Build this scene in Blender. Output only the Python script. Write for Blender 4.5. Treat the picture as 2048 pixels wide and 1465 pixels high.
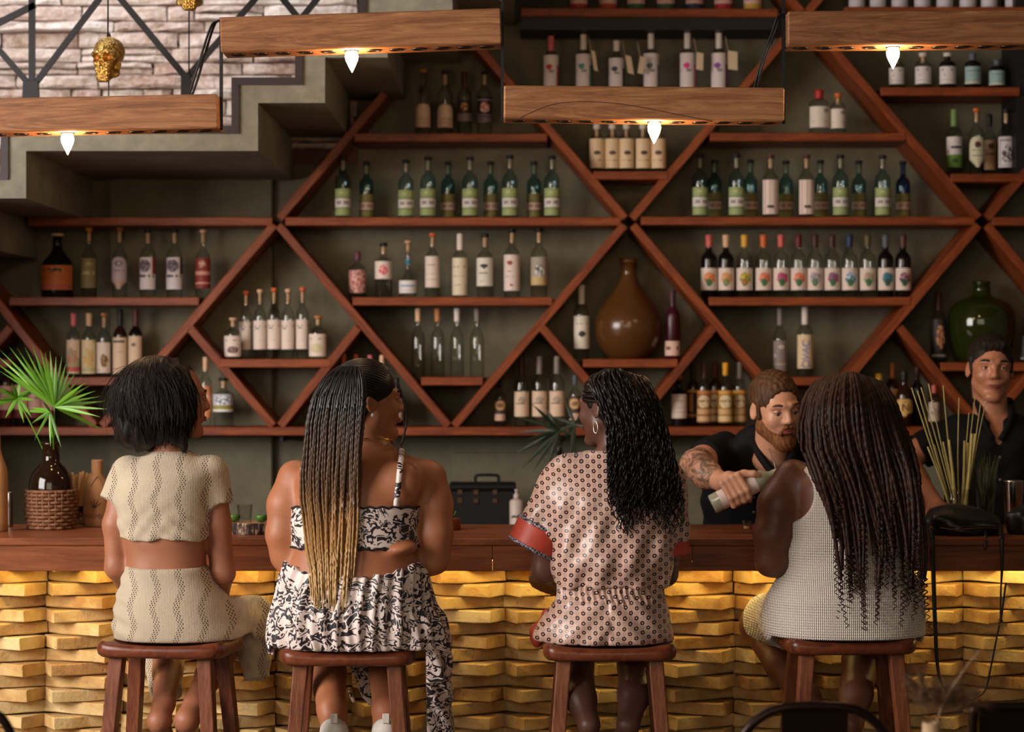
import bpy, math, random
import numpy as np
from mathutils import Vector, Matrix, Euler

for o in list(bpy.data.objects):
    bpy.data.objects.remove(o, do_unlink=True)
SC = bpy.context.scene
COL = SC.collection
rnd = random.Random(7)

# ------------------------------------------------------------------ camera
FPX, CX, CY, CAMZ = 4500.0, 1024.0, 732.5, 1.65      # focal length in pixels of the 2048 px wide frame; eye height
cd = bpy.data.cameras.new('camera'); cam = bpy.data.objects.new('camera', cd); COL.objects.link(cam)
cd.sensor_width = 36.0; cd.lens = 36.0 * FPX / 2048.0
cam.location = (0, 0, CAMZ); cam.rotation_euler = (math.pi / 2, 0, 0)
cd.clip_start = 0.1; cd.clip_end = 60
cd.dof.use_dof = True; cd.dof.focus_distance = 6.95; cd.dof.aperture_fstop = 2.6
SC.camera = cam

# ------------------------------------------------------------------ world, window light, exposure
SC.view_settings.view_transform = 'Standard'; SC.view_settings.look = 'None'
SC.view_settings.exposure = 0.0; SC.view_settings.gamma = 1.0; SC.view_settings.use_curve_mapping = False
W = bpy.data.worlds.new('world'); SC.world = W; W.use_nodes = True
W.node_tree.nodes['Background'].inputs[0].default_value = (1.0, 0.84, 0.66, 1)
W.node_tree.nodes['Background'].inputs[1].default_value = 0.085
SC.cycles.max_bounces = 7; SC.cycles.diffuse_bounces = 2; SC.cycles.glossy_bounces = 2
SC.cycles.transmission_bounces = 6; SC.cycles.transparent_max_bounces = 12
SC.cycles.caustics_reflective = False; SC.cycles.caustics_refractive = False
SC.cycles.sample_clamp_indirect = 4.0; SC.cycles.use_denoising = True; SC.cycles.adaptive_threshold = 0.07; SC.cycles.adaptive_min_samples = 12

def area(name, loc, target, sx, sy, power, color):
    l = bpy.data.lights.new(name, 'AREA'); l.shape = 'RECTANGLE'; l.size = sx; l.size_y = sy
    l.energy = power; l.color = color
    o = bpy.data.objects.new(name, l); COL.objects.link(o); o.location = loc
    o.rotation_euler = (Vector(target) - Vector(loc)).to_track_quat('-Z', 'Y').to_euler()
    return o
# daylight through the street windows at the left, and the skylight over the stair
area('window_daylight', (-4.4, 4.4, 2.6), (-0.1, 7.9, 1.3), 2.8, 2.2, 330, (1.0, 0.94, 0.89))
area('street_opening_daylight', (-1.2, -3.0, 3.0), (-0.4, 9.0, 1.6), 5.0, 2.4, 112, (1.0, 0.82, 0.60))
area('skylight_daylight', (-1.9, 8.75, 4.6), (-2.0, 9.6, 3.0), 1.8, 0.8, 40, (0.92, 0.92, 1.0))

# ------------------------------------------------------------------ helpers
def P(px, py, d):
    """A point of the room seen at a pixel of the photograph, at depth d metres."""
    return Vector(((px - CX) * d / FPX, d, CAMZ - (py - CY) * d / FPX))
def A3(px, py, d):
    return np.array(P(px, py, d))
def XP(px, d): return (px - CX) * d / FPX
def ZP(py, d): return CAMZ - (py - CY) * d / FPX

def tag(o, label=None, cat=None, group=None, kind=None):
    if label: o['label'] = label
    if cat: o['category'] = cat
    if group: o['group'] = group
    if kind: o['kind'] = kind
    return o
def empty(name, loc, label=None, cat=None, group=None, kind=None, rz=0.0):
    o = bpy.data.objects.new(name, None); COL.objects.link(o)
    o.location = loc; o.rotation_euler = (0, 0, rz); o.empty_display_size = 0.05
    return tag(o, label, cat, group, kind)
def link(name, me, parent=None, mat=None):
    """Links a mesh given in WORLD coordinates; under a parent it keeps its world place."""
    o = bpy.data.objects.new(name, me); COL.objects.link(o)
    if mat is not None:
        me.materials.clear(); me.materials.append(mat)
    if parent is not None:
        o.parent = parent
        o.matrix_parent_inverse = parent_matrix(parent).inverted()
    return o
def parent_matrix(p):
    if p.parent is None: return p.matrix_basis.copy()
    return parent_matrix(p.parent) @ p.matrix_parent_inverse @ p.matrix_basis
def local(name, me, parent, mat=None, loc=(0, 0, 0), rot=None):
    """Links a mesh given in the parent's LOCAL coordinates (mesh data may be shared)."""
    o = bpy.data.objects.new(name, me); COL.objects.link(o); o.parent = parent; o.location = loc
    if rot is not None: o.rotation_euler = rot
    if mat is not None and len(me.materials) == 0: me.materials.append(mat)
    return o

def mesh_np(name, V, F, smooth=False):
    me = bpy.data.meshes.new(name)
    me.from_pydata([tuple(v) for v in V] if not isinstance(V, np.ndarray) else V.tolist(), [], [tuple(f) for f in F] if not isinstance(F, np.ndarray) else F.tolist())
    if smooth: me.polygons.foreach_set('use_smooth', [True] * len(me.polygons))
    me.update()
    return me

class MB:
    """Collects shapes of ONE part."""
    def __init__(s): s.v = []; s.f = []; s.sm = []; s.mi = []; s.m = 0
    def add(s, V, F, smooth=False):
        n = len(s.v); s.v += [tuple(v) for v in V]
        for f in F: s.f.append(tuple(i + n for i in f)); s.sm.append(smooth); s.mi.append(s.m)
        return s
    def box(s, lo, hi, M=None):
        (x0, y0, z0), (x1, y1, z1) = lo, hi
        V = [(x0,y0,z0),(x1,y0,z0),(x1,y1,z0),(x0,y1,z0),(x0,y0,z1),(x1,y0,z1),(x1,y1,z1),(x0,y1,z1)]
        if M is not None: V = [M @ Vector(v) for v in V]
        return s.add(V, [(0,3,2,1),(4,5,6,7),(0,1,5,4),(1,2,6,5),(2,3,7,6),(3,0,4,7)])
    def bbox(s, lo, hi, b=0.004, M=None):
        """box with chamfered edges"""
        lo = Vector(lo); hi = Vector(hi); c = (lo + hi) / 2; h = (hi - lo) / 2
        V = []; idx = {}
        for sx in (-1, 1):
            for sy in (-1, 1):
                for sz in (-1, 1):
                    for ax in range(3):
                        e = [h[0] - b, h[1] - b, h[2] - b]; e[ax] = h[ax]
                        idx[(sx, sy, sz, ax)] = len(V)
                        V.append(Vector((c[0] + sx * e[0], c[1] + sy * e[1], c[2] + sz * e[2])))
        F = []
        for ax in range(3):
            a1, a2 = (ax + 1) % 3, (ax + 2) % 3
            for sg in (-1, 1):
                q = []
                for (u, w) in ((-1, -1), (1, -1), (1, 1), (-1, 1)):
                    k = [0, 0, 0]; k[ax] = sg; k[a1] = u; k[a2] = w; q.append(idx[(k[0], k[1], k[2], ax)])
                F.append(tuple(q if sg > 0 else q[::-1]))
            for u in (-1, 1):
                for w in (-1, 1):
                    q = []
                    for (sg, axx) in ((-1, a1), (1, a1), (1, a2), (-1, a2)):
                        k = [0, 0, 0]; k[ax] = sg; k[a1] = u; k[a2] = w; q.append(idx[(k[0], k[1], k[2], axx)])
                    F.append(tuple(q if u * w < 0 else q[::-1]))
        for sx in (-1, 1):
            for sy in (-1, 1):
                for sz in (-1, 1):
                    q = [idx[(sx, sy, sz, 0)], idx[(sx, sy, sz, 1)], idx[(sx, sy, sz, 2)]]
                    F.append(tuple(q if sx * sy * sz > 0 else q[::-1]))
        if M is not None: V = [M @ v for v in V]
        return s.add(V, F)
    def lathe(s, prof, n=20, M=None, smooth=True, cap=True):
        """prof: (r, z) from the bottom up"""
        V = []; F = []
        for (r, z) in prof:
            for i in range(n):
                a = 2 * math.pi * i / n; V.append(Vector((r * math.cos(a), r * math.sin(a), z)))
        for j in range(len(prof) - 1):
            for i in range(n):
                k = (i + 1) % n; F.append((j*n+i, j*n+k, (j+1)*n+k, (j+1)*n+i))
        if cap:
            F.append(tuple(range(n))[::-1]); m = (len(prof) - 1) * n; F.append(tuple(range(m, m + n)))
        if M is not None: V = [M @ v for v in V]
        return s.add(V, F, smooth)
    def tube(s, pts, r, n=6, smooth=True, cap=True):
        pts = np.array([tuple(p) for p in pts], float); rr = np.broadcast_to(np.asarray(r, float), (len(pts),))
        V, F = tube_np([pts], [rr], n)
        F = [tuple(f) for f in F]
        if cap: F += [tuple(range(n))[::-1], tuple(range((len(pts)-1)*n, len(pts)*n))]
        return s.add(V, F, smooth)
    def prism(s, poly, y0, y1, M=None):
        """closed outline in (x, z), extruded along y"""
        n = len(poly); V = [Vector((x, y0, z)) for x, z in poly] + [Vector((x, y1, z)) for x, z in poly]
        if M is not None: V = [M @ v for v in V]
        F = [tuple(range(n)), tuple(range(n, 2*n))[::-1]] + [(i, i+n, (i+1) % n + n, (i+1) % n) for i in range(n)]
        return s.add(V, F)
    def mesh(s, name, mats=None):
        me = bpy.data.meshes.new(name); me.from_pydata([tuple(v) for v in s.v], [], s.f)
        me.polygons.foreach_set('use_smooth', s.sm)
        if mats:
            for m in mats: me.materials.append(m)
            me.polygons.foreach_set('material_index', s.mi)
        me.update(); return me
    def build(s, name, mat, parent=None, world=True):
        me = s.mesh(name)
        return link(name, me, parent, mat) if world else local(name, me, parent, mat)

def tube_np(polys, radii, n=5):
    """many tubes in one mesh: list of (k,3) arrays with radius arrays"""
    Vs = []; Fs = []; base = 0
    ang = np.arange(n) * 2 * np.pi / n; ca = np.cos(ang); sa = np.sin(ang)
    for p, r in zip(polys, radii):
        k = len(p); t = np.gradient(p, axis=0); t /= (np.linalg.norm(t, axis=1, keepdims=True) + 1e-12)
        ref = np.array([0., 0., 1.]) if abs(t[0][2]) < 0.8 else np.array([0., 1., 0.])
        u = np.cross(np.broadcast_to(ref, t.shape), t); nu = np.linalg.norm(u, axis=1, keepdims=True)
        bad = nu[:, 0] < 0.15
        if bad.any():
            u2 = np.cross(np.broadcast_to(np.array([1., 0., 0.]), t.shape), t); u[bad] = u2[bad]
            nu = np.linalg.norm(u, axis=1, keepdims=True)
        u /= nu + 1e-12
        for i in range(1, k):
            if np.dot(u[i], u[i-1]) < 0: u[i] = -u[i]
        w = np.cross(t, u)
        V = p[:, None, :] + np.asarray(r)[:, None, None] * (ca[None, :, None] * u[:, None, :] + sa[None, :, None] * w[:, None, :])
        Vs.append(V.reshape(-1, 3))
        i = np.arange(k - 1)[:, None] * n; j = np.arange(n)[None, :]; j2 = (j + 1) % n
        F = np.stack([i + j, i + j2, i + n + j2, i + n + j], -1).reshape(-1, 4) + base
        Fs.append(F); base += k * n
    return np.concatenate(Vs), np.concatenate(Fs)
def tubes_obj(name, polys, radii, mat, parent, n=5):
    V, F = tube_np(polys, radii, n)
    return link(name, fast_mesh(name, V, F, True), parent, mat)
def fast_mesh(name, V, F, smooth=True):
    me = bpy.data.meshes.new(name); V = np.asarray(V, np.float32); F = np.asarray(F, np.int32)
    nf, k = F.shape
    me.vertices.add(len(V)); me.vertices.foreach_set('co', V.ravel())
    me.loops.add(nf * k); me.loops.foreach_set('vertex_index', F.ravel())
    me.polygons.add(nf); me.polygons.foreach_set('loop_start', np.arange(0, nf * k, k, dtype=np.int32))
    me.polygons.foreach_set('loop_total', np.full(nf, k, np.int32))
    me.polygons.foreach_set('use_smooth', np.full(nf, smooth))
    me.update(calc_edges=True); me.validate(); return me
def catmull(pts, n):
    pts = np.array([tuple(p) for p in pts], float); k = len(pts)
    q = np.vstack([2*pts[0]-pts[1], pts, 2*pts[-1]-pts[-2]])
    t = np.linspace(0, k - 1 - 1e-9, n); i = t.astype(int); f = (t - i)[:, None]
    p0, p1, p2, p3 = q[i], q[i+1], q[i+2], q[i+3]
    return 0.5 * ((2*p1) + (p2-p0)*f + (2*p0-5*p1+4*p2-p3)*f**2 + (3*p1-p0-3*p2+p3)*f**3)

# ------------------------------------------------------------------ materials
class NT:
    def __init__(s, name):
        s.m = bpy.data.materials.new(name); s.m.use_nodes = True; s.t = s.m.node_tree
        s.b = s.t.nodes['Principled BSDF']; s.out = s.t.nodes['Material Output']
    def n(s, typ, **kw):
        o = s.t.nodes.new(typ)
        for k, v in kw.items():
            if k.startswith('i_'): o.inputs[k[2:]].default_value = v
            elif k[0] == 'p' and k[1:].isdigit(): o.inputs[int(k[1:])].default_value = v
            else: setattr(o, k, v)
        return o
    def l(s, a, b): s.t.links.new(a, b)
    def math(s, op, a, b=None, c=None, clamp=False):
        o = s.t.nodes.new('ShaderNodeMath'); o.operation = op; o.use_clamp = clamp
        for i, x in enumerate((a, b, c)):
            if x is None: continue
            if hasattr(x, 'is_linked'): s.l(x, o.inputs[i])
            else: o.inputs[i].default_value = x
        return o.outputs[0]
    def mix(s, fac, a, b):
        o = s.t.nodes.new('ShaderNodeMix'); o.data_type = 'RGBA'
        for x, i in ((fac, 0), (a, 6), (b, 7)):
            if hasattr(x, 'is_linked'): s.l(x, o.inputs[i])
            else: o.inputs[i].default_value = x if i == 0 else c4(x)
        return o.outputs[2]
    def ramp(s, x, stops, const=False):
        o = s.t.nodes.new('ShaderNodeValToRGB'); cr = o.color_ramp
        if const: cr.interpolation = 'CONSTANT'
        while len(cr.elements) < len(stops): cr.elements.new(0.5)
        for e, (p, c) in zip(cr.elements, stops): e.position = p; e.color = c4(c)
        s.l(x, o.inputs[0]); return o.outputs[0]
    def coord(s, which='Object', scale=(1, 1, 1), rot=(0, 0, 0)):
        t = s.n('ShaderNodeTexCoord'); m = s.n('ShaderNodeMapping'); m.inputs['Scale'].default_value = scale; m.inputs['Rotation'].default_value = rot
        s.l(t.outputs[which], m.inputs[0]); return m.outputs[0]
    def noise(s, co, scale, detail=4, rough=0.5, dist=0.0, out=0):
        o = s.n('ShaderNodeTexNoise'); o.inputs['Scale'].default_value = scale; o.inputs['Detail'].default_value = detail
        o.inputs['Roughness'].default_value = rough; o.inputs['Distortion'].default_value = dist
        if co is not None: s.l(co, o.inputs['Vector'])
        return o.outputs[out]
    def bump(s, h, strength=0.3, dist=0.01):
        o = s.n('ShaderNodeBump'); o.inputs['Strength'].default_value = strength; o.inputs['Distance'].default_value = dist
        s.l(h, o.inputs['Height']); s.l(o.outputs[0], s.b.inputs['Normal']); return o
    def set(s, **kw):
        names = dict(color='Base Color', rough='Roughness', metal='Metallic', spec='Specular IOR Level', trans='Transmission Weight', ior='IOR',
                     emit='Emission Color', estr='Emission Strength', coat='Coat Weight', sheen='Sheen Weight', alpha='Alpha')
        for k, v in kw.items():
            i = s.b.inputs[names[k]]
            if hasattr(v, 'is_linked'): s.l(v, i)
            else: i.default_value = c4(v) if k in ('color', 'emit') else v
        return s
def c4(c):
    c = tuple(c); return c if len(c) == 4 else c + (1.0,)
def S(r, g, b):
    """sRGB 0-255 -> linear"""
    f = lambda u: (u/12.92 if u <= 0.04045 else ((u + 0.055)/1.055)**2.4)
    return (f(r/255), f(g/255), f(b/255))
MAT = {}
def plain(name, color, rough=0.5, metal=0.0, var=0.0, scale=20.0, bump=0.0, bscale=60.0, spec=0.5, sheen=0.0):
    if name in MAT: return MAT[name]
    t = NT(name); t.set(color=color, rough=rough, metal=metal, spec=spec, sheen=sheen)
    if var:
        co = t.coord(); nz = t.noise(co, scale, 5, 0.6)
        t.set(color=t.ramp(nz, [(0.25, tuple(x*(1-var) for x in color)), (0.75, tuple(min(1, x*(1+var)) for x in color))]))
    if bump:
        t.bump(t.noise(t.coord(), bscale, 4, 0.6), bump, 0.004)
    MAT[name] = t.m; return t.m
def wood(name, c0, c1, c2, scale=(3, 30, 30), rough=0.42, bump=0.12, coord='Object', rot=(0, 0, 0), dist=1.2):
    """grain runs along the axis with the small scale"""
    t = NT(name); co = t.coord(coord, scale, rot)
    g = t.noise(co, 1.0, 6, 0.62, dist); g2 = t.noise(co, 5.0, 3, 0.6, 0.4)
    mixv = t.math('ADD', t.math('MULTIPLY', g, 0.75), t.math('MULTIPLY', g2, 0.25))
    # every piece gets its own tone
    oi = t.n('ShaderNodeObjectInfo'); sh = t.math('MULTIPLY_ADD', oi.outputs['Random'], 0.10, -0.05)
    t.set(color=t.ramp(t.math('ADD', mixv, sh), [(0.30, c0), (0.5, c1), (0.70, c2)]), rough=rough)
    t.b.inputs['Specular IOR Level'].default_value = 0.32
    t.bump(g2, bump, 0.003)
    MAT[name] = t.m; return t.m

shelf_wood = wood('shelf wood', S(78, 32, 12), S(128, 58, 24), S(158, 79, 36), (4, 40, 40), 0.45)
bar_wood = wood('bar wood', S(84, 42, 20), S(124, 66, 36), S(152, 88, 52), (2.0, 26, 26), 0.38)
beam_wood = wood('beam wood', S(98, 58, 32), S(146, 94, 58), S(178, 128, 84), (3.0, 34, 34), 0.55, dist=2.2)
stool_wood = wood('stool wood', S(66, 28, 16), S(104, 50, 30), S(134, 74, 46), (9, 40, 9), 0.30)
leg_wood = wood('stool leg wood', S(70, 34, 20), S(112, 60, 37), S(144, 88, 58), (40, 40, 4), 0.38)
black_metal = plain('black metal', S(22, 18, 20), 0.5, 0.0, spec=0.35)
# ================================================================== THE SETTING
DW, DS = 9.75, 9.45          # depth of the back wall and of the shelf fronts
DST = 8.40                   # depth of the front of the stair
DB0, DB1 = 7.43, 8.08        # bar top front and back edge
DBR = 7.66                   # mean depth of the brick front
BARZ = ZP(1077, DB0)         # bar top height

t = NT('plaster wall'); co = t.coord()
nz = t.noise(co, 1.3, 6, 0.6); nz2 = t.noise(co, 9, 5, 0.65)
t.set(color=t.ramp(t.math('ADD', t.math('MULTIPLY', nz, 0.6), t.math('MULTIPLY', nz2, 0.4)), [(0.35, S(86, 81, 64)), (0.52, S(106, 100, 80)), (0.68, S(122, 115, 93))]), rough=0.8)
t.bump(nz2, 0.15, 0.01); plaster = t.m
t = NT('stair concrete'); co = t.coord()
nz = t.noise(co, 2.2, 7, 0.65); nz2 = t.noise(co, 22, 4, 0.6)
t.set(color=t.ramp(t.math('ADD', t.math('MULTIPLY', nz, 0.7), t.math('MULTIPLY', nz2, 0.3)), [(0.33, S(96, 94, 82)), (0.5, S(124, 120, 106)), (0.68, S(150, 146, 132))]), rough=0.75)
t.bump(nz2, 0.12, 0.006); concrete = t.m
t = NT('floor concrete'); co = t.coord(); nz = t.noise(co, 2.0, 6, 0.6)
t.set(color=t.ramp(nz, [(0.3, S(84, 76, 66)), (0.7, S(120, 110, 98))]), rough=0.5); floor_m = t.m
ceil_m = plain('dark ceiling', S(70, 60, 50), 0.8, var=0.15, scale=3)

MB().box((-6, -6, -0.1), (6, 10.2, 0.0)).build('floor', floor_m)['kind'] = 'structure'
MB().box((-6, 0.5, 4.7), (6, 7.9, 4.8)).build('ceiling', ceil_m)['kind'] = 'structure'
wb = empty('wall_back', (0, DW, 0), kind='structure')
MB().box((-6, DW, 0), (6, DW + 0.25, 4.8)).build('wall_plaster', plaster, wb)
# shallow pilaster behind the left shelves
MB().bbox((XP(222, DW), DW - 0.05, 0), (XP(547, DW), DW, ZP(330, DW)), 0.006).build('pilaster', plaster, wb)
MB().bbox((XP(905, DW), DW - 0.02, 0.9), (XP(1800, DW), DW, ZP(905, DW)), 0.006).build('splashback', plaster, wb)

# ------------------------------------------------------------------ white stone facing above the stair
t = NT('white stone'); co = t.coord()
nz = t.noise(co, 5, 6, 0.62); nz2 = t.noise(co, 40, 5, 0.65)
oi = t.n('ShaderNodeObjectInfo')
val = t.math('ADD', t.math('ADD', t.math('MULTIPLY', nz, 0.6), t.math('MULTIPLY', nz2, 0.35)), t.math('MULTIPLY_ADD', oi.outputs['Random'], 0.16, -0.08))
t.set(color=t.ramp(val, [(0.30, S(170, 138, 122)), (0.46, S(214, 194, 182)), (0.62, S(238, 228, 220))]), rough=0.85)
t.bump(t.math('ADD', nz2, nz), 0.8, 0.02); stone_m = t.m
mortar_m = plain('stone joint', S(96, 66, 52), 0.9, var=0.3, scale=30)
ws = empty('wall_stone', (XP(300, DW), DW, 2.4), kind='structure')
tag(ws, 'wall of white split stones above the concrete stair')
x0s, x1s = XP(-300, DW), XP(716, DW)
MB().box((x0s, DW - 0.012, ZP(330, DW)), (x1s, DW, 4.2)).build('joint_bed', mortar_m, ws)
rs = random.Random(11)
ypx = 300.0
while ypx > -75:
    hpx = rs.choice((19, 22, 25, 28, 32)); xpx = -300 - rs.random() * 80
    while xpx < 716:
        wpx = rs.choice((60, 95, 130, 165, 200, 250)) * rs.uniform(0.85, 1.15)
        xa, xb = max(xpx, -300), min(xpx + wpx, 716)
        # stones that the stair hides are not laid
        hid = (ypx - hpx > 300 and xb < 500)
        if xb - xa > 14 and not hid:
            parts_h = [(ypx - hpx, ypx)] if rs.random() > 0.14 or hpx < 24 else [(ypx - hpx, ypx - hpx/2), (ypx - hpx/2, ypx)]
            for (ya, yb) in parts_h:
                g = 1.6
                X0, X1 = XP(xa + g, DW), XP(xb - g, DW); Z1, Z0 = ZP(ya + g*0.8, DW), ZP(yb - g*0.8, DW)
                n = max(3, min(7, int((xb - xa) / 28) + 2)); dep = rs.uniform(0.03, 0.065)
                V = []; F = []
                for j, (fz, fy) in enumerate(((0, 0), (0.03, 0.78), (0.22, 1.0), (0.76, 1.0), (0.96, 0.80), (1, 0))):
                    for i in range(n):
                        fx = i / (n - 1); e = min(i, n - 1 - i)
                        yy = dep * fy * (0.45 if e == 0 else 1.0) * rs.uniform(0.82, 1.18)
                        zz = Z0 + (Z1 - Z0) * fz + rs.uniform(-1, 1) * 0.0035
                        V.append((X0 + (X1 - X0) * fx + rs.uniform(-1, 1) * 0.003, DW - 0.008 - yy, zz))
                for j in range(5):
                    for i in range(n - 1): F.append((j*n+i, j*n+i+1, (j+1)*n+i+1, (j+1)*n+i))
                me = mesh_np('stone', V, F, False); link('stone', me, ws, stone_m)
        xpx += wpx
    ypx -= hpx

# ------------------------------------------------------------------ concrete stair: a folded plate with soffits
top = []; bot = []
# (x, y) of the plate's top line and soffit line in the photo, lower left to upper right
TX = [-330, -244, -117, 10, 471, 598, 725, 852, 979, 1106]
TY = [527, 440, 352, 260, 163, 75, -13, -101, -189, -277]
for i, (x, y) in enumerate(zip(TX, TY)):
    if i: top.append((x, TY[i-1]))
    top.append((x, y))
top.append((1240, TY[-1]))
BX = [-329, -202, -75, 52, 516, 650, 775, 905, 1030, 1156]
BY = [573, 485, 397, 302, 206, 115, 30, -58, -146, -234]
for i, (x, y) in enumerate(zip(BX, BY)):
    if i: bot.append((x, BY[i-1]))
    bot.append((x, y))
bot.append((1240, BY[-1]))
bot.insert(0, (-400, 573)); top.insert(0, (-400, 527))
poly = [(XP(x, DST), ZP(y, DST)) for x, y in bot] + [(XP(x, DST), ZP(y, DST)) for x, y in top[::-1]]
st = empty('staircase', (XP(-350, DST), DST + 0.6, 0), 'grey concrete folded-plate staircase rising to the right under the white stone wall', 'staircase')
mb = MB()
nb = len(bot); nt = len(top); n = len(poly)
V = [(x, DST, z) for x, z in poly] + [(x, DW - 0.002, z) for x, z in poly]
F = [(i, (i+1) % n, (i+1) % n + n, i + n) for i in range(n)]
# front and back faces: strips between soffit and top points
def strip(off, rev):
    i, j = 0, 0; out = []
    bl = list(range(nb)); tl = list(range(nb, nb + nt))[::-1]
    while i < nb - 1 or j < nt - 1:
        if j == nt - 1 or (i < nb - 1 and (i + 1) / nb <= (j + 1) / nt): f = (bl[i], bl[i+1], tl[j]); i += 1
        else: f = (bl[i], tl[j+1], tl[j]); j += 1
        out.append(tuple(k + off for k in (f if not rev else f[::-1])))
    return out
F += strip(0, False) + strip(n, True)
mb.add(V, F); mb.build('concrete_plate', concrete, st)
# dark steel trim on the nosing line
tr = MB(); w = 0.014
for (a, b) in zip(top[:-1], top[1:]):
    pa, pb = P(a[0], a[1], DST), P(b[0], b[1], DST)
    hz = abs(pa.z - pb.z) < 1e-6; lo = (min(pa.x, pb.x) + (w if hz else -w), DST - 0.012, min(pa.z, pb.z) - w); hi = (max(pa.x, pb.x) + (-w if hz else w), DST + 0.05, max(pa.z, pb.z) + w)
    tr.box(lo, hi)
tr.build('nosing_trim', plain('brown steel', S(52, 44, 46), 0.5, 0.5), st)
# a pillar carries the foot of the stair, out of the picture
MB().box((XP(-400, DST), DST, 0), (XP(-300, DST), DW, ZP(575, DST))).build('support_wall', concrete, st)

# ------------------------------------------------------------------ stair railing of flat black bars
rl = empty('stair_railing', P(60, 200, DST + 0.1), 'black steel railing of crossed diagonal bars on the concrete stair', 'railing')
DR = DST + 0.06
def flat(a, b, w=13, d=DR, th=0.012, name='bar'):
    pa, pb = P(a[0], a[1], d), P(b[0], b[1], d); dv = (pb - pa); L = dv.length; dv.normalize()
    nrm = Vector((-dv.z, 0, dv.x)); h = w * d / FPX / 2
    V = []
    for y in (-th/2, th/2):
        for (q, sgn) in ((pa, -1), (pa, 1), (pb, 1), (pb, -1)): V.append(q + nrm * h * sgn + Vector((0, y, 0)))
    return MB().add(V, [(0,1,2,3),(4,7,6,5),(0,4,5,1),(1,5,6,2),(2,6,7,3),(3,7,4,0)]).build(name, black_metal, rl)
flat((64, -60), (64, 175), 13); flat((200, -4), (70, 168), 12); flat((-2, 100), (58, 168), 12)
flat((-5, 47), (70, 10), 13); flat((238, -6), (370, 153), 13); flat((512, -4), (376, 153), 12)
flat((556, -14), (600, 40), 13); flat((200, -4), (238, -70), 12); flat((512, -4), (556, -70), 12)
flat((600, 40), (690, -70), 12); flat((740, 30), (690, -70), 12)
for (x, y0, w) in ((62, 162, 30), (372, 146, 18)):
    pl = MB(); a = P(x - w/2, y0, DR); b = P(x + w/2, y0, DR); c = P(x + w*0.62, 256 if x < 400 else 250, DR); e = P(x - w*0.62, 256, DR)
    pl.prism([(e.x, e.z), (c.x, c.z), (b.x, b.z), (a.x, a.z)], DR - 0.012, DR + 0.012); pl.build('base_plate', black_metal, rl)

# ------------------------------------------------------------------ bottle shelf: lattice of boards
sh = empty('bottle_shelf', (XP(1024, DS), DW, ZP(870, DS)), 'red-brown timber wall shelf of level and diagonal boards forming diamonds behind the bar', 'shelf')
TH = 17.0
def board(a, b, name='shelf_board', d0=DS, th=TH, d1=DW - 0.001, ext=0.0):
    pa, pb = P(a[0], a[1], DS), P(b[0], b[1], DS); dv = pb - pa; L = dv.length
    ang = math.atan2(dv.z, dv.x); M = Matrix.Translation(pa) @ Matrix.Rotation(-ang, 4, 'Y')
    h = th * DS / FPX / 2
    m = MB(); m.bbox((-ext, d0 - DS, -h), (L + ext, d1 - DS, h), 0.003)
    me = m.mesh(name); o = bpy.data.objects.new(name, me); COL.objects.link(o); me.materials.append(shelf_wood)
    o.parent = sh; o.matrix_local = parent_matrix(sh).inverted() @ M
    return o
# level boards
for (x0, x1, y) in ((55, 545, 443), (570, 1242, 443), (1282, 1950, 442), (1985, 2250, 443),
                    (18, 398, 603), (118, 280, 763), (-150, 2250, 863), (438, 662, 727), (705, 1105, 603), (842, 966, 763),
                    (708, 1095, 275), (1186, 1336, 351), (1166, 1356, 727), (1418, 1822, 603), (1558, 1664, 763), (1420, 1812, 274),
                    (1762, 2040, 183), (1902, 2250, 356), (1882, 2250, 734), (-150, 22, 727)):
    board((x0, y), (x1, y))
board((1042, 24), (1556, 26)); board((1690, 22), (2250, 22)); board((1036, -160), (2250, -160))
# diagonals (slightly set back so that the joints read)
dg = DS + 0.004
for (a, b) in (((770, 186), (558, 437)), ((548, 449), (203, 853)), ((556, 450), (897, 853)), ((1249, 450), (908, 853)),
               ((1250, 437), (905, 32)), ((1264, 437), (1606, 36)), ((1266, 450), (1606, 853)), ((1958, 450), (1616, 853)),
               ((1958, 436), (1614, 36)), ((1975, 436), (2200, 172)), ((1975, 450), (2250, 776)), ((-150, 420), (188, 853)),
               ((378, 655), (546, 853)), ((716, 655), (560, 853)), ((1084, 655), (1252, 853)), ((1428, 655), (1268, 853)),
               ((1800, 655), (1962, 853)), ((2140, 655), (1975, 853)), ((20, 655), (-150, 853)), ((1604, 24), (1450, -160)), ((1616, 24), (1770, -160))):
    board(a, b, 'diagonal_board', dg)
# dark steel beam under the top left board
MB().box((XP(1042, DS), DS + 0.02, ZP(58, DS)), (XP(1558, DS), DW - 0.001, ZP(33, DS))).build('steel_rail', black_metal, sh)
MB().box((XP(2034, DS), DS + 0.02, ZP(352, DS)), (XP(2062, DS), DW - 0.001, ZP(-160, DS))).build('steel_upright', black_metal, sh)
# steel brackets hold the unit on the wall below the lowest board
for x in (560, 1265, 1960, -100):
    MB().box((XP(x-3, DS), DS + 0.05, ZP(885, DS)), (XP(x+3, DS), DW - 0.001, ZP(871, DS))).build('bracket', black_metal, sh)

# ------------------------------------------------------------------ back counter
bc = empty('back_counter', (0, 9.4, 0), 'low dark work counter against the back wall behind the bar', 'counter')
MB().bbox((-3.2, 9.12, 0.86), (3.2, DW - 0.06, 0.92), 0.004).build('worktop', concrete, bc)
for i in range(6):
    MB().bbox((-3.15 + i * 1.05, 9.18, 0.0), (-3.15 + (i + 1) * 1.05 - 0.012, DW - 0.06, 0.86), 0.004).build('front_panel', plain('dark cabinet', S(50, 34, 26), 0.5), bc)

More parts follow.
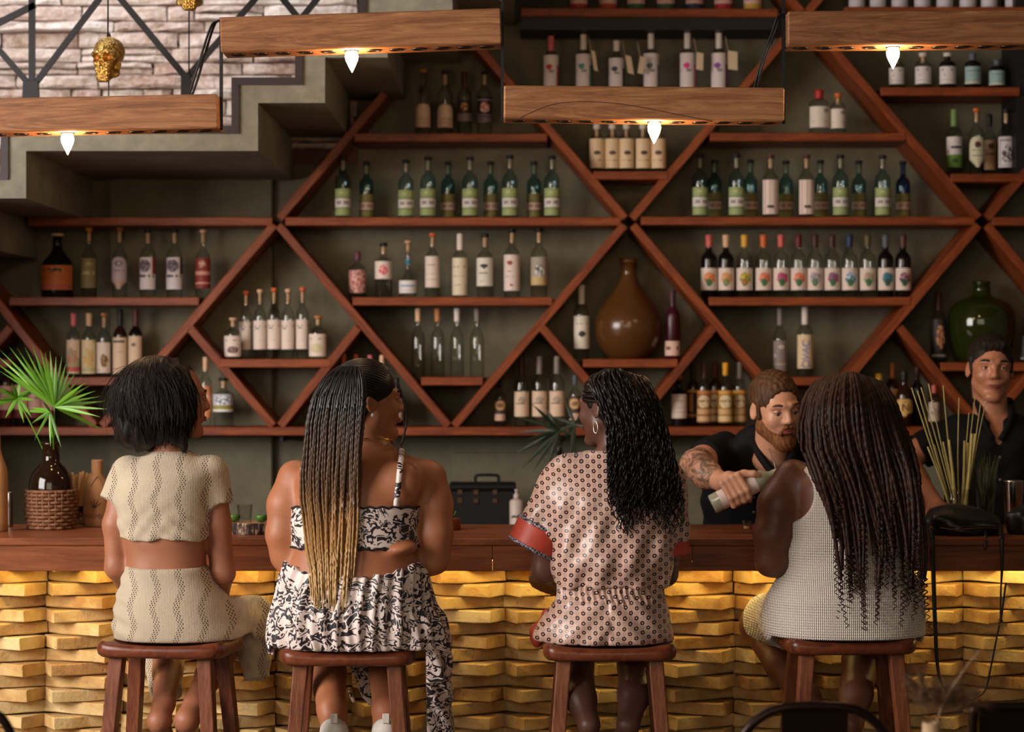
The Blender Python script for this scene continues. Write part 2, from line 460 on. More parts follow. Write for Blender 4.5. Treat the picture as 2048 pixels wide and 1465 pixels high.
# ------------------------------------------------------------------ the bar: worktop, apron, brick front
bar = empty('bar_counter', (0, DBR, 0), 'long wooden bar counter with a front of projecting yellow bricks', 'bar counter')
zt = BARZ; th = 66 * DB0 / FPX
XL, XR = -3.0, 3.0
# planks of the top
rp = random.Random(3); yy = DB0 + 0.03; k = 0
for j, wd in enumerate((0.20, 0.21, 0.21)):
    MB().bbox((XL, yy, zt - 0.05), (XR, yy + wd - 0.0015, zt), 0.002).build('top_plank', bar_wood, bar); yy += wd
MB().bbox((XL, DB0, zt - 0.026), (XR, DB0 + 0.0285, zt + 0.0005), 0.004).build('edge_strip', bar_wood, bar)
xs = [XL, XP(-60, DB0), XP(390, DB0), XP(700, DB0), XP(985, DB0), XP(1385, DB0), XP(1760, DB0), XP(2110, DB0), XR]
for a, b in zip(xs[:-1], xs[1:]):
    MB().bbox((a + 0.0006, DB0 + 0.003, zt - th), (b - 0.0006, DB0 + 0.0295, zt - 0.0265), 0.0015).build('apron_plank', bar_wood, bar)
MB().box((XL, DBR + 0.13, 0.0), (XR, DB1 - 0.08, zt - 0.051)).build('core', plain('brick joint', S(150, 116, 66), 0.9, var=0.3, scale=25, bump=0.4), bar)
MB().box((XL, DB0 + 0.03, zt - 0.075), (XR, DBR + 0.13, zt - 0.051)).build('soffit', bar_wood, bar)
# warm strip light under the overhang
tl = NT('strip light'); tl.set(color=(1, 0.8, 0.4), emit=(1.0, 0.75, 0.24), estr=33.0); strip_m = tl.m
ls = empty('strip_light', (0, DB0 + 0.07, zt - 0.09), 'warm light strip tucked under the bar overhang', 'strip light')
MB().box((XL, 7.531, zt - 0.079), (XR, 7.540, zt - 0.0755)).build('channel', black_metal, ls)
MB().box((XL, 7.541, zt - 0.083), (XR, 7.557, zt - 0.0755)).build('emitter', strip_m, ls)

t = NT('yellow brick'); co = t.coord('Object'); oi = t.n('ShaderNodeObjectInfo')
vadd = t.n('ShaderNodeVectorMath', operation='ADD'); comb = t.n('ShaderNodeCombineXYZ')
t.l(t.math('MULTIPLY', oi.outputs['Random'], 40.0), comb.inputs[0]); t.l(co, vadd.inputs[0]); t.l(comb.outputs[0], vadd.inputs[1])
nz = t.noise(vadd.outputs[0], 9, 6, 0.6); nz2 = t.noise(vadd.outputs[0], 60, 4, 0.6); nz3 = t.noise(vadd.outputs[0], 130, 2, 0.5)
base = t.ramp(t.math('ADD', nz, t.math('MULTIPLY_ADD', oi.outputs['Random'], 0.24, -0.12)), [(0.3, S(178, 130, 76)), (0.5, S(206, 166, 106)), (0.7, S(222, 194, 142))])
pits = t.math('LESS_THAN', nz2, 0.33)
t.set(color=t.mix(t.math('MULTIPLY', pits, 0.5), base, S(110, 74, 46)), rough=0.85)
t.bump(t.math('ADD', nz2, t.math('MULTIPLY', nz3, 0.4)), 0.5, 0.006); brick_m = t.m

# four brick shapes shared by all: worn box, long side to the front, turned about the vertical
def brick_mesh(seed):
    r = random.Random(seed); L, D_, Hh = 0.238, 0.12, 0.0405
    nx = 5; V = []; F = []
    prof = [(0.0, 0.06), (0.0, 0.94)]
    ring = [(-1, 0.08), (-1, 0.92), (-0.94, 1.0), (1, 1.0), (1, 0.0), (-0.94, 0.0)]   # (y from front -1 to back 1, z)
    for i in range(nx):
        fx = i / (nx - 1); e = 0.004 if i in (0, nx - 1) else 0.0
        for (y, z) in ring:
            V.append(((fx - 0.5) * L + r.uniform(-1, 1) * 0.0015, y * D_ / 2 * (1 - e * 6 * (y < 0)) + (r.uniform(-1, 1) * 0.0026 if y < 0 else 0),
                      z * Hh + r.uniform(-1, 1) * 0.0016 * (y < 0)))
    m = len(ring)
    for i in range(nx - 1):
        for j in range(m): F.append((i*m+j, i*m+(j+1) % m, (i+1)*m+(j+1) % m, (i+1)*m+j))
    F.append(tuple(range(m))[::-1]); F.append(tuple(range((nx-1)*m, nx*m)))
    F = [f[::-1] for f in F]
    me = mesh_np('brick', V, F); me.materials.append(brick_m); return me
BM = [brick_mesh(s) for s in range(8)]
pitch = 26.4 * DBR / FPX; zb = zt - 0.078
rb = random.Random(5); rest = MB()
panel = 462 * DBR / FPX; xj0 = XP(85, DBR)
for c in range(24):
    z = zb - (c + 1) * pitch
    if z < 0.0: break
    for pnl in range(-2, 6):
        px0 = xj0 + pnl * panel
        for k in range(3):
            xc = px0 + (k + 0.5) * panel / 3
            if xc < XL + 0.15 or xc > XR - 0.15: continue
            sgn = 1 if (c + pnl) % 2 == 0 else -1
            ang = sgn * math.radians(29 + rb.uniform(-7, 6)); out = rb.uniform(-0.02, 0.02)
            loc = Vector((xc + rb.uniform(-0.004, 0.004), DBR + 0.055 - out, z + rb.uniform(-0.001, 0.001)))
            M = Matrix.Translation(loc) @ Matrix.Rotation(ang, 4, 'Z') @ Matrix.Rotation(rb.uniform(-0.012, 0.012), 4, 'Y')
            me = BM[rb.randrange(8)]
            seen = -110 < CX + xc / DBR * FPX < 2160 and z > 0.44
            if seen:
                o = bpy.data.objects.new('brick', me); COL.objects.link(o); o.parent = bar
                o.matrix_local = parent_matrix(bar).inverted() @ M
            else:
                rest.add([M @ v.co for v in me.vertices], [tuple(p.vertices) for p in me.polygons])
ro = rest.build('brick_courses', brick_m, bar); ro['kind'] = 'stuff'
# ================================================================== BOTTLES ON THE SHELF
def glass(name, color, rough=0.03, ior=1.36):
    t = NT(name); t.set(color=color, rough=rough, trans=1.0, ior=ior, spec=0.5); MAT[name] = t.m; return t.m
def thin_glass(name, tint, edge, rough=0.04):
    """thin-walled bottle glass: straight see-through, deeper tint where the wall is seen edge-on, mirror-like sheen"""
    t = NT(name); tr = t.n('ShaderNodeBsdfTransparent'); gs = t.n('ShaderNodeBsdfGlossy'); gs.inputs['Roughness'].default_value = rough
    lw = t.n('ShaderNodeLayerWeight'); lw.inputs[0].default_value = 0.5
    t.l(t.mix(t.math('POWER', lw.outputs['Facing'], 2.2), tint, edge), tr.inputs[0])
    mx = t.n('ShaderNodeMixShader')
    t.l(t.math('MULTIPLY_ADD', t.math('POWER', lw.outputs['Facing'], 5.0), 0.90, 0.06, True), mx.inputs[0]); t.l(tr.outputs[0], mx.inputs[1]); t.l(gs.outputs[0], mx.inputs[2]); t.l(mx.outputs[0], t.out.inputs[0])
    t.t.nodes.remove(t.b); MAT[name] = t.m; return t.m
GL = dict(clear=thin_glass('clear glass', (0.90, 0.92, 0.90), (0.34, 0.38, 0.36)), blue=thin_glass('pale blue glass', (0.70, 0.86, 0.91), (0.20, 0.36, 0.42)), teal=thin_glass('teal glass', (0.48, 0.70, 0.73), (0.10, 0.24, 0.27)),
          green=glass('green glass', (0.50, 0.60, 0.14)), amber=glass('olive brown glass', (0.72, 0.52, 0.28)), haze=plain('hazy brown glass', S(118, 74, 36), 0.22), bottle_green=plain('deep green glass', S(58, 68, 20), 0.07), cobalt=thin_glass('cobalt glass', (0.16, 0.32, 0.58), (0.04, 0.09, 0.22)),
          frost=glass('frosted glass', (0.80, 0.76, 0.62), 0.35), dark=plain('near black glass', S(20, 15, 15), 0.16), wine=plain('wine red bottle', S(62, 10, 26), 0.35),
          jug=plain('dark green jug glass', S(16, 20, 14), 0.12), brown=plain('dark brown glass', S(44, 22, 10), 0.15))
for k_, tw_ in (('haze', .45), ('bottle_green', .6)): GL[k_].node_tree.nodes['Principled BSDF'].inputs['Transmission Weight'].default_value = tw_
CAPC = dict(cork=S(190, 122, 70), pale=S(222, 178, 140), black=S(20, 18, 18), white=S(226, 214, 204), pink=S(214, 110, 112), red=S(176, 38, 34), yellow=S(224, 168, 56),
            orange=S(214, 104, 52), coral=S(206, 96, 88), maroon=S(96, 24, 24), choc=S(70, 34, 26), plum=S(72, 36, 44), navy=S(34, 48, 84), olive=S(96, 82, 42),
            grey=S(84, 92, 100), brown=S(84, 44, 36), purple=S(96, 44, 66), sun=S(226, 160, 30), pewter=S(130, 118, 108), lime=S(120, 150, 84))
CAPM = {k: plain('stopper ' + k, c, 0.55) for k, c in CAPC.items()}
PROF = dict(
    classic=[(0, .90), (.012, 1), (.60, 1), (.645, .95), (.685, .78), (.72, .52), (.75, .38), (.90, .33), (.905, .40), (.95, .40)],
    slim=[(0, .90), (.012, 1), (.55, 1), (.62, .88), (.67, .62), (.71, .42), (.74, .36), (.92, .33), (.925, .40), (.955, .40)],
    flask=[(0, .92), (.015, 1), (.60, 1), (.67, .92), (.71, .62), (.73, .36), (.90, .33), (.905, .38), (.94, .38)],
    square=[(0, .96), (.012, 1), (.62, 1), (.67, .97), (.70, .6), (.72, .34), (.90, .32), (.905, .38), (.94, .38)],
    jug=[(0, .94), (.02, 1), (.50, 1), (.58, .88), (.66, .58), (.73, .36), (.80, .28), (.94, .24), (.945, .30), (.965, .30)],
    bell=[(0, .92), (.02, 1), (.20, 1), (.27, .92), (.34, .66), (.42, .36), (.52, .24), (.80, .22), (.86, .30), (.96, .34)],
    apoth=[(0, .92), (.02, 1), (.66, 1), (.73, .93), (.78, .6), (.80, .38), (.88, .36), (.885, .42), (.90, .42)],
    demi=[(0, .46), (.012, .56), (.06, .72), (.14, .88), (.22, .965), (.30, 1.0), (.37, .99), (.45, .92), (.53, .79), (.61, .61), (.69, .43), (.76, .31), (.83, .235), (.95, .20), (.955, .25), (1.0, .26)],
    carboy=[(0, .60), (.02, .70), (.10, .82), (.25, .93), (.40, .99), (.52, 1.0), (.62, .96), (.70, .86), (.76, .68), (.80, .44), (.825, .28), (.96, .24), (.965, .27), (1.0, .27)])
_mc = {}
def lathe_cached(key, prof, n):
    if key not in _mc: _mc[key] = MB().lathe(prof, n).mesh('glass')
    return _mc[key]

# ---- printed labels: colour only, drawn on a curved paper sheet with UVs
def label_mat(key, base, bands=(), art=(), text=(), frame=None):
    t = NT('label ' + key); tc = t.n('ShaderNodeTexCoord'); sp = t.n('ShaderNodeSeparateXYZ'); t.l(tc.outputs['UV'], sp.inputs[0])
    u, v = sp.outputs[0], sp.outputs[1]
    def rng(x, a, b): return t.math('MULTIPLY', t.math('GREATER_THAN', x, a), t.math('LESS_THAN', x, b))
    c = t.mix(0.0, base, base)
    for (a, b, col) in bands: c = t.mix(rng(v, a, b), c, col)
    if frame:
        m = t.math('MULTIPLY', rng(u, 0.10, 0.90), rng(v, 0.05, 0.95)); m2 = t.math('MULTIPLY', rng(u, 0.15, 0.85), rng(v, 0.075, 0.925))
        c = t.mix(t.math('SUBTRACT', m, m2), c, frame)
    if art:
        nz = t.noise(tc.outputs['UV'], 5.5, 3, 0.6); nz2 = t.noise(tc.outputs['UV'], 8.0, 1, 0.5, 0.5)
        for (cu, cv, ru, rv, c1, c2, jag) in art:
            du = t.math('DIVIDE', t.math('SUBTRACT', u, cu), ru); dv = t.math('DIVIDE', t.math('SUBTRACT', v, cv), rv)
            d = t.math('SQRT', t.math('ADD', t.math('MULTIPLY', du, du), t.math('MULTIPLY', dv, dv)))
            m = t.math('LESS_THAN', t.math('ADD', d, t.math('MULTIPLY_ADD', nz, 2.0 * jag, -jag)), 1.0)
            c = t.mix(m, c, t.mix(t.math('GREATER_THAN', nz2, 0.5), c1, c2))
    for (a, b, col, fq, u0, u1) in text:
        w = t.n('ShaderNodeTexWhiteNoise'); w.noise_dimensions = '2D'; cb = t.n('ShaderNodeCombineXYZ')
        t.l(t.math('FLOOR', t.math('MULTIPLY', u, fq)), cb.inputs[0]); cb.inputs[1].default_value = a * 37.0; t.l(cb.outputs[0], w.inputs['Vector'])
        c = t.mix(t.math('MULTIPLY', t.math('MULTIPLY', rng(v, a, b), rng(u, u0, u1)), t.math('GREATER_THAN', w.outputs[0], 0.36)), c, col)
    t.set(color=c, rough=0.6); return t.m
W_, CR, INK = S(226, 206, 194), S(222, 196, 170), S(60, 52, 56)
def botanic(c1, c2, c3=None):
    g = S(60, 110, 70)
    return [(0.52, 0.56, 0.30, 0.27, c1, c2, 0.9), (0.50, 0.34, 0.16, 0.17, c3 or g, g, 0.7)]
LB = {}
def LM(k):
    if k in LB: return LB[k]
    f = dict(
        green=lambda: label_mat(k, S(156, 170, 112), [(.30, .64, S(222, 214, 208)), (.64, .70, S(128, 144, 86)), (.24, .30, S(128, 144, 86))], text=[(.42, .54, S(150, 140, 140), 9, .2, .85), (.80, .90, S(186, 196, 130), 9, .2, .8)]),
        olive=lambda: label_mat(k, S(122, 116, 60), [(.30, .64, S(196, 166, 150)), (.64, .70, S(96, 92, 44)), (.24, .30, S(96, 92, 44))], text=[(.42, .54, S(150, 120, 108), 9, .2, .85)]),
        stripe=lambda: label_mat(k, S(232, 212, 202), [], text=[(0, 1, S(206, 150, 140), 1.0, .2, .24), (0, 1, S(206, 150, 140), 1.0, .45, .49), (0, 1, S(206, 150, 140), 1.0, .70, .74), (.18, .26, INK, 6, .2, .8)]),
        cream=lambda: label_mat(k, S(232, 202, 164), [], [(.5, .52, .18, .07, S(70, 56, 50), S(100, 80, 66), .2)], [(.25, .28, S(150, 116, 92), 16, .2, .8)]),
        script=lambda: label_mat(k, W_, [], [], [(.78, .82, S(80, 80, 96), 7, .15, .5), (.70, .74, S(80, 80, 96), 6, .2, .45), (.60, .66, S(60, 60, 74), 5, .2, .4), (.52, .58, S(60, 60, 74), 4, .25, .4), (.76, .86, S(180, 130, 124), 5, .6, .9), (.3, .32, S(190, 166, 150), 18, .4, .9)]),
        plainl=lambda: label_mat(k, W_, [], [], [(.70, .74, S(176, 150, 136), 14, .2, .8), (.42, .44, S(176, 150, 136), 14, .2, .8), (.24, .27, S(190, 166, 150), 14, .2, .8)]),
        creamrag=lambda: label_mat(k, S(224, 208, 180), [], [], [(.74, .78, S(150, 136, 112), 10, .15, .85), (.5, .52, S(150, 136, 112), 14, .15, .85), (.26, .28, S(150, 136, 112), 14, .15, .85)]),
        bull=lambda: label_mat(k, S(224, 216, 202), [], [(.5, .72, .20, .06, S(44, 40, 40), S(44, 40, 40), .3), (.5, .66, .07, .05, S(44, 40, 40), S(44, 40, 40), .1)], [(.44, .48, S(110, 104, 98), 12, .15, .85), (.16, .19, S(170, 160, 150), 12, .3, .7)]),
        scorp=lambda: label_mat(k, S(230, 208, 200), [], [(.42, .78, .16, .06, S(150, 50, 40), S(150, 60, 50), .8), (.5, .16, .08, .03, S(160, 60, 60), S(160, 60, 60), .2)], [(.52, .56, S(186, 150, 142), 10, .2, .7), (.38, .41, S(196, 160, 150), 12, .2, .7)]),
        pinktext=lambda: label_mat(k, W_, [], [(.5, .5, .20, .30, S(214, 60, 80), S(226, 170, 164), .25)]),
        whitelow=lambda: label_mat(k, S(226, 218, 216), [], [], [(.50, .66, S(150, 160, 196), 6, .15, .85), (.2, .26, S(190, 186, 186), 12, .2, .8)]),
        floral=lambda: label_mat(k, S(150, 110, 110), [], [(.5, .5, .5, .5, S(176, 90, 96), S(214, 170, 150), 1.6)]),
        emblem=lambda: label_mat(k, S(170, 158, 140), [(0, .30, S(200, 170, 120))], [(.5, .55, .22, .22, S(210, 206, 200), S(90, 84, 80), .9)]),
        heart=lambda: label_mat(k, S(224, 214, 198), [], [(.5, .45, .17, .09, S(44, 42, 42), S(60, 58, 56), .3)], [(.74, .78, S(150, 140, 128), 10, .2, .8)]),
        gold=lambda: label_mat(k, S(126, 112, 74), [], [(.5, .8, .3, .1, S(170, 150, 100), S(110, 96, 60), .4)], [(.45, .56, S(176, 160, 112), 8, .1, .9)]),
        gee=lambda: label_mat(k, S(190, 168, 176), [(0, .30, S(196, 160, 150))], [(.5, .80, .20, .085, S(90, 84, 96), S(90, 84, 96), .1), (.52, .80, .12, .05, S(190, 168, 176), S(190, 168, 176), .05)], [(.56, .6, S(140, 124, 140), 10, .2, .8)]),
        photor=lambda: label_mat(k, S(220, 206, 208), [], [(.42, .74, .30, .20, S(84, 70, 84), S(140, 120, 132), .3)], [(.38, .46, S(90, 80, 90), 10, .1, .9), (.10, .17, S(90, 80, 90), 3, .35, .6), (.48, 1, S(136, 30, 30), 1, .80, 1.0)]),
        photob=lambda: label_mat(k, S(220, 208, 212), [], [(.45, .74, .30, .20, S(84, 74, 84), S(130, 116, 124), .3)], [(.38, .46, S(90, 80, 96), 10, .1, .9), (.10, .17, S(90, 80, 96), 3, .35, .6), (.48, 1, S(34, 26, 40), 1, .82, 1.0), (.48, 1, S(34, 26, 40), 1, .0, .1)]),
        redl=lambda: label_mat(k, S(136, 46, 40), [(.44, .56, S(206, 150, 130)), (.14, .2, S(206, 150, 130))], [(.5, .80, .20, .12, S(206, 160, 140), S(160, 80, 70), .3)]),
        parrot=lambda: label_mat(k, S(220, 190, 166), [(.06, .2, S(196, 84, 78)), (.2, .46, S(170, 168, 130))], [(.5, .50, .30, .26, S(206, 120, 96), S(140, 166, 120), 1.2)]),
        bird=lambda: label_mat(k, S(224, 200, 160), [(.06, .18, S(190, 180, 140))], [(.55, .45, .30, .30, S(214, 166, 96), S(200, 186, 130), 1.2)]),
        figure=lambda: label_mat(k, S(226, 206, 190), [], [(.62, .40, .20, .22, S(120, 70, 44), S(170, 150, 90), .8)], [(.06, .12, S(150, 120, 100), 9, .2, .8)]),
        tall=lambda: label_mat(k, S(222, 192, 164), [(.14, .16, S(190, 110, 100))], [], [(.86, .92, S(80, 70, 66), 6, .1, .9), (.6, .62, S(170, 140, 118), 10, .2, .8)]),
        tall2=lambda: label_mat(k, S(220, 190, 162), [], [(.5, .78, .13, .05, S(130, 100, 84), S(90, 70, 60), .3)]),
        pinkish=lambda: label_mat(k, S(222, 176, 164), [(0, .25, S(120, 40, 44))], [], [(.6, .66, S(160, 110, 104), 8, .2, .8)]),
        round1=lambda: label_mat(k, W_, [], [(.55, .32, .26, .17, S(150, 110, 106), S(90, 70, 76), .4)], [(.76, .82, S(140, 120, 120), 7, .15, .9)]),
        round2=lambda: label_mat(k, W_, [], [(.5, .36, .30, .20, S(206, 196, 150), S(206, 190, 150), .2)], [(.76, .82, S(150, 140, 120), 7, .15, .9)]),
        orange=lambda: label_mat(k, S(214, 140, 96), [], [(.5, .6, .3, .3, S(206, 76, 40), S(226, 190, 150), .9)]),
        bluepic=lambda: label_mat(k, S(190, 190, 200), [(0, .14, S(226, 222, 220)), (.14, .36, S(150, 140, 60))], [(.5, .66, .3, .26, S(236, 236, 240), S(110, 110, 130), .6)]),
        juglabel=lambda: label_mat(k, S(186, 96, 40), [(0, .22, S(172, 84, 60))], [(.5, .8, .3, .1, S(60, 40, 30), S(186, 110, 50), .5)], [(.48, .52, S(150, 80, 20), 8, .2, .8)]),
        arch=lambda: label_mat(k, S(214, 176, 158), [], [(.5, .66, .30, .24, S(224, 196, 178), S(214, 180, 158), .2)], [(.34, .37, S(150, 116, 110), 12, .15, .85), (.2, .22, S(150, 116, 110), 12, .15, .85)]),
        disc=lambda: label_mat(k, S(120, 100, 92), [(.36, 1, S(36, 26, 24))], [(.5, .68, .22, .2, S(196, 140, 60), S(80, 56, 36), .4)]),
        bell=lambda: label_mat(k, S(40, 30, 40), [(0, .32, S(120, 100, 116)), (.84, .88, S(170, 150, 160))], [(.5, .58, .26, .2, S(220, 190, 180), S(196, 90, 84), .4)], [(.06, .12, S(60, 46, 60), 8, .1, .9), (.2, .25, S(60, 46, 60), 8, .1, .9)]),
        gran=lambda: label_mat(k, S(224, 212, 210), [(0, .42, S(96, 140, 52))], [(.5, .22, .16, .07, S(50, 80, 30), S(50, 80, 30), .2)], [(.62, .70, INK, 7, .12, .9), (.46, .58, S(90, 110, 80), 6, .08, .95), (.74, 1, S(96, 140, 52), 1, .42, .58)]),
        shield=lambda: label_mat(k, S(214, 206, 176), [], [(.5, .74, .18, .10, S(110, 40, 36), S(60, 50, 40), .5)], [(.54, .57, S(120, 110, 90), 10, .15, .85), (.36, .39, S(120, 110, 90), 10, .2, .8)]),
        tanl=lambda: label_mat(k, S(190, 150, 112), [], [(.5, .8, .2, .1, S(70, 50, 40), S(110, 80, 60), .5)], [(.5, .56, S(120, 88, 66), 8, .15, .85)]),
        zebra=lambda: label_mat(k, S(214, 206, 210), [], [(.5, .42, .34, .26, S(60, 56, 60), S(206, 198, 202), .9)], [(.86, .90, S(90, 84, 90), 8, .1, .9)], frame=S(170, 162, 166)),
        jar=lambda: label_mat(k, S(226, 214, 212), [], [], [(.76, .88, S(150, 146, 150), 7, .15, .9), (.46, .58, S(110, 106, 112), 3, .3, .8), (.2, .23, S(170, 166, 170), 14, .1, .9)]),
        jarteal=lambda: label_mat(k, S(150, 178, 176), [(0, .12, S(214, 200, 180))], [], [(.70, .80, S(120, 146, 146), 7, .15, .9), (.46, .56, S(90, 116, 118), 3, .3, .8)]),
        wide=lambda: label_mat(k, S(228, 214, 200), [], [(.72, .80, .14, .10, S(130, 120, 116), S(170, 160, 154), .5)], [(.3, .33, S(180, 166, 150), 14, .1, .9)]),
        bot=lambda: label_mat(k, S(220, 178, 166), [], [], [(.5, .6, S(150, 90, 96), 7, .15, .85)]),
        lilac=lambda: label_mat(k, S(210, 200, 208), [], [], [(.3, .36, S(170, 150, 180), 9, .2, .8)]),
        letters=lambda: label_mat(k, S(226, 200, 160), [], [], [(.05, .10, S(176, 150, 120), 5, .2, .8)]),
        pewter=lambda: label_mat(k, S(140, 126, 120), [], [(.55, .8, .2, .08, S(206, 186, 176), S(160, 140, 130), .4)], [(.46, .56, S(226, 214, 206), 5, .1, .6), (.2, .26, S(180, 160, 150), 8, .1, .9)]),
        wlab=lambda: label_mat(k, S(222, 192, 164), [], [(.5, .66, .25, .14, S(160, 140, 124), S(190, 164, 140), .6)], [(.5, .55, S(120, 100, 90), 9, .15, .85)]),
        ornate=lambda: label_mat(k, S(150, 92, 40), [(.04, .2, S(210, 170, 120)), (.9, 1, S(196, 120, 70)), (.26, .42, S(206, 160, 110))], [(.5, .66, .36, .2, S(226, 204, 166), S(206, 176, 130), .2)], [(.64, .70, S(150, 100, 70), 9, .2, .8)]),
        ornate2=lambda: label_mat(k, S(176, 128, 44), [(.04, .2, S(222, 190, 140)), (.9, 1, S(226, 160, 70)), (.26, .42, S(214, 170, 120))], [(.5, .66, .36, .2, S(230, 214, 176), S(214, 190, 140), .2)], [(.64, .70, S(170, 110, 80), 9, .2, .8)]),
        goldrow=lambda: label_mat(k, S(30, 18, 10), [(.06, .16, S(176, 110, 36)), (.9, 1, S(196, 130, 40))], [], [(.24, .84, S(170, 104, 30), 4, .1, .5)]),
        sun=lambda: label_mat(k, S(196, 168, 110), [], [(.5, .5, .40, .26, S(226, 176, 40), S(206, 160, 50), .5), (.5, .5, .17, .12, S(120, 96, 40), S(160, 130, 50), .3)]),
        yellow=lambda: label_mat(k, S(190, 146, 76), [], [(.5, .66, .3, .2, S(206, 170, 100), S(150, 104, 50), .6)], [(.3, .36, S(120, 84, 40), 8, .1, .9)]),
        oval=lambda: label_mat(k, S(216, 168, 96), [(.0, .06, S(120, 80, 40)), (.94, 1, S(120, 80, 40))], [], [(.8, .84, S(120, 84, 50), 8, .2, .8)]),
        skel=lambda: label_mat(k, S(30, 20, 18), [(.04, .1, S(150, 150, 146))], [(.5, .58, .22, .32, S(190, 130, 90), S(120, 70, 50), .9)]),
        roundl=lambda: label_mat(k, S(70, 52, 40), [(0, .3, S(206, 170, 150))], [(.5, .7, .42, .22, S(216, 180, 130), S(196, 150, 100), .15), (.5, .7, .2, .1, S(120, 80, 60), S(150, 110, 80), .3)]),
        maroonl=lambda: label_mat(k, S(226, 190, 170), [], [], [(.4, .62, S(120, 70, 70), 7, .15, .9)]),
        seal=lambda: label_mat(k, S(196, 176, 160), [], [(.5, .5, .3, .3, S(150, 120, 110), S(206, 186, 170), .7)]),
    )
    b = dict(b1=(S(220, 110, 70), S(226, 150, 90), None), b2=(S(226, 140, 90), S(214, 170, 110), S(150, 150, 90)), b3=(S(110, 150, 70), S(226, 180, 50), S(210, 110, 60)),
             b4=(S(222, 110, 80), S(230, 140, 110), None), b5=(S(200, 70, 110), S(170, 90, 110), None), b6=(S(222, 100, 80), S(230, 150, 110), None), b7=(S(190, 170, 170), S(150, 140, 150), S(110, 130, 110)),
             b8=(S(180, 50, 110), S(120, 110, 140), None), b9=(S(80, 120, 160), S(190, 210, 220), None), b10=(S(130, 170, 120), S(216, 150, 140), None), b11=(S(60, 130, 150), S(60, 120, 140), S(60, 66, 84)),
             b12=(S(60, 60, 80), S(200, 130, 150), S(40, 50, 60)))
    hang = dict(h1=S(196, 60, 44), h2=S(70, 140, 130), h3=S(60, 60, 84), h4=S(110, 116, 126), h5=S(226, 60, 140), h6=S(140, 70, 160))
    if k in f: m = f[k]()
    elif k in b: m = label_mat(k, S(228, 208, 196), [], botanic(*b[k]))
    elif k in hang:
        c = hang[k]; m = label_mat(k, S(226, 212, 214), [(0, .10, c)], [(.38, .68, .16, .07, c, c, .5)], [(0, .72, c, 1.0, .80, 1.0), (.52, .60, S(150, 140, 150), 8, .08, .7)])
    LB[k] = m; return m
LABZ = dict(classic=(.12, .58), slim=(.08, .52), flask=(.10, .60), square=(.30, .66), jug=(.12, .50), bell=(.05, .22), apoth=(.16, .62))
LABS = {'cream': (.10, .70), 'gee': (.12, .58), 'gold': (.14, .56), 'oval': (.16, .50), 'redl': (.14, .58), 'emblem': (.18, .58), 'letters': (.12, .60), 'tall': (.04, .58), 'tall2': (.04, .60), 'parrot': (.05, .58), 'bird': (.05, .58), 'figure': (.06, .54),
        'b1': (.12, .47), 'pinktext': (.34, .66), 'whitelow': (.08, .30), 'skel': (.06, .62), 'script': (.14, .55), 'ornate': (.06, .56), 'ornate2': (.06, .56), 'wlab': (.14, .50), 'sun': (.10, .62), 'maroonl': (.05, .26), 'disc': (.22, .55), 'bell': (.20, .60),
        'round1': (.06, .56), 'round2': (.06, .58), 'plainl': (.16, .64), 'creamrag': (.04, .62), 'bull': (.18, .62), 'scorp': (.10, .62), 'heart': (.14, .58), 'arch': (.12, .48), 'green': (.05, .48), 'olive': (.05, .44), 'stripe': (.06, .60)}
for i in range(2, 13): LABS['b%d' % i] = (.12, .47)
for i in range(1, 7): LABS['h%d' % i] = (.02, .66)
def label_mesh(R, z0, z1, arc=1.35, n=10, shape=None):
    key = ('lab', round(R, 4), round(z0, 4), round(z1, 4), arc, shape)
    V = []; F = []; UV = []
    rows = [0, .5, 1] if shape is None else [0, .25, .5, .75, .88, .96, 1]
    for fz in rows:
        a_ = arc
        if shape == 'arch' and fz > .6: a_ = arc * math.sqrt(max(0.0, 1 - ((fz - .6) / .4) ** 2)) + 0.02
        if shape == 'oval': a_ = arc * math.sqrt(max(0.02, 1 - ((fz - .5) / .5) ** 4))
        for i in range(n + 1):
            f = i / n; a = -math.pi / 2 + (f - 0.5) * 2 * a_
            V.append((R * math.cos(a), R * math.sin(a), z0 + (z1 - z0) * fz)); UV.append((0.5 + (f - 0.5) * a_ / arc, fz))
    m = n + 1
    for j in range(len(rows) - 1):
        for i in range(n): F.append((j*m+i, j*m+i+1, (j+1)*m+i+1, (j+1)*m+i))
    me = mesh_np('label', V, F, True); uv = me.uv_layers.new(name='UVMap')
    for p in me.polygons:
        for li, vi in zip(p.loop_indices, p.vertices): uv.data[li].uv = UV[vi]
    return me
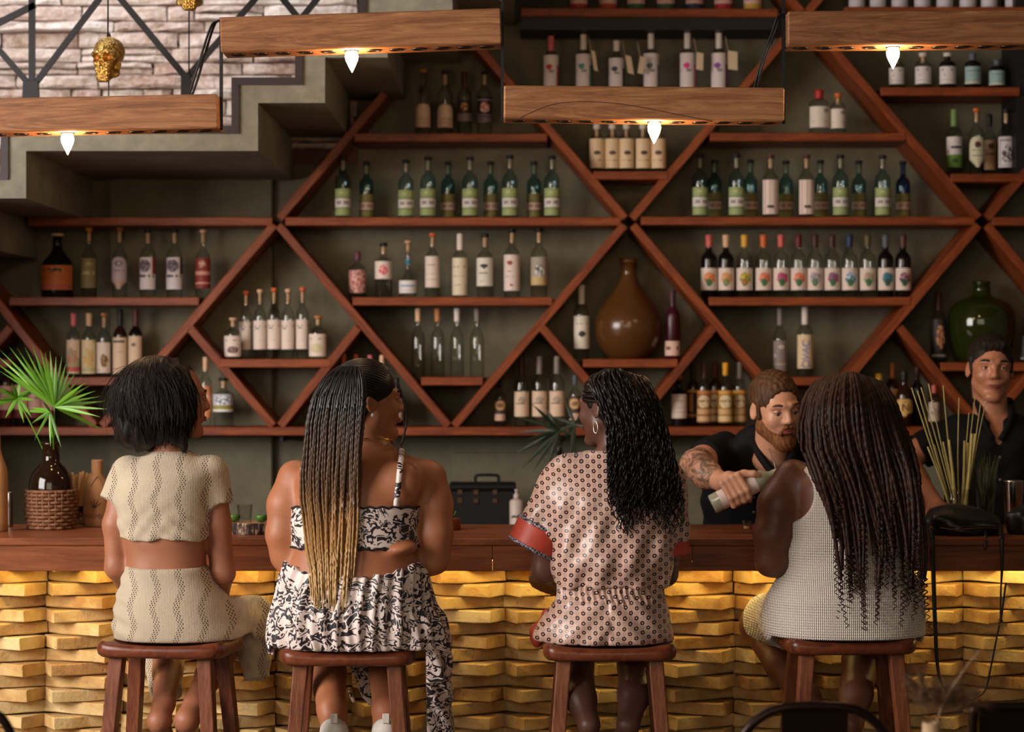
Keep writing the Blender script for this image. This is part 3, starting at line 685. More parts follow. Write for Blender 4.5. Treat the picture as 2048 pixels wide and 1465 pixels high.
def bottle(x, base, topy, w, typ, gl, lab, cap, label, group, d=9.57, shape=None, letters=None):
    H = (base - topy) * d / FPX; R = w * d / FPX / 2
    zb = ZP(base, DS)                       # top face of the board under it (boards are drawn at their front edge)
    zb = CAMZ - (base - CY) * DS / FPX
    r = empty('liquor_bottle' if typ not in ('demi', 'carboy') else 'glass_demijohn', (XP(x, d), d, zb), label, 'bottle' if typ not in ('demi', 'carboy') else 'demijohn', group)
    n = 20 if typ not in ('demi', 'carboy') else 40
    prof = [(f * R, z * H) for z, f in PROF[typ]]
    if typ in ('demi', 'carboy'):           # hollow: thick outer wall with an inner surface
        key = (typ, round(H, 3), round(R, 3)); inner = [(max(0.004, a - 0.006), z + (0.008 if i == 0 else 0)) for i, (a, z) in enumerate(prof)]
        m = MB(); m.lathe(prof + inner[::-1], n, cap=False); me = m.mesh('glass')
        V0 = len(prof)
        o = local('glass', me, r, GL[gl])
    else:
        key = (typ, round(H, 3), round(R, 3), gl)
        me = lathe_cached(key, prof, n)
        o = local('glass', me, r, GL[gl])
    if cap:
        cn = cap.split('-')[-1]; st_ = cap.split('-')[0] if '-' in cap else 'cork'
        z9 = PROF[typ][-1][0]; rn = PROF[typ][-1][1]
        ck = ('cap', st_, typ, round(H, 3), round(R, 3), cn, gl)
        if ck not in _mc:
            m = MB()
            if st_ == 'cork': pr = [(rn*R*.8, (z9-.012)*H), (rn*R*1.0, (z9)*H), (rn*R*1.12, (z9+.004)*H), (rn*R*1.22, .985*H), (rn*R*1.1, 1.0*H)]
            elif st_ == 'flat': pr = [(rn*R*1.02, (z9-.004)*H), (rn*R*1.25, (z9)*H), (rn*R*1.25, .992*H), (rn*R*1.1, 1.0*H)]
            elif st_ == 'wax': pr = [(rn*R*.98, .80*H), (rn*R*1.04, .82*H), (rn*R*1.02, .90*H), (rn*R*1.12, .93*H), (rn*R*1.1, .99*H), (rn*R*.85, 1.0*H)]
            elif st_ == 'long': pr = [(rn*R*1.02, .74*H), (rn*R*1.05, .76*H), (rn*R*1.06, .985*H), (rn*R*.9, 1.0*H)]
            m.lathe(pr, 14)
            if st_ in ('cork', 'flat') and gl in ('clear', 'blue', 'teal', 'cobalt'): m.lathe([(rn*R*.62, (z9-.16)*H), (rn*R*.66, (z9-.01)*H)], 10)
            if len(m.v) > len(pr) * 14: m.mi[-12:] = [1] * 12
            _mc[ck] = m.mesh('stopper', [CAPM[cn], CAPM['pale']])
        local('stopper', _mc[ck], r)
    if lab:
        a, b = LABS.get(lab, LABZ.get(typ, (.12, .58)))
        lk = ('label', typ, lab, round(H, 3), round(R, 3))
        if lk not in _mc:
            _mc[lk] = label_mesh(R * 1.012 + 0.0004, a * H, b * H, 1.35, 10, shape); _mc[lk].materials.append(LM(lab))
        lo = local('label', _mc[lk], r)
        lo.rotation_euler = (0, 0, rnd.uniform(-0.12, 0.12))
    if letters:                              # upright printed letters on the paper
        txt, size, zc, col = letters
        tm = text_mesh(txt, size); o = local('lettering', tm, r, col, (0, -R * 1.012 - 0.0015, zc * H))
    return r
_fc = {}
def text_mesh(txt, size, vertical=False):
    c = bpy.data.curves.new('lettering', 'FONT'); c.body = txt; c.size = size; c.align_x = 'CENTER'; c.align_y = 'CENTER'
    if vertical: c.space_line = 0.85
    o = bpy.data.objects.new('lettering', c); COL.objects.link(o)
    dg_ = bpy.context.evaluated_depsgraph_get(); me = bpy.data.meshes.new_from_object(o.evaluated_get(dg_))
    bpy.data.objects.remove(o, do_unlink=True); bpy.data.curves.remove(c)
    me.transform(Matrix.Rotation(math.pi / 2, 4, 'X')); return me
ORD = ['first', 'second', 'third', 'fourth', 'fifth', 'sixth', 'seventh', 'eighth', 'ninth', 'tenth', 'eleventh', 'twelfth']
def row(base, where, group, items, d=9.57):
    for i, it in enumerate(items):
        x, topy, w, typ, gl, lab, cap, look = it[:8]; kw = it[8] if len(it) > 8 else {}
        bottle(x, base, topy, w, typ, gl, lab, cap, f'{look}, {ORD[i]} from left {where}', group, **dict(dict(d=d), **kw))
ink = plain('ink', S(40, 34, 40), 0.6); blueink = plain('blue ink', S(110, 110, 190), 0.6)
board((1046, 190), (1470, 190))
AR = dict(shape='arch'); OV = dict(shape='oval')
B2 = dict(d=9.655)
row(594.5, 'on the shelf below the stair', 'bottles on the shelf below the stair', [
    (115, 466, 64, 'jug', 'jug', 'juglabel', 'flat-pale', 'squat dark green jug with orange label'), (178, 454, 31, 'slim', 'clear', 'gold', 'cork-sun', 'clear bottle with faint gold print'),
    (239, 454, 30, 'slim', 'clear', 'gee', 'cork-cork', 'clear bottle with oval lilac label', OV), (296, 456, 32, 'classic', 'clear', 'photor', 'flat-black', 'clear bottle, white label with red edge'),
    (349, 456, 32, 'classic', 'clear', 'photob', 'flat-black', 'clear bottle, white label with dark edge'), (406, 458, 30, 'slim', 'clear', 'redl', 'cork-pale', 'clear bottle with dark red print')])
row(754.5, 'above the palm', 'bottles on the small shelf above the palm', [
    (147, 627, 27, 'classic', 'clear', 'parrot', 'wax-pink', 'pink-capped bottle with green and red label'), (178, 627, 28, 'classic', 'clear', 'bird', 'wax-pale', 'pale-capped bottle with yellowish label'),
    (208, 627, 28, 'classic', 'clear', 'figure', 'cork-cork', 'cork-topped clear bottle with brown figure label'), (240, 619, 28, 'classic', 'brown', 'tall', 'long-black', 'dark bottle with tall cream label'),
    (271, 619, 28, 'classic', 'dark', 'tall2', 'long-brown', 'dark bottle with plain tan label')])
row(854.5, 'behind the palm leaves', 'bottles behind the palm leaves', [
    (12, 715, 27, 'classic', 'brown', 'pinkish', 'wax-black', 'dark bottle with pale pink label'), (42, 712, 27, 'classic', 'dark', 'pinkish', 'wax-black', 'dark bottle with pale pink label'),
    (70, 716, 27, 'classic', 'brown', 'pinkish', 'wax-brown', 'dark bottle with pale pink label'), (97, 718, 26, 'classic', 'dark', 'pinkish', 'wax-black', 'dark bottle with pale pink label')])
row(718.5, 'on the small shelf left of centre', 'bottles on the small shelf left of centre', [
    (466, 636, 34, 'flask', 'clear', 'round1', 'cork-pale', 'short clear flask with white label', dict(d=9.53)), (492, 582, 25, 'classic', 'clear', 'script', 'cork-orange', 'clear bottle with handwritten white label', dict(d=9.6)),
    (520, 579, 26, 'classic', 'clear', 'script', 'cork-pale', 'clear bottle with handwritten white label'), (548, 576, 26, 'classic', 'clear', 'script', 'cork-orange', 'clear bottle with handwritten white label'),
    (576, 578, 26, 'classic', 'clear', 'script', 'cork-pale', 'clear bottle with handwritten white label'), (605, 575, 26, 'classic', 'clear', 'script', 'cork-orange', 'clear bottle with handwritten white label'),
    (636, 632, 35, 'flask', 'clear', 'round2', 'cork-cork', 'short flask with yellow disc label', dict(d=9.53))])
row(854.5, "beside the bob-haired woman's face", 'bottles on the bottom board beside the first woman', [
    (411, 716, 25, 'classic', 'clear', 'orange', 'wax-pale', 'slim clear bottle with orange label'), (447, 757, 41, 'square', 'clear', 'bluepic', 'flat-black', 'stout clear bottle with blue-white label')])
row(854.5, 'behind the braided head', 'bottles behind the braided head', [
    (687, 709, 24, 'classic', 'dark', 'seal', 'long-orange', 'dark bottle with orange cap'), (712, 711, 24, 'classic', 'dark', 'seal', 'long-coral', 'dark bottle with coral cap'),
    (740, 712, 24, 'classic', 'clear', 'seal', 'long-pink', 'clear bottle with pink cap'), (764, 712, 24, 'classic', 'clear', 'seal', 'long-pale', 'clear bottle with pale cap'), (793, 758, 26, 'classic', 'dark', 'seal', 'wax-black', 'short dark bottle')])
row(594.5, 'on the upper centre shelf', 'bottles on the upper centre shelf', [
    (715, 502, 34, 'flask', 'clear', 'floral', 'wax-purple', 'small flask with flowery label'), (767, 484, 34, 'square', 'clear', 'pinktext', 'flat-black', 'clear bottle with pink lettering'),
    (816, 480, 35, 'bell', 'clear', 'whitelow', 'cork-pale', 'bell-shaped bottle with teal neck ribbon'), (865, 465, 29, 'classic', 'clear', 'plainl', 'cork-orange', 'clear bottle with plain white label'),
    (920, 466, 30, 'classic', 'clear', 'creamrag', 'long-white', 'clear bottle with long cream label'), (970, 466, 33, 'classic', 'clear', 'bull', 'flat-black', 'clear bottle with bull head label'),
    (1024, 456, 32, 'classic', 'clear', 'scorp', 'flat-black', 'clear bottle with red mark label'), (1078, 455, 33, 'classic', 'clear', 'emblem', 'flat-black', 'clear bottle with metal figure emblem')])
row(754.5, 'on the lowest centre shelf', 'bottles on the lowest centre shelf', [
    (836, 617, 27, 'slim', 'clear', None, 'wax-pale', 'slim unlabelled clear bottle'), (875, 617, 28, 'slim', 'clear', None, 'wax-cork', 'slim unlabelled clear bottle'),
    (914, 617, 28, 'slim', 'clear', None, 'wax-white', 'slim unlabelled clear bottle'), (954, 617, 28, 'slim', 'clear', None, 'wax-pewter', 'slim unlabelled clear bottle')])
gr = 'pale blue glass bottle with green label'; gk = 'teal glass bottle with olive label, set back'
G_ = lambda x, t_: (x, t_, 31, 'classic', 'blue', 'green', 'flat-black', gr)
K_ = lambda x, t_: (x, t_, 29, 'classic', 'teal', 'olive', 'flat-black', gk, B2)
row(434.5, 'above centre shelf', 'blue bottles on the long shelf above centre', [
    G_(686, 310), K_(733, 317), G_(812, 316), G_(856, 310), K_(896, 317), G_(940, 310), K_(981, 317), G_(1020, 307), K_(1068, 317), G_(1104, 308)])
row(433.5, 'on right long shelf', 'blue bottles on the long right shelf', [
    G_(1400, 305), K_(1429, 313), G_(1473, 305), K_(1501, 313), (1541, 306, 31, 'classic', 'clear', 'stripe', 'flat-brown', 'clear bottle with pinstriped white label'), K_(1572, 315),
    (1613, 306, 31, 'classic', 'clear', 'stripe', 'flat-brown', 'clear bottle with pinstriped white label'), K_(1641, 314), G_(1681, 306), K_(1718, 315), G_(1765, 307), (1806, 316, 29, 'classic', 'cobalt', 'olive', 'flat-black', 'dark blue bottle, set back', B2)])
row(266.5, 'under the stair end', 'bottles on the top shelf under the stair end', [
    (846, 133, 30, 'classic', 'frost', 'arch', 'cork-cork', 'frosted bottle with arched pink label', AR), (890, 135, 31, 'classic', 'clear', 'arch', 'flat-black', 'clear bottle with arched pink label', AR),
    (929, 137, 29, 'classic', 'clear', 'disc', 'long-choc', 'clear bottle with dark disc label'), (969, 136, 29, 'classic', 'clear', 'bell', 'flat-black', 'clear bottle with dark bell label')])
row(181.5, 'above the hanging beam', 'white-labelled bottles above the hanging beam', [
    (1102, 65, 30, 'classic', 'clear', 'h1', 'long-pink', 'bottle with red and white label'), (1167, 62, 31, 'classic', 'clear', 'h2', 'long-white', 'bottle with teal and white label'),
    (1233, 74, 31, 'classic', 'clear', 'h3', 'wax-white', 'bottle with navy and white label'), (1302, 60, 31, 'classic', 'clear', 'h4', 'long-white', 'bottle with grey and white label'),
    (1375, 59, 32, 'classic', 'clear', 'h5', 'long-white', 'bottle with magenta and white label'), (1438, 59, 32, 'classic', 'clear', 'h6', 'long-white', 'bottle with purple and white label')])
# paper tags that hang from the bottle necks above the beam
tagp = plain('tag paper', S(214, 190, 160), 0.7)
def hang_tag(x0, x1, y0, y1, slant, label):
    d = 9.50; g = MB(); a, b, c, e = P(x0, y0, d), P(x1, y0 + 3, d), P(x1 + slant, y1 + 3, d), P(x0 + slant, y1, d)
    off = Vector((0, 0.002, 0)); V = [a, b, c, e, a + off, b + off, c + off, e + off]
    g.add(V, [(0, 3, 2, 1), (4, 5, 6, 7), (0, 1, 5, 4), (1, 2, 6, 5), (2, 3, 7, 6), (3, 0, 4, 7)])
    r = empty('hang_tag', (a + c) / 2, label, 'tag', 'paper tags on the bottle necks'); g.build('paper', tagp, r)
    MB().tube([a, a + Vector((-0.012, 0.0, 0.06))], 0.0012, 4).build('string', tagp, r)
hang_tag(1182, 1190, 100, 140, 6, 'narrow paper tag on the teal-labelled bottle'); hang_tag(1250, 1262, 110, 146, 6, 'cream paper tag on the navy-labelled bottle')
hang_tag(1280, 1291, 112, 146, -5, 'cream paper tag on the grey-labelled bottle'); hang_tag(1393, 1407, 104, 138, -1, 'cream paper tag on the magenta-labelled bottle'); hang_tag(1456, 1475, 101, 138, 0, 'square cream tag on the purple-labelled bottle')
cols = ['red', 'orange-red', 'green', 'dark green', 'navy', 'crimson', 'yellow']; cc = [S(190, 60, 44), S(196, 76, 50), S(70, 110, 70), S(60, 96, 60), S(50, 50, 76), S(180, 40, 50), S(206, 160, 60)]
its = []
for i, x in enumerate((1157, 1216, 1272, 1331, 1388, 1446, 1505)):
    k = 'bt%d' % i; LB[k] = label_mat(k, S(220, 176, 168), [(0, .14, cc[i])], [], [(.24, .30, S(150, 90, 110), 7, .15, .85)]); LABS[k] = (.03, .66)
    its.append((x, -110, 36, 'classic', 'clear', k, 'long-white', f'bottle with {cols[i]}-footed pink label'))
row(15.5, 'on the topmost centre board', 'bottles on the topmost centre board', its)
LABS['lilac'] = (.05, .66)
row(13.5, 'on topmost right board', 'bottles on the topmost right board', [(x, -100, 32, 'classic', 'clear', 'lilac', 'long-white', 'clear bottle with lilac-white label') for x in (1713, 1755, 1799, 1844, 1889, 1935, 1978, 2025)])
row(174.5, 'below the right-hand lamp', 'apothecary bottles below the right-hand lamp', [
    (1793, 102, 30, 'apoth', 'clear', 'jar', 'cork-white', 'apothecary bottle with white label'), (1846, 99, 32, 'apoth', 'clear', 'jar', 'cork-white', 'apothecary bottle with white label'), (1895, 99, 33, 'apoth', 'dark', 'jar', 'cork-white', 'dark apothecary bottle with white label'),
    (1945, 99, 33, 'apoth', 'dark', 'jarteal', 'wax-grey', 'dark apothecary bottle with teal label'), (1994, 112, 32, 'apoth', 'dark', 'jarteal', 'wax-grey', 'shorter apothecary bottle with teal label')])
row(347.5, 'on the upper right corner shelf', 'bottles on the upper right corner shelf', [
    (1908, 214, 31, 'classic', 'clear', 'gran', 'long-lime', 'green and white labelled bottle'), (1953, 212, 30, 'classic', 'clear', 'shield', 'cork-orange', 'cork-topped bottle with shield label', OV), (1979, 220, 26, 'classic', 'clear', 'tanl', 'wax-black', 'tan-labelled bottle, set back', B2),
    (2012, 214, 33, 'classic', 'clear', 'zebra', 'flat-black', 'bottle with striped figure label')])
row(265.5, 'on the upper right shelf', 'bottles on the upper right shelf', [
    (1638, 174, 40, 'apoth', 'clear', 'wide', 'wax-red', 'wide red-capped bottle with white label'), (1676, 181, 31, 'apoth', 'clear', 'wide', 'cork-orange', 'cork-topped bottle with white label')])
row(342.5, 'in the small upper V shelf', 'cream-labelled bottles in the small upper V shelf', [
    (x, 244, 30, 'apoth', 'clear', 'cream', 'cork-white', 'straight bottle wrapped in cream label') for x in (1194, 1225, 1253, 1286, 1317)])
LABS['jar'] = (.12, .64)
bl = [(1418, 'dark', 'b1', 'wax-coral', 'dark bottle with orange cactus label'), (1452, 'dark', 'b2', 'wax-pale', 'dark bottle with peach flower label'), (1489, 'clear', 'b3', 'wax-yellow', 'yellow-capped bottle with flower label'),
      (1527, 'clear', 'b4', 'wax-orange', 'orange-capped bottle with flower label'), (1562, 'clear', 'b5', 'wax-coral', 'coral-capped bottle with magenta flower label'), (1597, 'clear', 'b6', 'wax-maroon', 'maroon-capped bottle with red flower label'),
      (1630, 'clear', 'b7', 'wax-choc', 'brown-capped bottle with grey flower label'), (1664, 'clear', 'b8', 'wax-plum', 'plum-capped bottle with purple flower label'), (1699, 'clear', 'b9', 'wax-navy', 'navy-capped bottle with blue flower label'),
      (1735, 'clear', 'b10', 'wax-olive', 'olive-capped bottle with green flower label'), (1771, 'dark', 'b11', 'wax-grey', 'dark bottle with blue flower label'), (1806, 'dark', 'b12', 'wax-brown', 'dark bottle with black flower label')]
row(594.5, 'on the flower-label shelf', 'flower-labelled bottles on the right shelf', [(x, 468, 32, 'classic', g_, l_, c_, lk_) for (x, g_, l_, c_, lk_) in bl])
row(754.5, 'above the two bartenders', 'bottles in the lower right triangle', [
    (1560, 616, 27, 'slim', 'clear', 'pewter', 'long-pewter', 'slim grey-labelled bottle'), (1610, 614, 32, 'classic', 'clear', 'letters', 'long-white', 'bottle with blue lettered cream label')])
rr = bottle(1163, 718.5, 570, 31, 'classic', 'clear', 'heart', 'long-white', 'clear bottle with dark heart mark, left of the brown demijohn', 'bottles beside the brown demijohn')
bottle(1345, 718.5, 580, 30, 'classic', 'wine', 'maroonl', 'wax-plum', 'wine red bottle right of the brown demijohn', 'bottles beside the brown demijohn')
bottle(1257, 718.5, 518, 137, 'demi', 'haze', None, None, 'big teardrop demijohn of brown glass in the centre diamond', None, d=9.60)
bottle(1963, 725.5, 563, 135, 'carboy', 'bottle_green', None, None, 'big round-shouldered demijohn of green glass above the standing bartender', None, d=9.60)
bottle(1877, 725.5, 586, 31, 'classic', 'clear', 'skel', 'long-choc', 'bottle with dark figure label, left of the green demijohn', 'bottles beside the green demijohn')
bottle(2052, 725.5, 640, 24, 'classic', 'clear', 'skel', 'wax-black', 'bottle at the picture edge, right of the green demijohn', 'bottles beside the green demijohn')
row(854.5, 'between the two middle women', 'bottles on the bottom board between the middle women', [
    (1000, 760, 22, 'classic', 'clear', 'roundl', 'wax-black', 'small bottle with round label'), (1043, 716, 29, 'classic', 'clear', 'wlab', 'long-choc', 'clear bottle with pale peach label'), (1079, 714, 29, 'classic', 'clear', 'wlab', 'long-pewter', 'clear bottle with pale peach label'),
    (1114, 714, 30, 'classic', 'clear', 'wlab', 'long-pewter', 'clear bottle with pale peach label'), (1150, 752, 23, 'classic', 'clear', 'roundl', 'wax-grey', 'small bottle with round label')])
row(854.5, 'left of the pouring bartender', 'bottles on the bottom board left of the pouring bartender', [
    (1358, 754, 31, 'square', 'dark', 'plainl', 'flat-cork', 'dark bottle with tall white label'), (1386, 730, 24, 'classic', 'brown', 'goldrow', 'long-black', 'dark bottle with gold print', dict(d=9.64)), (1408, 727, 28, 'classic', 'clear', 'ornate', 'long-brown', 'brown-capped bottle with ornate tan label'),
    (1430, 727, 24, 'classic', 'brown', 'ornate', 'long-maroon', 'maroon-capped bottle, set back', dict(d=9.66)), (1451, 727, 29, 'classic', 'clear', 'ornate2', 'wax-sun', 'yellow-capped bottle with ornate label'), (1479, 727, 26, 'classic', 'clear', 'ornate2', 'long-pewter', 'silver-capped bottle with ornate label', dict(d=9.62))])
row(854.5, 'between the two bartenders', 'bottles on the bottom board between the bartenders', [
    (1722, 770, 24, 'classic', 'dark', 'seal', 'wax-black', 'small dark bottle'), (1757, 749, 34, 'classic', 'frost', 'sun', 'long-yellow', 'frosted bottle with yellow sun label'), (1784, 728, 26, 'classic', 'brown', 'yellow', 'long-cork', 'brown bottle with yellow label', dict(d=9.65)),
    (1808, 742, 32, 'slim', 'brown', 'oval', 'wax-black', 'brown bottle with oval lettered label', dict(shape='oval', letters=('N', 0.045, .33, ink))), (1834, 736, 26, 'classic', 'dark', None, 'wax-choc', 'plain dark bottle, set back', dict(d=9.65)), (1868, 772, 22, 'classic', 'clear', 'seal', 'wax-coral', 'small clear bottle')])
# upright letters on the cream label in the right triangle, one letter below the other and turned
for o in [o for o in bpy.data.objects if o.get('label', '').startswith('bottle with blue lettered')]:
    for j, ch in enumerate('CAVO'):
        m_ = text_mesh(ch, 0.045); local('lettering', m_, o, blueink, (0.0, -0.0352, 0.142 - j * 0.029), (0, math.radians(-80), 0))
# teal ribbon on the bell bottle
for o in [o for o in bpy.data.objects if o.get('label', '').startswith('bell-shaped')]:
    Rb = 35 * 9.57 / FPX / 2; Hb = (594.5 - 480) * 9.57 / FPX
    local('ribbon', MB().lathe([(Rb*.30, .60*Hb), (Rb*.34, .61*Hb), (Rb*.34, .66*Hb), (Rb*.30, .67*Hb)], 14).mesh('ribbon'), o, plain('teal ribbon', S(40, 130, 150), 0.6))
# ================================================================== BODIES: smooth solids sampled on a grid, skinned with surface nets
class Grid:
    def __init__(s, lo, hi, h):
        s.lo = np.array(lo, float); s.h = h
        n = np.ceil((np.array(hi, float) - s.lo) / h).astype(int) + 1
        s.ax = [s.lo[i] + h * np.arange(n[i]) for i in range(3)]; s.D = np.full(n, 0.25, np.float32)
    def sl(s, lo, hi, pad):
        out = []
        for i in range(3):
            a = int(max(0, math.floor((lo[i] - pad - s.lo[i]) / s.h))); b = int(min(len(s.ax[i]), math.ceil((hi[i] + pad - s.lo[i]) / s.h) + 1))
            out.append(slice(a, max(a, b)))
        return tuple(out)
    def co(s, q):
        return (s.ax[0][q[0]][:, None, None].astype(np.float32), s.ax[1][q[1]][None, :, None].astype(np.float32), s.ax[2][q[2]][None, None, :].astype(np.float32))
    def add(s, prim, k=0.02, grow=0.0):
        fn, lo, hi = prim; q = s.sl(lo, hi, 0.06 + k + max(0, grow))
        if any(x.stop <= x.start for x in q): return s
        d = fn(*s.co(q)) - grow; a = s.D[q]
        if k <= 0: s.D[q] = np.minimum(a, d)
        else:
            hh = np.maximum(k - np.abs(a - d), 0) / k; s.D[q] = np.minimum(a, d) - hh * hh * k * 0.25
        return s
    def cut(s, prim, k=0.01):
        fn, lo, hi = prim; q = s.sl(lo, hi, 0.03 + k)
        if any(x.stop <= x.start for x in q): return s
        d = -fn(*s.co(q)); a = s.D[q]
        if k <= 0: s.D[q] = np.maximum(a, d)
        else:
            hh = np.maximum(k - np.abs(a - d), 0) / k; s.D[q] = np.maximum(a, d) + hh * hh * k * 0.25
        return s
    def keep(s, fn, k=0.0):
        """intersect with the field fn(X,Y,Z) < 0"""
        d = fn(*s.co((slice(None),) * 3)); a = s.D
        if k <= 0: s.D = np.maximum(a, d).astype(np.float32)
        else:
            hh = np.maximum(k - np.abs(a - d), 0) / k; s.D = (np.maximum(a, d) + hh * hh * k * 0.25).astype(np.float32)
        return s
    def warp(s, fn):
        s.D = (s.D + fn(*s.co((slice(None),) * 3))).astype(np.float32); return s
    def sample(s, p):
        """distance and gradient at points p (n,3)"""
        f = (p - s.lo) / s.h; i = np.clip(np.round(f).astype(int), 1, np.array(s.D.shape) - 2)
        inside = np.all((f >= 0) & (f <= np.array(s.D.shape) - 1), axis=1)
        D = s.D; x, y, z = i.T
        d = np.where(inside, D[x, y, z], 1.0)
        g = np.stack([D[x+1, y, z] - D[x-1, y, z], D[x, y+1, z] - D[x, y-1, z], D[x, y, z+1] - D[x, y, z-1]], 1)
        return d, g / (np.linalg.norm(g, axis=1, keepdims=True) + 1e-9)
    def push(s, p, r, it=4):
        """moves points out of the solid"""
        for _ in range(it):
            d, g = s.sample(p); m = d < r; p = p + np.where(m, np.clip(r - d, 0, 0.03), 0)[:, None] * g
        return p
    def mesh(s, name):
        D = s.D; h = s.h; neg = D < 0
        nx, ny, nz = D.shape
        c = np.zeros((nx-1, ny-1, nz-1), np.uint8)
        for dx in (0, 1):
            for dy in (0, 1):
                for dz in (0, 1): c += neg[dx:nx-1+dx, dy:ny-1+dy, dz:nz-1+dz]
        act = np.argwhere((c > 0) & (c < 8)); idx = -np.ones(c.shape, np.int32); idx[tuple(act.T)] = np.arange(len(act))
        acc = np.zeros((len(act), 3), np.float64); cnt = np.zeros(len(act))
        cor = [(a, b, e) for a in (0, 1) for b in (0, 1) for e in (0, 1)]
        val = {k: D[act[:, 0]+k[0], act[:, 1]+k[1], act[:, 2]+k[2]].astype(np.float64) for k in cor}
        for k in cor:
            for ax in range(3):
                if k[ax]: continue
                k2 = list(k); k2[ax] = 1; k2 = tuple(k2); a, b = val[k], val[k2]; m = (a < 0) != (b < 0)
                tt = np.where(m, a / np.where(m, a - b, 1), 0)
                for j in range(3): acc[:, j] += np.where(m, k[j] + (tt if j == ax else 0), 0)
                cnt += m
        V = s.lo + h * (act + acc / np.maximum(cnt, 1)[:, None])
        Fs = []
        for ax in range(3):
            a1, a2 = (ax+1) % 3, (ax+2) % 3
            sa = [slice(None)]*3; sb = [slice(None)]*3; sa[ax] = slice(0, -1); sb[ax] = slice(1, None)
            A = neg[tuple(sa)]; B = neg[tuple(sb)]; e = np.argwhere(A != B)
            ok = (e[:, a1] > 0) & (e[:, a2] > 0) & (e[:, a1] < D.shape[a1]-1) & (e[:, a2] < D.shape[a2]-1); e = e[ok]
            fl = A[tuple(e.T)]
            q = []
            for (o1, o2) in ((-1, -1), (0, -1), (0, 0), (-1, 0)):
                f = e.copy(); f[:, a1] += o1; f[:, a2] += o2; q.append(idx[tuple(f.T)])
            F = np.stack(q, 1); F[~fl] = F[~fl][:, ::-1]; Fs.append(F)
        F = np.concatenate(Fs); F = F[(F >= 0).all(1)]
        return V, F
    def obj(s, name, mat, parent, smooth_it=1):
        V, F = s.mesh(name)
        # light smoothing removes the grid steps
        e = np.concatenate([F[:, [0, 1]], F[:, [1, 2]], F[:, [2, 3]], F[:, [3, 0]]])
        for _ in range(smooth_it):
            sm = np.zeros_like(V); ct = np.zeros(len(V))
            for j in range(3):
                sm[:, j] = np.bincount(e[:, 0], V[e[:, 1], j], len(V)) + np.bincount(e[:, 1], V[e[:, 0], j], len(V))
            ct = np.bincount(e[:, 0], minlength=len(V)) + np.bincount(e[:, 1], minlength=len(V))
            V = V * 0.5 + 0.5 * sm / np.maximum(ct, 1)[:, None]
        return link(name, fast_mesh(name, V, F, True), parent, mat)

def cap(a, b, ra, rb=None):
    a = np.array(a, float); b = np.array(b, float); rb = ra if rb is None else rb; ba = b - a; L2 = float(ba @ ba) + 1e-9; r = max(ra, rb)
    def fn(X, Y, Z):
        px, py, pz = X - a[0], Y - a[1], Z - a[2]
        t_ = np.clip((px * ba[0] + py * ba[1] + pz * ba[2]) / L2, 0, 1)
        return np.sqrt((px - t_ * ba[0])**2 + (py - t_ * ba[1])**2 + (pz - t_ * ba[2])**2) - (ra + (rb - ra) * t_)
    return fn, np.minimum(a, b) - r, np.maximum(a, b) + r
def capcut(a, b, ra, rb, grow=0.0):
    """tapered limb that ends flat at b (sleeve, trouser leg)"""
    a = np.array(a, float); b = np.array(b, float); f, lo, hi = cap(a, b + (b - a) * 0.3, ra, ra + (rb - ra) * 1.3); n = (b - a) / np.linalg.norm(b - a)
    return (lambda X, Y, Z: np.maximum(f(X, Y, Z), (X - b[0]) * n[0] + (Y - b[1]) * n[1] + (Z - b[2]) * n[2])), lo, hi
def ell(c, r, R=None):
    c = np.array(c, float); r = np.array(r, float); R = np.eye(3) if R is None else np.array(R, float); m = r.max()
    def fn(X, Y, Z):
        px, py, pz = X - c[0], Y - c[1], Z - c[2]
        u = px * R[0, 0] + py * R[1, 0] + pz * R[2, 0]; v = px * R[0, 1] + py * R[1, 1] + pz * R[2, 1]; w = px * R[0, 2] + py * R[1, 2] + pz * R[2, 2]
        k0 = np.sqrt((u / r[0])**2 + (v / r[1])**2 + (w / r[2])**2); k1 = np.sqrt((u / r[0]**2)**2 + (v / r[1]**2)**2 + (w / r[2]**2)**2)
        return k0 * (k0 - 1) / (k1 + 1e-6)
    return fn, c - m, c + m
def loft(sec, p=2.3, round_=0.03):
    """trunk: sections (z, xc, yc, half width, half depth) from the bottom up"""
    s_ = np.array(sec, float); d = catmull(s_, 60); d = d[np.argsort(d[:, 0])]; z0, z1 = s_[0, 0], s_[-1, 0]
    def fn(X, Y, Z):
        z = np.clip(Z, z0, z1); xc, yc, hx, hy = [np.interp(z, d[:, 0], d[:, i]).astype(np.float32) for i in (1, 2, 3, 4)]
        q = ((np.abs(X - xc) / hx)**p + (np.abs(Y - yc) / hy)**p + 1e-12)**(1 / p)
        dd = (q - 1) * np.minimum(hx, hy); e = np.maximum(Z - z1, z0 - Z)
        hh = np.maximum(round_ - np.abs(dd - e), 0) / round_
        return np.maximum(dd, e) + hh * hh * round_ * 0.25
    lo = np.array([(s_[:, 1] - s_[:, 3]).min(), (s_[:, 2] - s_[:, 4]).min(), z0]); hi = np.array([(s_[:, 1] + s_[:, 3]).max(), (s_[:, 2] + s_[:, 4]).max(), z1])
    return fn, lo, hi
def chain(g, pts, rr, k=0.015, grow=0.0):
    for i in range(len(pts) - 1): g.add(cap(pts[i], pts[i+1], rr[i], rr[i+1]), k, grow)
    return g
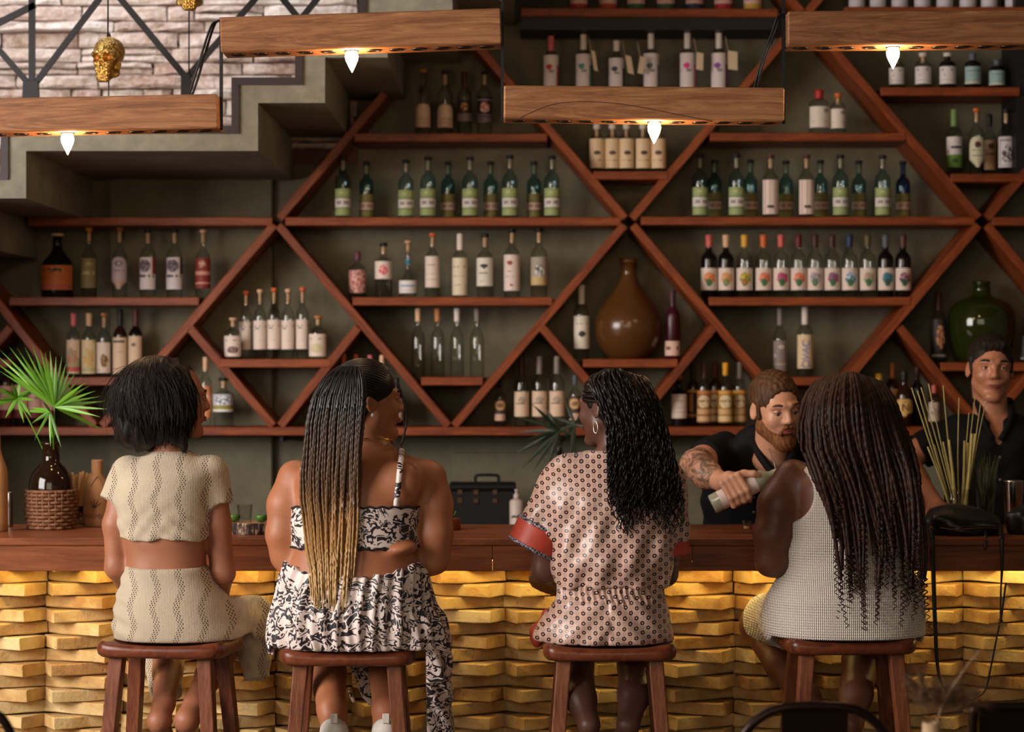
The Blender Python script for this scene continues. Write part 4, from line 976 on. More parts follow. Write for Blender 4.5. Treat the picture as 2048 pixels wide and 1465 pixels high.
class Fr:
    """a local frame for heads and hands: X = own right, Y = forward, Z = up"""
    def __init__(s, org, yaw=0, pitch=0, roll=0, sc=1.0):
        # yaw 0 faces away from the camera (+Y of the room); positive yaw turns to the picture's left
        s.R = np.array(Matrix.Rotation(math.radians(yaw), 3, 'Z') @ Matrix.Rotation(math.radians(pitch), 3, 'X') @ Matrix.Rotation(math.radians(roll), 3, 'Y')); s.o = np.array(org, float); s.s = sc
    def p(s, *v): return s.o + s.R @ (np.array(v, float) * s.s)
    def cap(s, a, b, ra, rb=None): return cap(s.p(*a), s.p(*b), ra * s.s, None if rb is None else rb * s.s)
    def ell(s, c, r, rot=None):
        R = s.R if rot is None else s.R @ np.array(Euler([math.radians(x) for x in rot]).to_matrix())
        return ell(s.p(*c), np.array(r) * s.s, R)
def head(g, f, male=False):
    """face along +Y of the frame; crown at z=.115, chin at z=-.115"""
    jw = 1.06 if male else 1.0
    g.add(f.ell((0, -.015, .030), (.074, .094, .085)), 0.03)
    g.add(f.ell((0, .032, -.020), (.056 if male else .060, .058, .075)), 0.03)
    for sx in (-1, 1): g.add(f.cap((sx*.040*jw, .012, -.052), (sx*.012*jw, .066, -.098), .023 if male else .026, .017), 0.022)
    g.add(f.ell((0, .073, -.098), (.020*jw, .016, .015)), 0.02)
    for sx in (-1, 1):
        g.add(f.ell((sx*.036, .060 if male else .062, -.024), (.022, .020, .020)), 0.02)
        g.add(f.cap((sx*.012, .086, .026), (sx*.044, .072, .024), .010, .009), 0.012)
        g.cut(f.ell((sx*.031, .096, .008), (.017, .014, .010)), 0.012)
    g.add(f.cap((0, .084, .018), (0, .104, -.020), .008, .0105), 0.014)
    for sx in (-1, 1): g.add(f.ell((sx*.011, .094, -.025), (.009, .012, .008)), 0.008)
    g.add(f.ell((0, .0755 if male else .083, -.055), (.024, .013, .014)), 0.014)
    for sx in (-1, 1):
        g.add(f.ell((sx*.075, -.012, -.004), (.009, .019, .031), (0, sx*-8, sx*14)), 0.006)
        g.cut(f.ell((sx*.086, -.006, -.002), (.009, .011, .018), (0, 0, sx*14)), 0.006)
def ear_details(f): return None
def face_parts(person, f, iris, lipc, browc, skinm, look=(0, 0), sides=(-1, 1), brow_t=.0040, eu=22, el=-22, lipw=1.0):
    eyew = plain('eye white', S(206, 196, 188), 0.25); im = plain('iris ' + iris, S(50, 36, 26) if iris == 'brown' else S(90, 100, 100), 0.2); pm = plain('pupil', S(8, 8, 8), 0.1)
    lm = plain('lips %s' % (lipc,), lipc, 0.4); bm = plain('brow %s' % (browc,), browc, 0.8); lid = None
    def sphere(name, c, r, m, n=14):
        prof = [(max(1e-5, r * math.sin(math.pi * i / 10)), -r * math.cos(math.pi * i / 10)) for i in range(11)]
        V = MB().lathe(prof, n); V.v = [tuple(f.p(c[0] + v[0], c[1] + v[1], c[2] + v[2])) for v in V.v]
        return V.build(name, m, person)
    for sx in sides:
        e = sphere('eye', (sx*.031, .0720, .006), .0125, eyew)
        i_ = sphere('iris', (sx*.031 + look[0], .0790, .006 + look[1]), .0064, im); i2 = sphere('pupil', (sx*.031 + look[0], .0826, .006 + look[1]), .0032, pm)
        arc = [f.p(sx*(.014 + .036*t_), .0905 - .015*t_**1.6, .024 + .008*math.sin(math.pi*(t_*.8 + .1))) for t_ in np.linspace(0, 1, 7)]
        MB().tube(arc, [brow_t*f.s*x for x in (.6, .9, 1, 1, .9, .7, .3)], 6).build('eyebrow', bm, person)
        c_ = np.array([sx*.031, .0720, .006]); R_ = .0138; mid_ = -3.0
        def on(a, e, R=R_): return f.p(*(c_ + R * np.array([math.sin(a)*math.cos(e), math.cos(a)*math.cos(e), math.sin(e)])))
        for (lim, end) in ((eu, 88), (el, -88)):
            V = []; F = []; n_, k_ = 13, 5
            for i in range(n_):
                a = math.radians(-88 + 176 * i / (n_ - 1)); e0 = mid_ + (lim - mid_) * max(0.0, math.cos(a * 90 / 76 if abs(a) < 1.32 else 1.57))
                for j in range(k_): V.append(on(a, math.radians(e0 + (end - e0) * j / (k_ - 1))))
            for i in range(n_ - 1):
                for j in range(k_ - 1): q = (i*k_+j, (i+1)*k_+j, (i+1)*k_+j+1, i*k_+j+1); F.append(q if lim > el else q[::-1])
            link('eyelid', mesh_np('eyelid', V, F, True), person, skinm)
        ln = []
        for i in range(11):
            a = math.radians(-76 + 152 * i / 10); ln.append(on(a, math.radians(mid_ + (eu - mid_) * max(0.0, math.cos(a * 90 / 76))), R_ + .0004))
        MB().tube(ln, [.0011*f.s]*11, 5).build('lashes', plain('lash line', S(34, 20, 16), 0.6), person)
    for (dz, rr_, yo) in ((.0025, .0042, 0), (-.0050, .0050, -.001)):
        lp = [f.p(x, .0965 + yo - 14 * x * x, -.056 + dz - (3.2 * x * x if dz > 0 else -4.0 * x * x)) for x in np.linspace(-.024, .024, 9)]
        MB().tube(lp, [rr_*f.s*lipw*q for q in (.25, .65, .9, 1.0, .95, 1.0, .9, .65, .25)], 6).build('lips', lm, person)
def hand(g, f, curl=0.4, sx=1, k=0.006, spread=0.0, curls=None, thumb=None):
    """frame at the wrist: Y along the fingers, Z the back of the hand, thumb to -sx*X"""
    g.add(f.cap((0, -.03, 0), (0, .02, 0), .026, .027), .015)
    for i, (x, L, r) in enumerate(((-.030, .074, .0092), (-.010, .082, .0096), (.010, .076, .0092), (.028, .060, .0082))):
        x *= sx; a = np.array([x, .088 - abs(i - 1.2) * .004, .0]); g.add(f.cap((x*.7, .015, 0), tuple(a), .0135, .0115), .010)
        c = curl if curls is None else curls[i]; ang = 0.0; p_ = a; seg = (L*.46, L*.30, L*.26); rr_ = r
        for j, s_ in enumerate(seg):
            ang += c * (0.9, 1.1, 0.8)[j]
            q_ = p_ + s_ * np.array([spread * (i - 1.5) * sx, math.cos(ang), -math.sin(ang)])
            g.add(f.cap(tuple(p_), tuple(q_), rr_, rr_ * .92), k); p_ = q_; rr_ *= .92
    th = thumb or [(-.026, .012, -.008), (-.052, .040, -.022), (-.058, .068, -.034), (-.052, .090, -.046)]
    th = [(x * sx, y, z) for x, y, z in th]
    for j, (ra, rb) in enumerate(((.0150, .0125), (.0120, .0105), (.0105, .0090))): g.add(f.cap(th[j], th[j+1], ra, rb), k)

def skin(name, col, rough=0.5, spot=0.10, coat=0.0):
    t = NT(name); co = t.coord(); nz = t.noise(co, 14, 4, 0.6); f2 = t.noise(co, 240, 2, 0.5)
    t.set(color=t.ramp(nz, [(0.3, tuple(x*(1-spot) for x in col)), (0.7, tuple(x*(1+spot) for x in col))]), rough=rough, spec=0.45)
    t.b.inputs['Subsurface Weight'].default_value = 0.0
    t.bump(f2, 0.05, 0.002); return t.m
def hair_mat(name, c0, c1, rough=0.42):
    t = NT(name); co = t.coord('Object', (90, 90, 9)); nz = t.noise(co, 2.0, 3, 0.6)
    t.set(color=t.ramp(nz, [(0.35, c0), (0.65, c1)]), rough=rough, spec=0.28); return t.m
# ================================================================== STOOLS
SEATZ = 0.803
def rounded(x, y, n=2.0): return x
def stool(cx_px, d, label, rz=0.0, w=0.41, dp=0.31):
    r = empty('bar_stool', (XP(cx_px, d), d, 0), label, 'stool', 'wooden stools along the bar', rz=rz)
    # saddle seat: rounded rectangle, hollowed on top
    nx, ny = 18, 12; V = []; F = []
    def outline(u, v, inset):                   # superellipse square -> rounded plan
        a, b = w / 2 - inset, dp / 2 - inset
        q = (abs(u)**7 + abs(v)**7)**(1/7) if (u or v) else 1; m_ = max(abs(u), abs(v)) or 1
        return u * a * (m_ / q), v * b * (m_ / q)
    def sheet(zf, inset):
        o0 = len(V)
        for j in range(ny + 1):
            for i in range(nx + 1):
                u, v = -1 + 2*i/nx, -1 + 2*j/ny; x, y = outline(u, v, inset); V.append((x, y, zf(u, v)))
        return o0
    top = lambda u, v: SEATZ - 0.016 * max(0, 1 - (u*u)**1.3) * (1 - 0.25*v*v)
    rings = []
    a = sheet(top, 0.010)
    for j in range(ny):
        for i in range(nx): k = a + j*(nx+1) + i; F.append((k, k+1, k+nx+2, k+nx+1))
    b = sheet(lambda u, v: SEATZ - 0.050, 0.012)
    for j in range(ny):
        for i in range(nx): k = b + j*(nx+1) + i; F.append((k, k+nx+1, k+nx+2, k+1))
    def rim(o0):
        return [o0 + i for i in range(nx)] + [o0 + nx + j*(nx+1) for j in range(ny)] + [o0 + ny*(nx+1) + nx - i for i in range(nx)] + [o0 + (ny-j)*(nx+1) for j in range(ny)]
    ra, rb_ = rim(a), rim(b); prev = ra
    for (f_, ins) in ((0.20, 0.002), (0.5, 0.0), (0.82, 0.003)):
        cur = []
        for ia, ib in zip(ra, rb_):
            pa, pb = V[ia], V[ib]; sx = (w/2 - ins) / (w/2 - 0.010); sy = (dp/2 - ins) / (dp/2 - 0.010)
            V.append((pa[0]*sx, pa[1]*sy, pa[2] + (pb[2]-pa[2])*f_)); cur.append(len(V)-1)
        for i in range(len(cur)): F.append((prev[i], cur[i], cur[(i+1) % len(cur)], prev[(i+1) % len(cur)]))
        prev = cur
    for i in range(len(prev)): F.append((prev[i], rb_[i], rb_[(i+1) % len(prev)], prev[(i+1) % len(prev)]))
    me = mesh_np('seat', V, [f[::-1] for f in F], True); local('seat', me, r, stool_wood)
    ends = {}
    for sx in (-1, 1):
        for sy in (-1, 1):
            t0 = Vector((sx*(w/2-.065), sy*(dp/2-.06), SEATZ-.049)); b0 = Vector((sx*(w/2-.005), sy*(dp/2+.015), 0.0)); h = 0.0225
            V2 = []
            for q, s_ in ((t0, 1.0), (b0, 0.86)):
                for (u, v) in ((-1,-1),(1,-1),(1,1),(-1,1)): V2.append(q + Vector((u*h*s_, v*h*s_, 0)))
            m = MB().add(V2, [(0,1,2,3),(7,6,5,4),(0,4,5,1),(1,5,6,2),(2,6,7,3),(3,7,4,0)]); me2 = m.mesh('leg')
            o = local('leg', me2, r, leg_wood); bv = o.modifiers.new('b', 'BEVEL'); bv.width = 0.004; bv.segments = 2
            ends[(sx, sy)] = (t0, b0)
    def at(k, z): t0, b0 = ends[k]; f_ = (t0.z - z) / (t0.z - b0.z); return t0 + (b0 - t0) * f_
    for (ka, kb, z) in (((-1,1),(1,1),.32), ((-1,-1),(-1,1),.26), ((1,-1),(1,1),.26), ((-1,-1),(1,-1),.20)):
        pa, pb = at(ka, z), at(kb, z); dv = (pb - pa); L = dv.length; ang = math.atan2(dv.y, dv.x)
        m = MB(); M = Matrix.Translation(pa) @ Matrix.Rotation(ang, 4, 'Z'); m.bbox((0, -.011, -.016), (L, .011, .016), .003, M)
        local('stretcher', m.mesh('stretcher'), r, leg_wood)
    return r
D1, D2, D3, D4 = 7.03, 6.86, 6.97, 7.12
stool(342, D1, 'wooden bar stool under the woman in beige', math.radians(-9))
stool(700, D2, 'wooden bar stool under the woman in animal print')
stool(1217, D3, 'wooden bar stool under the woman in the pink patterned set')
stool(1690, D4, 'wooden bar stool under the woman in the white knit dress', math.radians(3))

# ================================================================== PEOPLE
def secs(d, rows):
    """(y px, left px, right px, depth offset, half depth) -> loft sections, bottom up"""
    return [(ZP(y, d), XP((l + r) / 2, d), d + dy, (r - l) / 2 * d / FPX, hy) for (y, l, r, dy, hy) in rows]
def seat_cut(g, d, cxp, k=0.008):
    X0 = XP(cxp, d)
    g.cut((lambda X, Y, Z: np.maximum(np.maximum(np.abs(X - X0) - 0.235, np.abs(Y - d) - 0.19), Z - (SEATZ - 0.004)), np.array([X0-.24, d-.2, SEATZ-.4]), np.array([X0+.24, d+.2, SEATZ])), k)
def shoe(name, person, heel, toe, mat, h=.05, w=.036):
    g = Grid(np.minimum(heel, toe) - .08, np.maximum(heel, toe) + .1, .005)
    heel = np.array(heel); toe = np.array(toe)
    g.add(cap(heel + [0, 0, .02], toe, w, w*1.05), .02).add(cap(heel + [0, 0, .02], heel + [0, .0, h], w*.95, w*.9), .02).add(cap(heel*.5 + toe*.5 + [0, 0, .015], heel + [0, 0, h], w*.9, w*.9), .03)
    z0 = min(heel[2], toe[2]) - .012
    g.keep(lambda X, Y, Z: z0 - Z + 0 * X, .006)
    return g.obj(name, mat, person)

# ---------------------------------------------------------------- woman in beige (first stool)
d = D1
sk1 = skin('warm brown skin', S(158, 100, 72))
w1 = empty('person', (XP(342, d), d, 0), 'seated woman in a beige cropped top, dark bob, looking right', 'person', 'women sitting at the bar')
a3 = lambda x, y, o=0.0: A3(x, y, d + o)
T1 = secs(d, [(1150, 250, 416, .0, .110), (1130, 254, 411, .0, .104), (1105, 254, 410, .0, .102), (1075, 249, 413, .0, .106), (1040, 243, 415, .005, .110), (1000, 240, 417, .01, .115), (965, 238, 422, .015, .112), (942, 250, 424, .02, .098), (922, 282, 398, .025, .075), (906, 303, 378, .03, .058)])
f1 = Fr(a3(352, 800, .03), yaw=-64, pitch=-2)
def arms1(g, grow=0):
    chain(g, [a3(252, 958, .02), a3(231, 1050, .0), a3(233, 1135, -.0), a3(262, 1185, .16), a3(290, 1180, .28)], [.046, .038, .034, .032, .024], .02, grow)
    chain(g, [a3(424, 960, .02), a3(436, 1050, .01), a3(446, 1146, .02), a3(436, 1195, .18), a3(410, 1180, .30)], [.047, .040, .036, .033, .024], .02, grow)
g = Grid((XP(180, d), d - .24, .42), (XP(580, d), d + .55, ZP(700, d)), .0052)
g.add(loft(T1), .02); arms1(g)
g.add(cap(a3(340, 915, .03), f1.p(0, -.02, -.06), .050, .047), .03); head(g, f1)
hand(g, Fr(a3(292, 1180, .28), yaw=-20, pitch=-10), .5, 1); hand(g, Fr(a3(408, 1180, .30), yaw=20, pitch=-10), .5, -1)
# bare lower legs and feet on the stool rungs
chain(g, [a3(330, 1265, .42), a3(334, 1345, .22), a3(328, 1408, .02), a3(318, 1442, -.04)], [.050, .046, .034, .034], .015)
chain(g, [a3(470, 1262, .30), a3(420, 1350, .16), a3(388, 1412, .0), a3(374, 1440, -.05)], [.050, .046, .034, .036], .015)
chain(g, [a3(318, 1446, -.04), a3(330, 1475, .12)], [.034, .028], .02); chain(g, [a3(374, 1444, -.05), a3(372, 1475, .12)], [.036, .028], .02)
body1 = g; g.obj('body', sk1, w1, 2)

def knit(name, col, dark, pitch_=.073, x0=0.0):
    t = NT(name); tc = t.n('ShaderNodeTexCoord'); sp = t.n('ShaderNodeSeparateXYZ'); t.l(tc.outputs['Object'], sp.inputs[0]); x, z = sp.outputs[0], sp.outputs[2]
    wav = t.math('MULTIPLY', t.math('SINE', t.math('MULTIPLY', z, 2*math.pi/.11)), .0075)
    u = t.math('FRACT', t.math('DIVIDE', t.math('ADD', t.math('ADD', x, wav), 5.0 + x0), pitch_))
    du = t.math('ABSOLUTE', t.math('SUBTRACT', u, .5)); band = t.math('LESS_THAN', du, .13)
    gx = t.math('SINE', t.math('MULTIPLY', t.math('ADD', x, wav), 2*math.pi/.0085)); gz = t.math('SINE', t.math('MULTIPLY', z, 2*math.pi/.0125))
    hole = t.math('MULTIPLY', band, t.math('GREATER_THAN', t.math('MULTIPLY', gx, gz), .36))
    nz = t.noise(tc.outputs['Object'], 6, 3, 0.6)
    c = t.ramp(nz, [(.3, tuple(v*.9 for v in col)), (.7, tuple(min(1, v*1.06) for v in col))])
    t.set(color=t.mix(hole, c, dark), rough=.85, sheen=.15)
    rib = t.math('SINE', t.math('MULTIPLY', x, 2*math.pi/.0046))
    cr = t.noise(t.coord('Object', (60, 60, 220)), 1.5, 2, 0.5)
    t.bump(t.math('SUBTRACT', t.math('ADD', t.math('MULTIPLY', rib, .22), cr), t.math('MULTIPLY', hole, 3.0)), .35, .004); return t.m
beige = knit('beige pointelle knit', S(190, 172, 147), S(72, 54, 40))
g = Grid((XP(190, d), d - .2, ZP(1085, d)), (XP(480, d), d + .25, ZP(885, d)), .0045)
g.add(loft(T1), .02, .011)
g.add(capcut(a3(258, 948, .02), a3(229, 1006, .0), .058, .050), .03); g.add(capcut(a3(420, 948, .02), a3(436, 1012, .01), .060, .050), .03)
hem1 = ZP(1077, d)
g.keep(lambda X, Y, Z: hem1 + .004 * np.sin(X * 40) - Z, 0.0)
g.keep(lambda X, Y, Z: Z - (ZP(903, d) + .0 * X - .12 * np.maximum(0, Y - d - .05)), .004)
g.warp(lambda X, Y, Z: .0016 * np.sin(Z * 95 + 8 * np.sin(X * 14)) * np.clip((Z - ZP(960, d)) * -6, 0, 1) + .0014 * np.sin((X * .8 + Z) * 130) * (Z < ZP(1030, d)))
g.obj('cropped_top', beige, w1)
# wide trousers, high waist
P1 = secs(d, [(1300, 246, 470, .02, .150), (1270, 230, 478, .02, .160), (1235, 230, 462, .02, .160), (1195, 236, 446, .015, .145), (1160, 247, 424, .01, .125), (1130, 253, 412, .0, .112)])
g = Grid((XP(190, d), d - .24, ZP(1425, d)), (XP(570, d), d + .60, ZP(1120, d)), .0052)
g.add(loft(P1), .03, .006)
g.add(cap(a3(300, 1255, .06), a3(318, 1258, .42), .088, .075), .03); g.add(cap(a3(420, 1250, .05), a3(500, 1245, .30), .090, .082), .04)
g.add(cap(a3(500, 1245, .30), a3(505, 1290, .30), .080, .060), .03)
# right trouser leg hangs open beside the knee; the left one wraps the shins
g.add(capcut(a3(505, 1265, .28), a3(514, 1360, .24), .062, .040), .03)
g.add(capcut(a3(372, 1296, .13), a3(388, 1404, .03), .058, .060), .03); g.add(capcut(a3(325, 1280, .38), a3(332, 1385, .22), .070, .055), .03)
g.keep(lambda X, Y, Z: Z - ZP(1131, d) - .03*(Y - d), .003)
g.warp(lambda X, Y, Z: .0028 * np.sin((Z * 1.0 + X * .35) * 120) * np.clip((XP(300, d) - X) * 14, 0, 1) * (Z > .8) + .003 * np.sin(X * 110 + 3*np.sin(Z*20)) * np.clip((.78 - Z) * 8, 0, 1) + .0025 * np.sin((X + Z * 1.2) * 90) * np.clip((X - XP(450, d)) * 10, 0, 1))
seat_cut(g, d, 342); g.obj('trousers', beige, w1)
band_ = MB()
# hair: full bob over a solid core plus strands
hm1 = hair_mat('black brown hair', S(14, 9, 8), S(34, 23, 19), .5)
hg = Grid((XP(190, d), d - .2, ZP(925, d)), (XP(430, d), d + .28, ZP(695, d)), .0055)
hc = a3(311, 800, .02)
hg.add(ell(hc, (.122, .120, .128)), .02).add(ell(a3(330, 770, .03), (.098, .105, .085)), .03).add(ell(a3(282, 850, .0), (.080, .080, .085)), .03).add(cap(a3(345, 860, -.03), a3(368, 893, -.03), .040, .016), .02).add(cap(a3(262, 855, .0), a3(245, 876, .0), .035, .02), .02)
hg.cut(f1.ell((0, .108, -.015), (.09, .074, .125)), .012); hg.cut(f1.ell((.03, .085, -.09), (.07, .06, .06)), .01)
hg.warp(lambda X, Y, Z: .004 * np.sin(X * 90 + Z * 20) * np.sin(Y * 80) + .003 * np.sin(X * 170 - Z * 30))
hg.obj('hair', hm1, w1)
rh = np.random.default_rng(2); pol = []; rad = []
for i in range(2600):
    th_ = rh.uniform(0, 2*np.pi); t_ = np.linspace(0, 1, 9)
    pol_a = rh.uniform(.05, .5); pol_b = rh.uniform(1.5, 2.65); ph = pol_a + (pol_b - pol_a) * t_; sc_ = 1.0 + .05 * rh.random() + .16 * rh.random()**2 * t_**3
    pt = np.stack([hc[0] + .124 * sc_ * np.sin(ph) * np.cos(th_ + .2*np.sin(3*t_ + th_)), hc[1] + .122 * sc_ * np.sin(ph) * np.sin(th_), hc[2] + .132 * sc_ * np.cos(ph)], 1)
    lo_ = f1.R.T @ (pt[-1] - f1.o); lm_ = (f1.R.T @ (pt - f1.o).T).T
    if (lm_[:, 1] > .064).any(): continue
    pt[:, 0] += rh.normal(0, .004) * t_**2; pt[:, 2] -= .03 * t_**3 * rh.random()
    pol.append(pt); rad.append(np.linspace(.0021, .0009, 9))
for i in range(420):                             # loose flyaway ends
    th_ = rh.uniform(0, 2*np.pi); t_ = np.linspace(0, 1, 9); ph = rh.uniform(.3, 1.2) + (rh.uniform(1.5, 2.3) - .7) * t_; sc_ = 1.0 + .10 * t_ + rh.uniform(.0, .34) * t_**2.2
    pt = np.stack([hc[0] + .124 * sc_ * np.sin(ph) * np.cos(th_ + .3*t_*rh.normal()), hc[1] + .122 * sc_ * np.sin(ph) * np.sin(th_), hc[2] + .132 * sc_ * np.cos(ph)], 1)
    pt += .004 * np.sin(np.outer(t_ * 9, [1, 1.3, .8]) + rh.uniform(0, 6, 3))
    if ((f1.R.T @ (pt - f1.o).T).T[:, 1] > .045).any(): continue
    pol.append(pt); rad.append(np.linspace(.0013, .0005, 9))
tubes_obj('hair_strands', pol, rad, hm1, w1, 3)
face_parts(w1, f1, 'brown', S(140, 74, 62), S(26, 18, 15), sk1, sides=(1,))

# ---------------------------------------------------------------- woman in animal print (second stool)
d = D2
sk2 = skin('golden brown skin', S(168, 104, 70))
w2 = empty('person', (XP(700, d), d, 0), 'seated woman in an animal print dress with long golden-tipped braids', 'person', 'women sitting at the bar')
a3 = lambda x, y, o=0.0, d=D2: A3(x, y, d + o)
T2 = secs(d, [(1200, 560, 856, .0, .175), (1150, 566, 850, .0, .160), (1120, 578, 842, .0, .150), (1095, 584, 838, .0, .145), (1060, 584, 834, .0, .145), (1020, 584, 840, .005, .148), (980, 584, 852, .01, .145), (950, 592, 856, .015, .130), (925, 620, 842, .02, .108), (905, 668, 806, .03, .080), (890, 700, 782, .035, .062)])
f2 = Fr(a3(737, 803, .05), yaw=-72, pitch=0, sc=1.02)
g = Grid((XP(500, d), d - .28, .42), (XP(940, d), d + .55, ZP(705, d)), .0055)
g.add(loft(T2), .02)
chain(g, [a3(592, 958, .02), a3(572, 1010, .0), a3(566, 1070, -.01), a3(572, 1112, .0), a3(625, 1130, .22), a3(660, 1120, .34)], [.058, .053, .048, .042, .038, .026], .03)
chain(g, [a3(856, 958, .02), a3(868, 1010, .0), a3(871, 1070, -.01), a3(868, 1118, .0), a3(810, 1130, .24), a3(770, 1120, .36)], [.058, .053, .049, .043, .038, .026], .03)
g.add(cap(a3(742, 905, .035), f2.p(0, -.02, -.06), .058, .052), .03); head(g, f2)
g.add(ell(a3(800, 1098, -.095), (.055, .05, .022), np.array(Matrix.Rotation(math.radians(-8), 3, 'Y'))), .02)
g.add(ell(a3(640, 960, -.085), (.07, .04, .06)), .03); g.add(ell(a3(800, 965, -.085), (.06, .04, .06)), .03)
g.cut(cap(a3(722, 930, -.165), a3(716, 1090, -.175), .012, .012), .03)
hand(g, Fr(a3(662, 1120, .34), yaw=-30), .5, 1); hand(g, Fr(a3(768, 1120, .36), yaw=30), .5, -1)
chain(g, [a3(645, 1300, .40), a3(655, 1350, .22), a3(664, 1420, .06), a3(668, 1452, .02)], [.062, .058, .044, .040], .02)
chain(g, [a3(778, 1300, .40), a3(776, 1350, .22), a3(774, 1420, .06), a3(772, 1452, .02)], [.062, .058, .044, .040], .02)
chain(g, [a3(668, 1456, .02), a3(668, 1478, .16)], [.034, .03], .02); chain(g, [a3(772, 1456, .02), a3(772, 1478, .16)], [.034, .03], .02)
body2 = g; g.obj('body', sk2, w2, 2)
white_shoe = plain('white canvas', S(214, 204, 194), .7, var=.06, scale=40)
for xx in (668, 772):
    shoe('shoe', w2, a3(xx, 1478, .0), a3(xx, 1492, .2), white_shoe, .022)
    MB().bbox(tuple(a3(xx, 1440, -.036) + [-.011, -.002, -.012]), tuple(a3(xx, 1440, -.036) + [.011, .004, .018]), .002).build('pull_tab', white_shoe, w2)
# animal print
t = NT('animal print'); tc = t.n('ShaderNodeTexCoord'); mp = t.n('ShaderNodeMapping'); t.l(tc.outputs['Object'], mp.inputs[0]); mp.inputs['Scale'].default_value = (26, 16, 42)
warp_ = t.n('ShaderNodeTexNoise'); warp_.inputs['Scale'].default_value = 9.0; warp_.inputs['Detail'].default_value = 2; t.l(tc.outputs['Object'], warp_.inputs['Vector'])
va = t.n('ShaderNodeVectorMath', operation='MULTIPLY_ADD'); t.l(warp_.outputs['Color'], va.inputs[0]); va.inputs[1].default_value = (7, 4, 6); t.l(mp.outputs[0], va.inputs[2])
n1 = t.n('ShaderNodeTexNoise'); n1.inputs['Scale'].default_value = 1.0; n1.inputs['Detail'].default_value = 1.5; t.l(va.outputs[0], n1.inputs['Vector'])
st_ = t.math('ABSOLUTE', t.math('SUBTRACT', n1.outputs[0], .5)); m1 = t.math('LESS_THAN', st_, .048)
m2 = t.math('LESS_THAN', n1.outputs[0], .39)
brk = t.math('GREATER_THAN', t.noise(tc.outputs['Object'], 60, 1, .5), .42)
mask = t.math('MAXIMUM', t.math('MULTIPLY', m1, brk), m2)
t.set(color=t.mix(mask, S(236, 214, 206), S(34, 24, 30)), rough=.5, sheen=.1); print_m = t.m
# bandeau with scalloped edges and two straps
blackm = plain('black edging', S(24, 18, 22), .6)
ztop = lambda X: ZP(1013, D2) + .006 * np.abs(np.sin(X * 85)) - .05 * np.clip(np.abs(X - XP(708, D2)) - .13, 0, 1) * 1.2
zbot = lambda X: ZP(1094, D2) + .005 * np.abs(np.sin(X * 85 + 1))
def bandeau(g, lo_, hi_):
    g.keep(lambda X, Y, Z: np.maximum(Z - hi_(X), lo_(X) - Z) + 0 * Y, 0.0)
g = Grid((XP(560, d), d - .25, ZP(1110, d)), (XP(860, d), d + .22, ZP(990, d)), .0045); g.add(loft(T2), .02, .007); bandeau(g, zbot, ztop); g.obj('bandeau_top', print_m, w2)
for (a_, b_) in ((lambda X: ztop(X) - .004, lambda X: ztop(X) + .0035), (lambda X: zbot(X) - .0035, lambda X: zbot(X) + .004)):
    g = Grid((XP(560, d), d - .25, ZP(1110, d)), (XP(860, d), d + .22, ZP(990, d)), .0045); g.add(loft(T2), .02, .0095); bandeau(g, a_, b_); g.obj('scalloped_edging', blackm, w2)
def strap(pts, name='strap', wd=.0085):
    p_ = catmull(pts, 26); p_ = body2.push(p_, .0035, 6); V = []; F = []
    for i, q in enumerate(p_):
        dd, gr_ = body2.sample(q[None]); tn = p_[min(i+1, len(p_)-1)] - p_[max(i-1, 0)]; sd = np.cross(tn, gr_[0]); sd /= np.linalg.norm(sd) + 1e-9
        for (s_, o_) in ((-1, 0), (1, 0), (1, .003), (-1, .003)): V.append(q + sd * wd * s_ + gr_[0] * o_)
    for i in range(len(p_) - 1):
        for j in range(4): F.append((i*4+j, i*4+(j+1) % 4, i*4+4+(j+1) % 4, i*4+4+j))
    F += [(3, 2, 1, 0), tuple(len(V)-4+j for j in range(4))]
    link(name, mesh_np(name, V, F, True), w2, print_m)
strap([a3(800, 902, .06), a3(803, 912, -.06), a3(799, 950, -.12), a3(792, 1013, -.15)]); strap([a3(618, 906, .05), a3(610, 915, -.06), a3(606, 950, -.12), a3(606, 1010, -.14)])
# gathered skirt: falls over the stool to the right
S2 = secs(d, [(1312, 544, 872, .05, .215), (1285, 538, 880, .04, .215), (1240, 543, 872, .02, .205), (1195, 556, 860, .01, .190), (1150, 566, 850, .0, .168), (1105, 576, 845, .0, .155)])
g = Grid((XP(495, d), d - .27, .42), (XP(950, d), d + .60, ZP(1095, d)), .0052)
g.add(loft(S2), .03, .004)
g.add(cap(a3(640, 1270, .10), a3(645, 1275, .42), .105, .085), .04); g.add(cap(a3(770, 1270, .10), a3(778, 1275, .42), .105, .085), .04)
g.add(loft([(ZP(1500, d), XP(872, d), d + .03, .052, .07), (ZP(1440, d), XP(870, d), d + .03, .056, .08), (ZP(1370, d), XP(862, d), d + .02, .064, .10), (ZP(1310, d), XP(850, d), d + .02, .075, .14), (ZP(1240, d), XP(838, d), d + .03, .070, .15)]), .05)
g.add(loft([(ZP(1412, d), XP(672, d), d + .075, .050, .010), (ZP(1370, d), XP(690, d), d + .075, .085, .012), (ZP(1330, d), XP(706, d), d + .08, .125, .016), (ZP(1300, d), XP(708, d), d + .10, .13, .04)]), .01)
g.add(loft([(ZP(1447, d), XP(728, d), d + .36, .045, .010), (ZP(1380, d), XP(728, d), d + .36, .055, .012), (ZP(1300, d), XP(720, d), d + .36, .09, .03)]), .02)
wl = lambda X: ZP(1146, D2) + 1.15 * np.maximum(0, np.abs(X - XP(706, D2)) - .02)**2
g.keep(lambda X, Y, Z: Z - wl(X) + 0 * Y, .003)
xc2 = XP(705, d)
